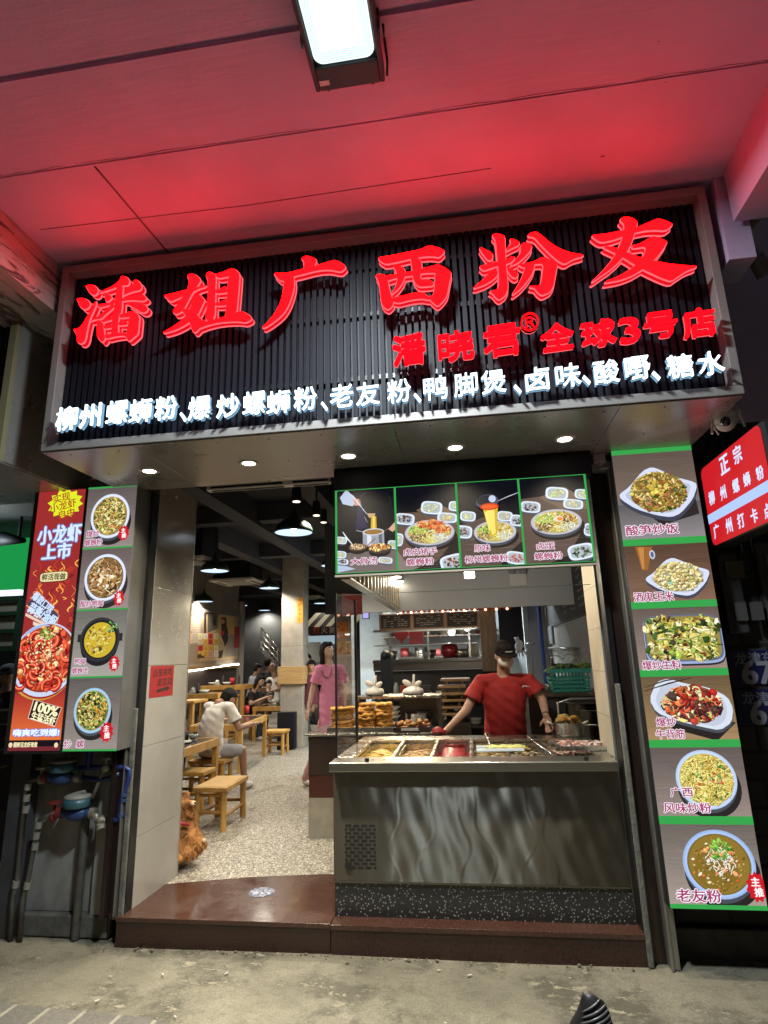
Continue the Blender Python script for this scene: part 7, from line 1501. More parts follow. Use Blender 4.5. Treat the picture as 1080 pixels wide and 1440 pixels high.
# --- water meters and their pipes
BLU = mat('meter_blue', (.02, .05, .15), .4, var=.2, vscale=12); BRS = mat('valve_brass', (.28, .25, .20), .5, .5, var=.3, vscale=14); REDV = mat('valve_red', (.16, .02, .016), .5); IRON = mat('iron_pipe', (.09, .085, .075), .6, .3, var=.4, vscale=9); BPP = mat('pipe_blue_dark', (.010, .022, .12), .4)
YW = 4.17
def meter(px, py, lab, s=1.):
    q = ay(px, py, YW); t = thing('water_meter', lab, 'water meter', q, 'water meters on the wall panel')
    g = MB(); g.ell(q + Vector((0, 0, -.02)), (.085 * s, .06, .055)); g.cyl(q + Vector((-.14 * s, 0, -.02)), q + Vector((.14 * s, 0, -.02)), .028); g.build('body', BLU, t)
    g = MB(); g.lathe(q + Vector((0, 0, .02)), [(.085 * s, 0), (.092 * s, .01), (.09 * s, .06), (.001, .062)], 24); g.build('register', mat('meter_teal', (.035, .10, .13), .4), t)
    g = MB(); g.lathe(q + Vector((0, 0, .083)), [(.088 * s, 0), (.09 * s, .012), (.07 * s, .022), (.001, .026)], 24); g.cyl(q + Vector((-.04, 0, .10)), q + Vector((.05, 0, .12)), .012); g.build('lid', mat('meter_lid', (.26, .25, .21), .5), t)
    for sx in (-1, 1): g = MB(); g.cyl(q + Vector((sx * .11 * s, 0, -.02)), q + Vector((sx * .15 * s, 0, -.02)), .04, n=6); g.build('coupling', REDV if sx < 0 else BRS, t)
    return q
m1 = meter(88, 1089, 'upper blue water meter left of the doorway'); m2 = meter(108, 1139, 'lower blue water meter left of the doorway')
def pxw(pts): return [ay(px, py, YW) for px, py in pts]
t = thing('water_pipe', 'grey iron water pipe feeding the upper meter', 'pipe', ay(20, 1330, YW)); g = MB(); g.tube(pxw([(14, 1332), (18, 1262), (24, 1240), (38, 1100), (42, 1098)]) + [m1 + Vector((-.16, 0, -.02))], .017, 10); g.build('pipe', IRON, t)
FIT = mat('fitting_pale', (.22, .21, .18), .6)
for px, py in ((22, 1243), (36, 1138), (37, 1122), (39, 1106)): g = MB(); q = ay(px, py, YW); g.cyl(q + Vector((0, 0, -.022)), q + Vector((.004, 0, .022)), .024, n=8); g.build('fitting', FIT, t)
g = MB(); q = ay(58, 1096, YW); g.ell(q, (.03, .03, .035)); g.cyl(q, q + Vector((0, 0, .07)), .01); g.cyl(q + Vector((0, 0, .07)), q + Vector((0, 0, .085)), .045); g.build('valve', BRS, t)
t = thing('water_pipe', 'grey iron water pipe feeding the lower meter', 'pipe', ay(30, 1330, YW)); g = MB(); g.tube(pxw([(27, 1334), (32, 1262), (38, 1245), (54, 1158), (58, 1150)]) + [m2 + Vector((-.16, 0, -.02))], .017, 10); g.build('pipe', IRON, t)
for px, py in ((38, 1245), (49, 1190), (51, 1175), (54, 1160)): g = MB(); q = ay(px, py, YW); g.cyl(q + Vector((0, 0, -.022)), q + Vector((.004, 0, .022)), .024, n=8); g.build('fitting', FIT, t)
g = MB(); q = ay(75, 1149, YW); g.ell(q, (.03, .03, .035)); g.cyl(q, q + Vector((0, 0, .09)), .01); g.cyl(q + Vector((0, 0, .09)), q + Vector((0, 0, .10)), .05); g.build('valve', REDV, t)
t = thing('blue_pipe', 'blue plastic pipe loop right of the water meters', 'pipe', ay(170, 1150, YW)); g = MB(); g.tube([m1 + Vector((.16, 0, -.02))] + pxw([(140, 1097), (152, 1095), (168, 1088)]) , .017, 10); g.tube(pxw([(112, 1080), (140, 1079), (176, 1079), (182, 1083), (181, 1095), (172, 1120), (169, 1150), (165, 1153), (150, 1154)]) , .018, 10); g.build('pipe', BPP, t)
for px, py in ((174, 1118), (173, 1125), (170, 1146)): g = MB(); q = ay(px, py, YW); g.cyl(q + Vector((0, 0, -.01)), q + Vector((.002, 0, .01)), .023); g.build('fitting', BLU, t)
t = thing('tap', 'brass tap with a long pale lever among the blue pipes', 'tap', ay(149, 1078, YW)); g = MB(); q = ay(149, 1080, YW - .03); g.ell(q, (.03, .03, .03)); g.cyl(q, q + Vector((0, 0, .055)), .011); g.obox(q + Vector((0, 0, .06)), (.07, .015, .015)); g.build('body', mat('fitting_pale'), t); g = MB(); g.tube(pxw([(147, 1081), (140, 1098), (130, 1122)]), [.016, .014, .012], 8); g.build('lever', mat('fitting_pale'), t)
t = thing('valve', 'brass stop valve right of the lower water meter', 'valve', ay(140, 1153, YW)); g = MB(); g.tube([m2 + Vector((.16, 0, -.02))] + pxw([(135, 1153), (150, 1154)]), .02, 10); g.ell(ay(142, 1153, YW), (.035, .03, .03)); g.build('body', BRS, t); g = MB(); g.cyl(ay(142, 1158, YW - .03), ay(142, 1164, YW - .03), .03); g.build('cap', mat('fitting_pale'), t)
t = thing('drain_pipe', 'dark standpipe below the lower meter', 'pipe', ay(115, 1330, YW + .05)); g = MB(); q = ay(118, 1180, YW + .06); g.cyl((q.x, q.y, 0), (q.x, q.y, m2.z - .02), .028); g.build('pipe', IRON, t)
g = MB(); q = ay(126, 1060, YW); g.cyl((q.x, q.y, ay(126, 1080, YW).z), (q.x, q.y, 1.24), .022); solo('riser_pipe', g, BPP, 'short dark blue riser pipe below the dish menu box', 'pipe')

# --- ribbed scooter seat tip at the bottom edge
RUB = mat('rubber_black', (.012, .012, .013), .45); t = thing('scooter_seat', 'black ribbed scooter seat tip at the bottom edge', 'scooter seat', (.29, 2.1, 0))
g = MB(); prof = [(817, 1406, 3), (823, 1408, 9), (829, 1418, 17), (829, 1432, 23), (829, 1450, 27), (829, 1490, 32), (830, 1560, 36)]; rings = []
for px, py, r in prof:
    c = ay(px, py, 2.2); rr = r * 2.2 / F_PX; rings.append([c + Vector((rr * math.cos(2 * PI * k / 20), rr * .7 * math.sin(2 * PI * k / 20), .02 * math.cos(2 * PI * k / 20))) for k in range(20)])
vs = [v for q in rings for v in q]; fs = [(i * 20 + k, i * 20 + (k + 1) % 20, (i + 1) * 20 + (k + 1) % 20, (i + 1) * 20 + k) for i in range(len(rings) - 1) for k in range(20)] + [tuple(range(20))]
g.smooth = True; g.add(vs, fs); g.build('pad', RUB, t); g = MB()
for k in range(13):
    py = 1414 + k * 6.5; i_ = max(q for q in range(len(prof) - 1) if prof[q][1] <= py); f_ = (py - prof[i_][1]) / (prof[i_ + 1][1] - prof[i_][1])
    c = ay(prof[i_][0] * (1 - f_) + prof[i_ + 1][0] * f_, py, 2.2); rr = (prof[i_][2] * (1 - f_) + prof[i_ + 1][2] * f_) * 2.2 / F_PX + .0015
    g.tube([c + Vector((rr * math.cos(a), rr * .7 * math.sin(a), .02 * math.cos(a) + .004)) for a in [PI * (1.30 + .62 * q / 8) for q in range(9)]], [.001, .003, .0035, .004, .004, .004, .0035, .003, .001], 6)
g.build('rib', mat('rubber_rib', (.10, .10, .105), .3), t); g = MB(); q = ay(830, 1560, 2.2); g.box((q.x - .1, 2.12, .25), (q.x + .1, 2.5, q.z + .02)); g.build('body_shell', mat('scooter_shell', (.03, .03, .035), .3), t, bevel=.03); g = MB(); g.cyl((q.x - .05, 2.3, .22), (q.x + .05, 2.3, .22), .22, n=32); g.build('wheel', RUB, t)
# ================================================================== PEOPLE AND THE DOG
SKIN = mat('skin', (.46, .26, .17), .5, var=.08, vscale=12); SKIN2 = mat('skin_tan', (.36, .19, .115), .5, var=.08, vscale=12); SKIN3 = mat('skin_pale', (.52, .33, .24), .5, var=.06, vscale=12)
HAIRM = mat('hair_black', (.010, .008, .008), .6, spec=.15, bump=.8, bscale=70, stretch=(3, 3, .5))
BLOBS = []
def cone_mesh(bm, p0, p1, r0, r1, n=14):
    p0, p1 = Vector(p0), Vector(p1); d = p1 - p0
    if d.length < 1e-5: return
    d.normalize(); a = d.orthogonal().normalized(); b = d.cross(a); st = []
    for i in range(5): t = PI / 2 * i / 4; st.append((p0 - d * (r0 * math.cos(t)), r0 * math.sin(t)))
    for i in range(5): t = PI / 2 * i / 4; st.append((p1 + d * (r1 * math.sin(t)), r1 * math.cos(t)))
    rings = [[bm.verts.new(c + a * (max(r, 1e-4) * math.cos(2 * PI * k / n)) + b * (max(r, 1e-4) * math.sin(2 * PI * k / n))) for k in range(n)] for c, r in st]
    for i in range(len(rings) - 1):
        for k in range(n): bm.faces.new((rings[i][k], rings[i][(k + 1) % n], rings[i + 1][(k + 1) % n], rings[i + 1][k]))
    bm.faces.new(list(reversed(rings[0]))); bm.faces.new(rings[-1])
def ell_mesh(bm, c, r, M=None, nu=16, nv=10):
    c = Vector(c); rings = []
    for i in range(nv + 1):
        t = PI * min(max(i / nv, .02), .98); ring = []
        for k in range(nu):
            q = Vector((r[0] * math.sin(t) * math.cos(2 * PI * k / nu), r[1] * math.sin(t) * math.sin(2 * PI * k / nu), r[2] * math.cos(t))); ring.append(bm.verts.new(c + (M @ q if M else q)))
        rings.append(ring)
    for i in range(nv):
        for k in range(nu): bm.faces.new((rings[i][k], rings[i + 1][k], rings[i + 1][(k + 1) % nu], rings[i][(k + 1) % nu]))
    bm.faces.new(rings[0]); bm.faces.new(list(reversed(rings[-1])))
def blob(name, shapes, m, parent, voxel=.012, smooth=5, wrinkle=0., cuts=()):
    """one continuous surface grown from overlapping volumes"""
    bm = bmesh.new(); inv = wm(parent).inverted() if parent else Matrix()
    for s in shapes:
        if s[0] == 'c': cone_mesh(bm, *s[1:])
        else: ell_mesh(bm, *s[1:])
    bmesh.ops.transform(bm, matrix=inv, verts=bm.verts); bmesh.ops.recalc_face_normals(bm, faces=bm.faces)
    me = bpy.data.meshes.new(name); bm.to_mesh(me); bm.free()
    o = bpy.data.objects.new(name, me); COL.objects.link(o); me.materials.append(m)
    r = o.modifiers.new('r', 'REMESH'); r.mode = 'VOXEL'; r.voxel_size = voxel; r.use_smooth_shade = True
    s_ = o.modifiers.new('s', 'SMOOTH'); s_.factor = .5; s_.iterations = smooth
    BLOBS.append((o, m, wrinkle, [(inv @ Vector(c), n.copy(), r) for c, n, r in cuts]))
    if parent: o.parent = parent
    return o
def basis(f, up=(0, 0, 1)):
    f = Vector(f).normalized(); up = Vector(up); x = f.cross(up).normalized(); z = x.cross(f).normalized()
    return Matrix((x, f, z)).transposed()          # columns: right, forward, up
def hand(wr, d, palm_n, s, spread=.25, curl=.35, thumb=1):
    """palm, four unequal fingers and a thumb as volumes"""
    d = Vector(d).normalized(); n = Vector(palm_n); n = (n - d * n.dot(d)).normalized(); sd = d.cross(n); out = []
    M = Matrix((sd, d, n)).transposed(); pc = wr + d * .045 * s
    out.append(('e', pc, (.040 * s, .052 * s, .017 * s), M))
    for i, (L, o_) in enumerate(((.068, -.030), (.078, -.010), (.074, .010), (.058, .029))):
        a = pc + d * .040 * s + sd * o_ * s; dd = (d + sd * o_ * spread * 8 + n * -curl * .4).normalized(); b = a + dd * L * .5 * s; c = b + (dd - n * curl).normalized() * L * .5 * s
        out += [('c', a, b, .0092 * s, .0086 * s), ('c', b, c, .0086 * s, .0072 * s)]
    a = pc - sd * thumb * .03 * s - d * .02 * s; b = a + (d * .5 - sd * thumb * .7 - n * .3).normalized() * .035 * s
    out += [('c', a, b, .013 * s, .011 * s), ('c', b, b + (d * .8 - sd * thumb * .25 - n * .4).normalized() * .03 * s, .011 * s, .009 * s)]
    return out
def person(label, J, face, skin, shirt, sleeve=.55, pants=None, hair='short', s=1., group=None, voxel=.012, shoes=None, hairmat=None, up=(0, 0, 1), belly=1., eyes=True, shirt_long=.06, name='person', handk={}, bow=0., loose=1., hs_=1.):
    """J: joints in world space: head neck chest pelvis + L/R: sh el wr (hip kn an)"""
    J = {k: Vector(v) for k, v in J.items()}
    base = J['pelvis'].copy(); base.z = ZT if 'z0' not in J else J['z0'].z
    t = thing(name, label, 'person', base, group)
    H = J['head']; M = basis(face, up); T = (J['neck'] - J['pelvis']); tf = Vector(face); tf.z = 0
    tu = T.normalized(); tx = (J['shR'] - J['shL']).normalized(); ty = tu.cross(tx).normalized(); TM = Matrix((tx, ty, tu)).transposed()
    sh = [('e', H, (.074 * s, .094 * s, .112 * s), M), ('e', H + M @ Vector((0, .025, -.055)) * s, (.055 * s, .068 * s, .062 * s), M), ('e', H + M @ Vector((0, .097, -.020)) * s, (.013 * s, .018 * s, .022 * s), M)]
    for sx in (-1, 1): sh.append(('e', H + M @ Vector((sx * .076, -.005, -.015)) * s, (.012 * s, .02 * s, .032 * s), M))
    sh.append(('c', J['neck'], H + M @ Vector((0, -.01, -.06)) * s, .058 * s, .052 * s))
    for q in 'LR':
        if 'el' + q in J:
            sh += [('c', J['sh' + q], J['el' + q], .047 * s, .039 * s), ('c', J['el' + q], J['wr' + q], .040 * s, .027 * s)]
            d = J['wr' + q] - J['el' + q]; hk = dict(palm_n=(0, 0, 1), curl=.5); hk.update(handk.get(q, {})); dd = hk.pop('d', d)
            sh += hand(J['wr' + q], dd, s=s, thumb=(1 if q == 'R' else -1), **hk)
    TL = T.length
    def stack(prof, add=0., n=16):
        out = []
        for i in range(n):
            t_ = prof[0][0] + (prof[-1][0] - prof[0][0]) * i / (n - 1); k_ = max(j for j in range(len(prof) - 1) if prof[j][0] <= t_ + 1e-6); a_, b_ = prof[k_], prof[k_ + 1]; f_ = (t_ - a_[0]) / (b_[0] - a_[0]); f_ = f_ * f_ * (3 - 2 * f_)
            bend = bow * math.sin(PI * max(0, min(1, t_)))
            out.append(('e', J['pelvis'] + T * t_ - ty * bend, ((a_[1] + (b_[1] - a_[1]) * f_) * s + add, (a_[2] + (b_[2] - a_[2]) * f_) * s + add, TL * .085 + .012), TM))
        return out
    hw = max(.10 * s, (J['shR'] - J['shL']).length / 2 - .03 * s) / s
    tor = stack([(-.08, .135, .095), (.1, .145, .10), (.35, .13 * belly, .092 * belly), (.62, hw * .92, .10), (.80, hw * .9, .088), (.93, hw * .5, .066)])
    for q in 'LR': tor.append(('c', J['pelvis'].lerp(J['neck'], .92), J['sh' + q], .055 * s, .046 * s))
    sh += tor
    legs = [q for q in 'LR' if 'kn' + q in J]
    for q in legs:
        sh += [('c', J['hip' + q], J['kn' + q], .072 * s, .05 * s), ('c', J['kn' + q], J['an' + q], .05 * s, .034 * s)]
    bd = blob('body', sh, skin, t, voxel)
    hem = -(shirt_long + .09) / TL; cts = [(J['pelvis'] - tu * shirt_long, -tu, .30)]
    cl = stack([(hem, .168 * loose, .118 * loose), (.1, .164 * loose, .114 * loose), (.35, .158 * belly * loose, .108 * belly * loose), (.62, hw * 1.04, .110), (.80, hw * 1.0, .098), (.90, hw * .62, .078)], .006 * s, 30)
    for q in 'LR': cl.append(('c', J['pelvis'].lerp(J['neck'], .90), J['sh' + q],   .072 * s, .063 * s))
    for q in 'LR':
        if 'el' + q in J and sleeve:
            hp = J['sh' + q].lerp(J['el' + q], sleeve); dd_ = (J['el' + q] - J['sh' + q]).normalized(); cl.append(('c', J['sh' + q], hp, .062 * s, .074 * s * loose)); cts.append((hp, dd_, .105 * s * loose))
    blob('shirt', cl, shirt, t, voxel, 9, .0028, cts)
    if pants and legs:
        pl = [('e', J['pelvis'] - tu * .02, (.158 * s, .112 * s, .10 * s), TM)]; lo, pm = pants
        for q in legs:
            pl.append(('c', J['hip' + q], J['kn' + q] if lo > .5 else J['hip' + q].lerp(J['kn' + q], .85), .088 * s, .072 * s))
            if lo > .5: pl.append(('c', J['kn' + q], J['kn' + q].lerp(J['an' + q], lo), .068 * s, .056 * s))
        blob('trousers', pl, pm, t, voxel, 4, .002)
    if shoes and legs:
        for q in legs: a = J['an' + q]; f2 = Vector(face); f2.z = 0; f2 = f2.normalized(); blob('shoe', [('e', a + f2 * .05 * s - Vector((0, 0, .035 * s)), (.045 * s, .115 * s, .04 * s), basis(f2)), ('e', a - Vector((0, 0, .01)), (.042 * s, .05 * s, .045 * s), basis(f2))], shoes, t, .010)
    hm = hairmat or HAIRM; hs = []
    if hair in ('short', 'long', 'bun'):
        hs = [('e', H + M @ Vector((0, -.022, .028)) * s, (.085 * s, .096 * s, .098 * s), M), ('e', H + M @ Vector((0, -.045, -.02)) * s, (.078 * s, .062 * s, .075 * s), M), ('e', H + M @ Vector((0, .045, .078)) * s, (.062 * s, .05 * s, .038 * s), M)]
        if hair == 'long':
            for sx in (-1, 1): hs += [('c', H + M @ Vector((sx * .07, -.01, .02)) * s, H + M @ Vector((sx * .09, -.02, -.16)) * s, .032 * s, .028 * s)]
            hs += [('c', H + M @ Vector((0, -.06, .0)) * s, H + M @ Vector((0, -.075, -.26)) * s, .07 * s, .055 * s)]
    elif hair == 'thin': hs = [('e', H + M @ Vector((0, -.045, .0)) * s, (.082 * s, .064 * s, .085 * s), M)]
    if hs: blob('hair', hs, hm, t, voxel, 3, .002)
    if eyes:
        for sx in (-1, 1):
            g = MB(); g.ell(H + M @ Vector((sx * .031, .089, .012)) * s, (.013 * s, .006 * s, .006 * s), M.to_euler(), 10, 6); g.build('eye', mat('eye_dark', (.02, .012, .01), .2), t)
            g = MB(); g.ell(H + M @ Vector((sx * .032, .091, .034)) * s, (.020 * s, .005 * s, .004 * s), M.to_euler(), 10, 6); g.build('eyebrow', hm, t)
        g = MB(); g.ell(H + M @ Vector((0, .092, -.062)) * s, (.024 * s, .007 * s, .007 * s), M.to_euler(), 12, 6); g.build('mouth', mat('lips', (.32, .10, .08), .4), t)
    return t, M

# --- vendor in red leaning over the counter
REDT = mat('tshirt_red', (.33, .014, .011), .8, var=.16, vscale=9, bump=.15, bscale=120); YV = 5.82
def v(px, py, dy=0.): return ay(px, py, YV + dy)
J = dict(head=v(709, 921, -.05), neck=v(708, 949, .03), chest=v(712, 985), pelvis=v(711, 1035, .10), shL=v(676, 958, .02), elL=v(655, 1000, -.06), wrL=v(627, 1028, -.12), shR=v(744, 957, .02), elR=v(763, 985, -.02), wrR=v(768, 1007, -.16))
J['hipL'] = J['pelvis'] + Vector((-.09, 0, -.03)); J['hipR'] = J['pelvis'] + Vector((.09, 0, -.03))
for q in 'LR': J['kn' + q] = Vector((J['hip' + q].x, J['hip' + q].y - .02, .62)); J['an' + q] = Vector((J['hip' + q].x, J['hip' + q].y + .03, ZT + .08))
vend, M = person('vendor in red T-shirt, black cap and white mask leaning over the counter', J, (.30, -.90, -.26), SKIN, REDT, .62, (.97, mat('khaki', (.24, .22, .15), .8, var=.15)), 'short', 1.06, voxel=.009, loose=1.12, bow=.03, shoes=mat('shoe_dark', (.03, .03, .03), .6), eyes=False, shirt_long=.05,
               handk={'L': dict(d=(-.75, -.35, -.30), palm_n=(.1, .3, 1), curl=.45), 'R': dict(d=(.15, -.35, -.9), palm_n=(.3, 1, .2), curl=.9)})
H = J['head']; CAPM = mat('cap_black', (.014, .010, .009), .9, spec=.1, bump=.2, bscale=150)
cp = [('e', H + M @ Vector((0, -.01, .048)), (.093, .112, .092), M), ('e', H + M @ Vector((0, -.01, .02)), (.092, .110, .05), M)]
blob('cap', cp, CAPM, vend, .008, 3)
g = MB(); bw = []
for i in range(15): a = PI * i / 14; bw.append((.088 * math.cos(a), .085 + .105 * math.sin(a)))
fr = [H + M @ Vector((x, y, .030 - .05 * (y - .085) - .35 * x * x * 3)) for x, y in bw] + [H + M @ Vector((x * .95, .06, .034)) for x in (-.088, -.04, 0, .04, .088)]
g.add(fr + [p + M @ Vector((0, 0, .007)) for p in fr], [tuple(range(len(fr))), tuple(range(2 * len(fr) - 1, len(fr) - 1, -1))] + [(i, (i + 1) % len(fr), len(fr) + (i + 1) % len(fr), len(fr) + i) for i in range(len(fr))]); g.build('cap_brim', CAPM, vend)
g = MB(); P0 = H + M @ Vector((-.03, .1135, .058))
for i in range(7): g.obox(P0 + M @ Vector((.010 * i, -.0012 * (i - 3) ** 2 * .5 + .001, 0)), (.006, .003, .009), M.to_euler())
g.build('cap_lettering', mat('thread_white', (.6, .58, .55), .7), vend)
blob('face_mask', [('e', H + M @ Vector((0, .042, -.048)), (.078, .070, .062), M), ('e', H + M @ Vector((0, .080, -.035)), (.038, .038, .045), M)], mat('mask_white', (.70, .64, .55), .75), vend, .008, 3)
g = MB(); g.tube([H + M @ Vector((-.06, .06, -.03)), H + M @ Vector((-.078, .0, -.0))], .003, 5); g.build('mask_strap', mat('mask_white'), vend)
for sx in (-1, 1): g = MB(); g.ell(H + M @ Vector((sx * .031, .088, .010)), (.012, .006, .006), M.to_euler(), 10, 6); g.build('eye', mat('eye_dark'), vend)
g = MB(); q = ay(738, 966, YV - .135); g.tube([q + Vector((.022 * math.cos(a * .5), 0, .012 * math.sin(a * .5))) for a in range(9)], .0025, 5); g.tube([q + Vector((-.02 + i * .014, -.001, .003 + .005 * (i % 2))) for i in range(6)], .0025, 5); g.build('chest_emblem', mat('thread_white'), vend)
g = MB(); d = (J['wrR'] - J['elR']).normalized(); q = J['wrR'] - d * .02; g.lathe(q, [(.031, -.006), (.034, 0), (.031, .006)], 18, M=d.to_track_quat('Z', 'Y').to_matrix()); g.build('bracelet', mat('bracelet', (.03, .02, .015), .4), vend)
t = thing('spatula', 'small steel spatula with a dark handle in the vendor right hand', 'spatula', J['wrR'])
a = J['wrR'] + Vector((.015, -.05, -.06)); c = a + Vector((.035, -.06, -.12)); g = MB(); g.cyl(a, c, .011); g.build('handle', mat('handle_dark', (.06, .015, .012), .4), t)
g = MB(); e_ = c + Vector((.03, -.05, -.10)); g.prism([(-.018, 0), (.018, 0), (.042, .11), (.0, .15), (-.042, .11)], c, (.95, .2, .1), tuple((e_ - c).normalized()), (.1, -.9, .4), 0, .003); g.build('blade', STB, t)
t = thing('meat_bundle', 'bundle of red meat under the vendor left hand', 'meat', J['wrL'] + Vector((-.08, -.06, -.07))); q = J['wrL'] + Vector((-.06, -.05, -.055)); q.z = max(q.z, 1.13)
g = MB()
for i in range(9): g.tube([q + Vector((-.06, -.03 + .008 * i, .0 + .012 * (i % 3))), q + Vector((0, -.035 + .008 * i, .02 + .012 * (i % 3))), q + Vector((.06, -.03 + .008 * i, .0 + .01 * (i % 2)))], .011, 7)
g.build('strips', mat('meat_red', (.32, .015, .02), .35, bump=.5, bscale=60), t)

# --- diners
def seated(px_head, px_neck, px_pel, shw, Y, f, **k):
    f = Vector(f); f.z = 0; f.normalize(); r = f.cross(Vector((0, 0, 1))); n = ay(*px_neck, Y); p = ay(*px_pel, Y)
    J = dict(head=ay(*px_head, Y), neck=n, chest=n.lerp(p, .4), pelvis=p, shL=n - r * shw + Vector((0, 0, -.05)), shR=n + r * shw + Vector((0, 0, -.05)))
    for q, sg in (('L', -1), ('R', 1)):
        J['hip' + q] = p + r * sg * .09 - Vector((0, 0, .02)); J['kn' + q] = J['hip' + q] + f * .40 + r * sg * .05 + Vector((0, 0, .02)); J['an' + q] = Vector((J['kn' + q].x - f.x * .05, J['kn' + q].y - f.y * .05, ZT + .07))
    return J, f, r
WT = mat('tshirt_white', (.76, .72, .66), .85, var=.06, vscale=6); SHO = mat('shorts_grey', (.34, .35, .37), .85, var=.1); WSH = mat('shoe_white', (.6, .58, .55), .6)
YW2 = az(299, 1062, .62).y + .05
J, f, r = seated((316, 976), (308, 989), (296, 1050), .20, YW2, (.35, .94, 0))
J['head'] = J['neck'] + f * .14 + Vector((.03, 0, .055)); J['pelvis'].z = .68
for q in 'LR': J['hip' + q].z = .66
J['elR'] = J['shR'] + r * .12 + f * .05 + Vector((0, 0, -.27)); J['wrR'] = J['elR'] + f * .24 + Vector((.03, 0, .03)); J['elL'] = J['shL'] - r * .05 + f * .08 + Vector((0, 0, -.25)); J['wrL'] = J['elL'] + f * .22 + r * .08 + Vector((0, 0, .05))
J['knR'] = J['hipR'] + r * .26 + f * .24; J['anR'] = Vector((J['knR'].x + .03, J['knR'].y + .02, ZT + .08))
person('man in white T-shirt seen from behind, bent over his table', J, tuple(f + Vector((0, 0, -.75))), SKIN2, WT, .66, (.15, SHO), 'short', 1.12, shoes=WSH, bow=.07, loose=1.1)
BT = mat('tshirt_black', (.015, .014, .016), .85); Y2 = az(345, 1012, .62).y
Y2 = a3.y + .35
J, f, r = seated((366, 957), (356, 973), (346, 1015), .15, Y2, (.9, -.05, 0)); J['pelvis'].z = .66
for q in 'LR': J['hip' + q].z = .64
J['elR'] = ay(352, 990, Y2 - .2); J['wrR'] = ay(374, 981, Y2 - .2); J['elL'] = J['shL'] + Vector((.05, .05, -.25)); J['wrL'] = ay(376, 978, Y2 + .05)
person('woman in black with long hair looking down at her phone', J, (.85, -.35, -.35), SKIN3, BT, .55, (.95, mat('jeans_dark', (.03, .035, .05), .8)), 'long', 1.05, shoes=WSH)
t = J['wrL'] + Vector((.07, -.03, .03)); solo('phone', MB().obox(t, (.02, .075, .14), (.3, .5, 0)), mat('phone_black', (.02, .02, .025), .15), 'dark phone in the hands of the woman in black', 'phone', bevel=.004)
Y3 = Y2 + .75
J, f, r = seated((378.5, 962), (377, 972), (374, 1000), .10, Y3, (.3, -.9, 0)); J['elL'] = J['shL'] + Vector((-.02, -.1, -.16)); J['wrL'] = J['elL'] + Vector((.05, -.15, .05))
for q in 'LR': del J['kn' + q]
person('dark haired child sitting between the woman in black and the column', J, (.2, -.9, -.3), SKIN3, BT, .6, None, 'short', .82)
Y4 = Y2 + 1.9; LBT = mat('shirt_pale_blue', (.34, .38, .46), .85)
J, f, r = seated((363, 940), (358, 951), (352, 990), .17, Y4, (.55, .6, 0)); J['elL'] = J['shL'] + Vector((-.05, .05, -.25)); J['wrL'] = J['elL'] + f * .2; J['elR'] = J['shR'] + Vector((.03, .05, -.25)); J['wrR'] = J['elR'] + f * .2
for q in 'LR': del J['kn' + q]
person('man in pale blue shirt seen from behind at a far table', J, (.7, .6, -.3), SKIN2, LBT, .6, None, 'short', 1.05)
Y5 = Y2 + 2.3
J, f, r = seated((383, 939), (386, 953), (388, 992), .18, Y5, (-.3, -.9, 0)); J['elL'] = J['shL'] + Vector((0, -.08, -.26)); J['wrL'] = J['elL'] + f * .22; J['elR'] = J['shR'] + Vector((-.02, -.1, -.25)); J['wrR'] = J['elR'] + f * .22
for q in 'LR': del J['kn' + q]
person('smiling balding man in a white vest facing the street', J, (-.25, -.9, -.15), SKIN2, WT, .25, None, 'thin', 1.1)
J, f, r = seated((377, 932), (378, 944), (380, 985), .17, Y5 + .7, (.2, .9, 0))
for q in 'LR': del J['kn' + q]
person('black haired person behind the balding man', J, (.2, .9, -.1), SKIN2, BT, .5, None, 'short', 1.1)
for k, (px, py, Y, lab, mt_) in enumerate(((432, 928, 12.6, 'person with dark hair right behind the column, upper of two faces', BT), (438, 937, 12.0, 'person in dark red right behind the column, lower of two faces', mat('shirt_wine', (.10, .02, .03), .8)))):
    J, f, r = seated((px, py), (px - 1, py + 11), (px - 2, py + 48), .16, Y, (.1, -1, 0))
    for q in 'LR': del J['kn' + q]
    person(lab, J, (.1, -1, -.15), SKIN2, mt_, .5, None, 'short', 1.05)
# diner right of the column holding a phone, mostly hidden
Y6 = a3.y + .5
J, f, r = seated((445, 962), (447, 974), (446, 1012), .14, Y6, (-.9, 0, 0)); J['elL'] = ay(440, 1000, Y6 - .2); J['wrL'] = ay(418, 985, Y6 - .2); J['elR'] = ay(436, 995, Y6 + .1); J['wrR'] = ay(412, 979, Y6 + .1)
person('diner in dark clothes reaching over the table towards the column', J, (-.9, -.1, -.3), SKIN3, mat('shirt_brown', (.09, .06, .05), .8), .5, (.95, mat('jeans_dark')), 'long', .95, shoes=WSH)
g = MB(); g.ell(ay(431, 1028, Y6 - .35), (.10, .12, .22)); g.v = [(x + .01 * math.sin(z * 40), y, z) for x, y, z in g.v]; solo('handbag', g, mat('bag_grey', (.16, .15, .14), .5, bump=.8, bscale=30), 'grey handbag hanging from the bench beside the woman in pink', 'handbag')
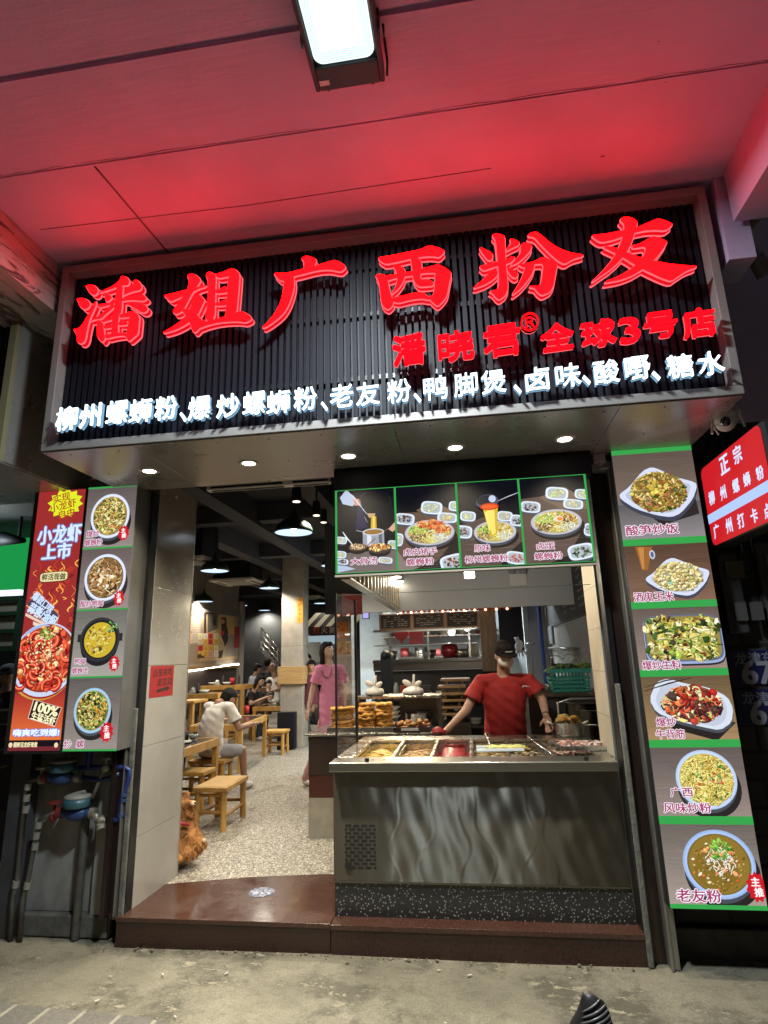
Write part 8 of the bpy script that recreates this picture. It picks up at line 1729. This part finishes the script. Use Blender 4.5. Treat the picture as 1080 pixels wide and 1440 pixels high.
# woman in pink standing
Y7 = 8.35; PINK = mat('tshirt_pink', (.60, .20, .32), .85, var=.07, vscale=6)
def w7(px, py, dy=0.): return ay(px, py, Y7 + dy)
J = dict(head=w7(460, 915), neck=w7(463, 934), chest=w7(465, 965), pelvis=w7(466, 1010), shL=w7(449, 941, -.10), elL=w7(439, 972, -.06), wrL=w7(434, 996, -.12), shR=w7(479, 941, .12), elR=w7(486, 972, .12), wrR=w7(486, 995, .02))
J['hipL'] = J['pelvis'] + Vector((-.09, 0, -.03)); J['hipR'] = J['pelvis'] + Vector((.09, 0, -.03)); J['knL'] = Vector((J['hipL'].x - .08, Y7 - .1, .64)); J['anL'] = Vector((az(430, 1094, ZT + .08).x + .02, Y7 - .05, ZT + .08)); J['knR'] = Vector((J['hipR'].x, Y7 + .06, .62)); J['anR'] = Vector((J['hipR'].x - .02, Y7 + .2, ZT + .08))
pw, M7 = person('woman in pink T-shirt with long black hair standing by the glass case', J, (.80, -.50, .10), SKIN3, PINK, .60, (.95, mat('trousers_pink', (.50, .26, .26), .85, var=.1)), 'long', 1.06, shoes=WSH, shirt_long=.12)
g = MB(); n7 = J['neck']; g.tube([n7 + Vector((.06 * math.cos(a * .52) * 1.1, -.13 - .02 * math.sin(a * .52), -.06 - .12 * max(0, math.sin(a * .52)))) for a in range(7)], .005, 6); g.build('necklace', mat('bracelet'), pw)
# person at the pillar edge
Y8 = 7.1
J, f, r = seated((228, 962), (230, 975), (226, 1040), .17, Y8, (.5, .85, 0)); J['elR'] = ay(245, 1012, Y8); J['wrR'] = ay(250, 1030, Y8 + .2); J['elL'] = J['shL'] + Vector((0, .1, -.25)); J['wrL'] = J['elL'] + f * .2; J['knR'] = ay(238, 1098, Y8 - .6); J['knR'].z = max(J['knR'].z, .5); J['anR'] = J['knR'] + Vector((0, .0, -.36))
person('diner in black mostly hidden behind the tiled pillar', J, (.5, .85, -.2), SKIN2, BT, .55, (.95, mat('jeans_dark')), 'short', 1.05)
# cook in the neighbouring shop
Y9 = 6.0
J = dict(head=ay(11, 950, Y9), neck=ay(9, 972, Y9), chest=ay(8, 1000, Y9), pelvis=ay(6, 1040, Y9), shL=ay(-14, 984, Y9), shR=ay(28, 984, Y9), elR=ay(30, 1015, Y9), wrR=ay(14, 1020, Y9 - .15), elL=ay(-18, 1015, Y9), wrL=ay(-6, 1024, Y9 - .15))
pc, M9 = person('cook in blue cap and dark apron in the neighbouring shop', J, (.35, -.9, -.25), SKIN3, mat('shirt_wine'), .6, None, 'short', 1.0)
blob('cap', [('e', J['head'] + M9 @ Vector((0, -.01, .06)), (.09, .105, .07), M9)], mat('cap_blue', (.10, .14, .20), .8), pc, .01)
blob('apron', [('e', J['pelvis'].lerp(J['neck'], .35) + Vector((0, -.07, 0)), (.15, .09, .26), None)], mat('apron_black', (.02, .02, .024), .8), pc, .012)

# --- golden dog lying behind the pillar, back towards the street, head up and turned right
FUR = mat('fur_gold', (.40, .17, .045), .85, var=.35, vscale=16, bump=1., bscale=45); FURW = mat('fur_cream', (.62, .46, .28), .9, bump=1., bscale=50); YD = 5.15
def d_(px, py, dy=0.): return ay(px, py, YD + dy)
dog = thing('dog', 'golden brown dog in a red harness lying against the tiled pillar', 'dog', (d_(250, 1200).x, YD, ZT))
def tufts(shapes, n, seed, r=(.008, .015), L=(.02, .04)):
    rd = random.Random(seed); out = []
    for k in range(n):
        s = rd.choice([q for q in shapes if q[0] == 'e']); t, p = rd.uniform(.3, 2.8), rd.uniform(0, 2 * PI)
        v = Vector((math.sin(t) * math.cos(p), math.sin(t) * math.sin(p), math.cos(t))); q = Vector((v.x * s[2][0], v.y * s[2][1], v.z * s[2][2]))
        if len(s) > 3 and s[3]: q = s[3] @ q; v = s[3] @ v
        a = s[1] + q * .95; out.append(('c', a, a + (v * .5 + Vector((rd.uniform(-.3, .3), 0, -.9))).normalized() * rd.uniform(*L), rd.uniform(*r), .003))
    return out
ds = [('e', d_(252, 1190, .03), (.135, .17, .10), None), ('e', d_(246, 1198, -.05), (.12, .12, .085), None), ('e', d_(258, 1168, .08), (.115, .13, .125), None), ('e', d_(258, 1150, .10), (.10, .10, .085), None), ('e', d_(256, 1133, .10), (.075, .08, .075), None), ('e', d_(248, 1140, .08), (.06, .06, .07), None),
      ('c', d_(262, 1133, .06), d_(271, 1130, .02), .045, .028), ('e', d_(267, 1141, .05), (.035, .04, .03), None), ('e', d_(248, 1121, .12), (.022, .014, .036), None), ('e', d_(262, 1119, .10), (.022, .014, .034), None),
      ('e', d_(272, 1180, .02), (.075, .09, .085), None), ('e', d_(281, 1187, -.02), (.055, .06, .045), None), ('e', d_(268, 1196, -.03), (.08, .10, .06), None), ('c', d_(240, 1203, -.12), d_(252, 1209, -.18), .045, .035), ('c', d_(240, 1206, -.1), d_(232, 1212, -.16), .03, .02)]
ds = [s if s[0] == 'c' else (s[0], Vector((s[1].x, s[1].y, max(s[1].z, ZT + min(s[2]) * .8))), s[2], s[3]) for s in ds]
blob('body', ds + tufts(ds, 420, 3), FUR, dog, .0075, 2, .002)
g = MB(); rd = random.Random(17); es = [q for q in ds if q[0] == 'e' and q[2][0] > .03]
for k in range(9000):
    s_ = rd.choices(es, [q[2][0] * q[2][2] for q in es])[0]; v_ = Vector((rd.gauss(0, 1), rd.gauss(0, 1), rd.gauss(0, 1))).normalized()
    a = s_[1] + Vector((v_.x * s_[2][0], v_.y * s_[2][1], v_.z * s_[2][2])) * .98; d = (v_ * .75 + Vector((rd.uniform(-.3, .3), -.2, -.7))).normalized(); sd = d.cross(v_ if abs(d.dot(v_)) < .95 else Vector((1, 0, 0))).normalized() * rd.uniform(.0018, .0035); L = rd.uniform(.022, .045)
    g.cur = rd.randint(0, 2); g.add([a - sd, a + sd, a + d * L + v_ * .004], [(0, 1, 2)])
g.build('fur', [FUR, mat('fur_light', (.52, .27, .09), .8), mat('fur_dark', (.27, .10, .025), .85)], dog, recalc=False)['kind'] = 'stuff'
g = MB(); q = d_(272, 1130, -.01); g.ell(q, (.026, .03, .022)); g.build('muzzle', FURW, dog); g = MB(); g.ell(q + Vector((.022, -.012, .008)), (.010, .010, .009)); g.build('nose', mat('nose_black', (.02, .015, .015), .3), dog)
g = MB(); q = d_(287, 1182, -.05); g.ell(q, (.017, .022, .018)); g.build('paw', FURW, dog)
g = MB(); g.tube([d_(239, 1160, -.06), d_(246, 1157, -.08), d_(256, 1158, -.07), d_(266, 1160, -.03)], [.012, .014, .014, .010], 8); g.build('harness_strap', mat('harness_red', (.36, .02, .03), .6), dog)
g = MB(); g.obox(d_(240, 1163, -.10), (.05, .02, .035), (0, .3, 0)); g.build('harness_badge', mat('harness_pink', (.6, .25, .25), .6), dog); g = MB(); g.obox(d_(248, 1166, -.10), (.045, .02, .03), (0, .5, 0)); g.build('harness_tag', mat('harness_blue', (.22, .36, .5), .5), dog)
# thin round disc with silvery speckles on the granite step
q = az(368, 1255, ZT); g = MB(); g.cyl((q.x, q.y, ZT + .0005), (q.x, q.y, ZT + .0025), .092, n=36)
m, nt, b = nodes('speckled_disc'); co = obj_co(nt); v1 = nt.nodes.new('ShaderNodeTexVoronoi'); v1.inputs['Scale'].default_value = 60; nt.links.new(co, v1.inputs['Vector'])
nt.links.new(ramp(nt, v1.outputs['Color'], [(.2, (.08, .09, .15)), (.6, (.2, .21, .30)), (.95, (.6, .64, .75))]), b.inputs['Base Color']); b.inputs['Roughness'].default_value = .25; b.inputs['Metallic'].default_value = .3
solo('floor_disc', g, m, 'round silvery glitter sticker on the granite doorway step', 'sticker')
# the volumes of every body become one skin here, all in a single evaluation
dg = bpy.context.evaluated_depsgraph_get(); dg.update()
NEW = [bpy.data.meshes.new_from_object(o.evaluated_get(dg)) for o, m, wr, cu_ in BLOBS]
for (o, m, wr, cu_), m2 in zip(BLOBS, NEW):
    old = o.data; o.modifiers.clear(); o.data = m2; bpy.data.meshes.remove(old)
    if wr:
        nrm = [v_.normal.copy() for v_ in m2.vertices]
        for v_, nv_ in zip(m2.vertices, nrm):
            p = v_.co; k = math.sin(p.x * 38 + p.z * 24) * math.sin(p.z * 31 - p.x * 17 + p.y * 20) + .6 * math.sin(p.z * 60 + p.x * 45)
            v_.co = p + nv_ * (wr * k)
    if cu_:                                     # open hems and cuffs
        bm = bmesh.new(); bm.from_mesh(m2)
        for c_, n_, r_ in cu_:
            reg = [e for e in bm.edges if all((v_.co - c_).length < r_ for v_ in e.verts)]; gv = list({v_ for e in reg for v_ in e.verts}); fc = [f_ for f_ in bm.faces if all((v_.co - c_).length < r_ for v_ in f_.verts)]
            bmesh.ops.bisect_plane(bm, geom=gv + reg + fc, plane_co=c_, plane_no=n_)
            bmesh.ops.delete(bm, geom=[v_ for v_ in bm.verts if (v_.co - c_).length < r_ and (v_.co - c_).dot(n_) > 1e-4], context='VERTS')
        bm.to_mesh(m2); bm.free()
    m2.materials.clear(); m2.materials.append(m); m2.polygons.foreach_set('use_smooth', [True] * len(m2.polygons))
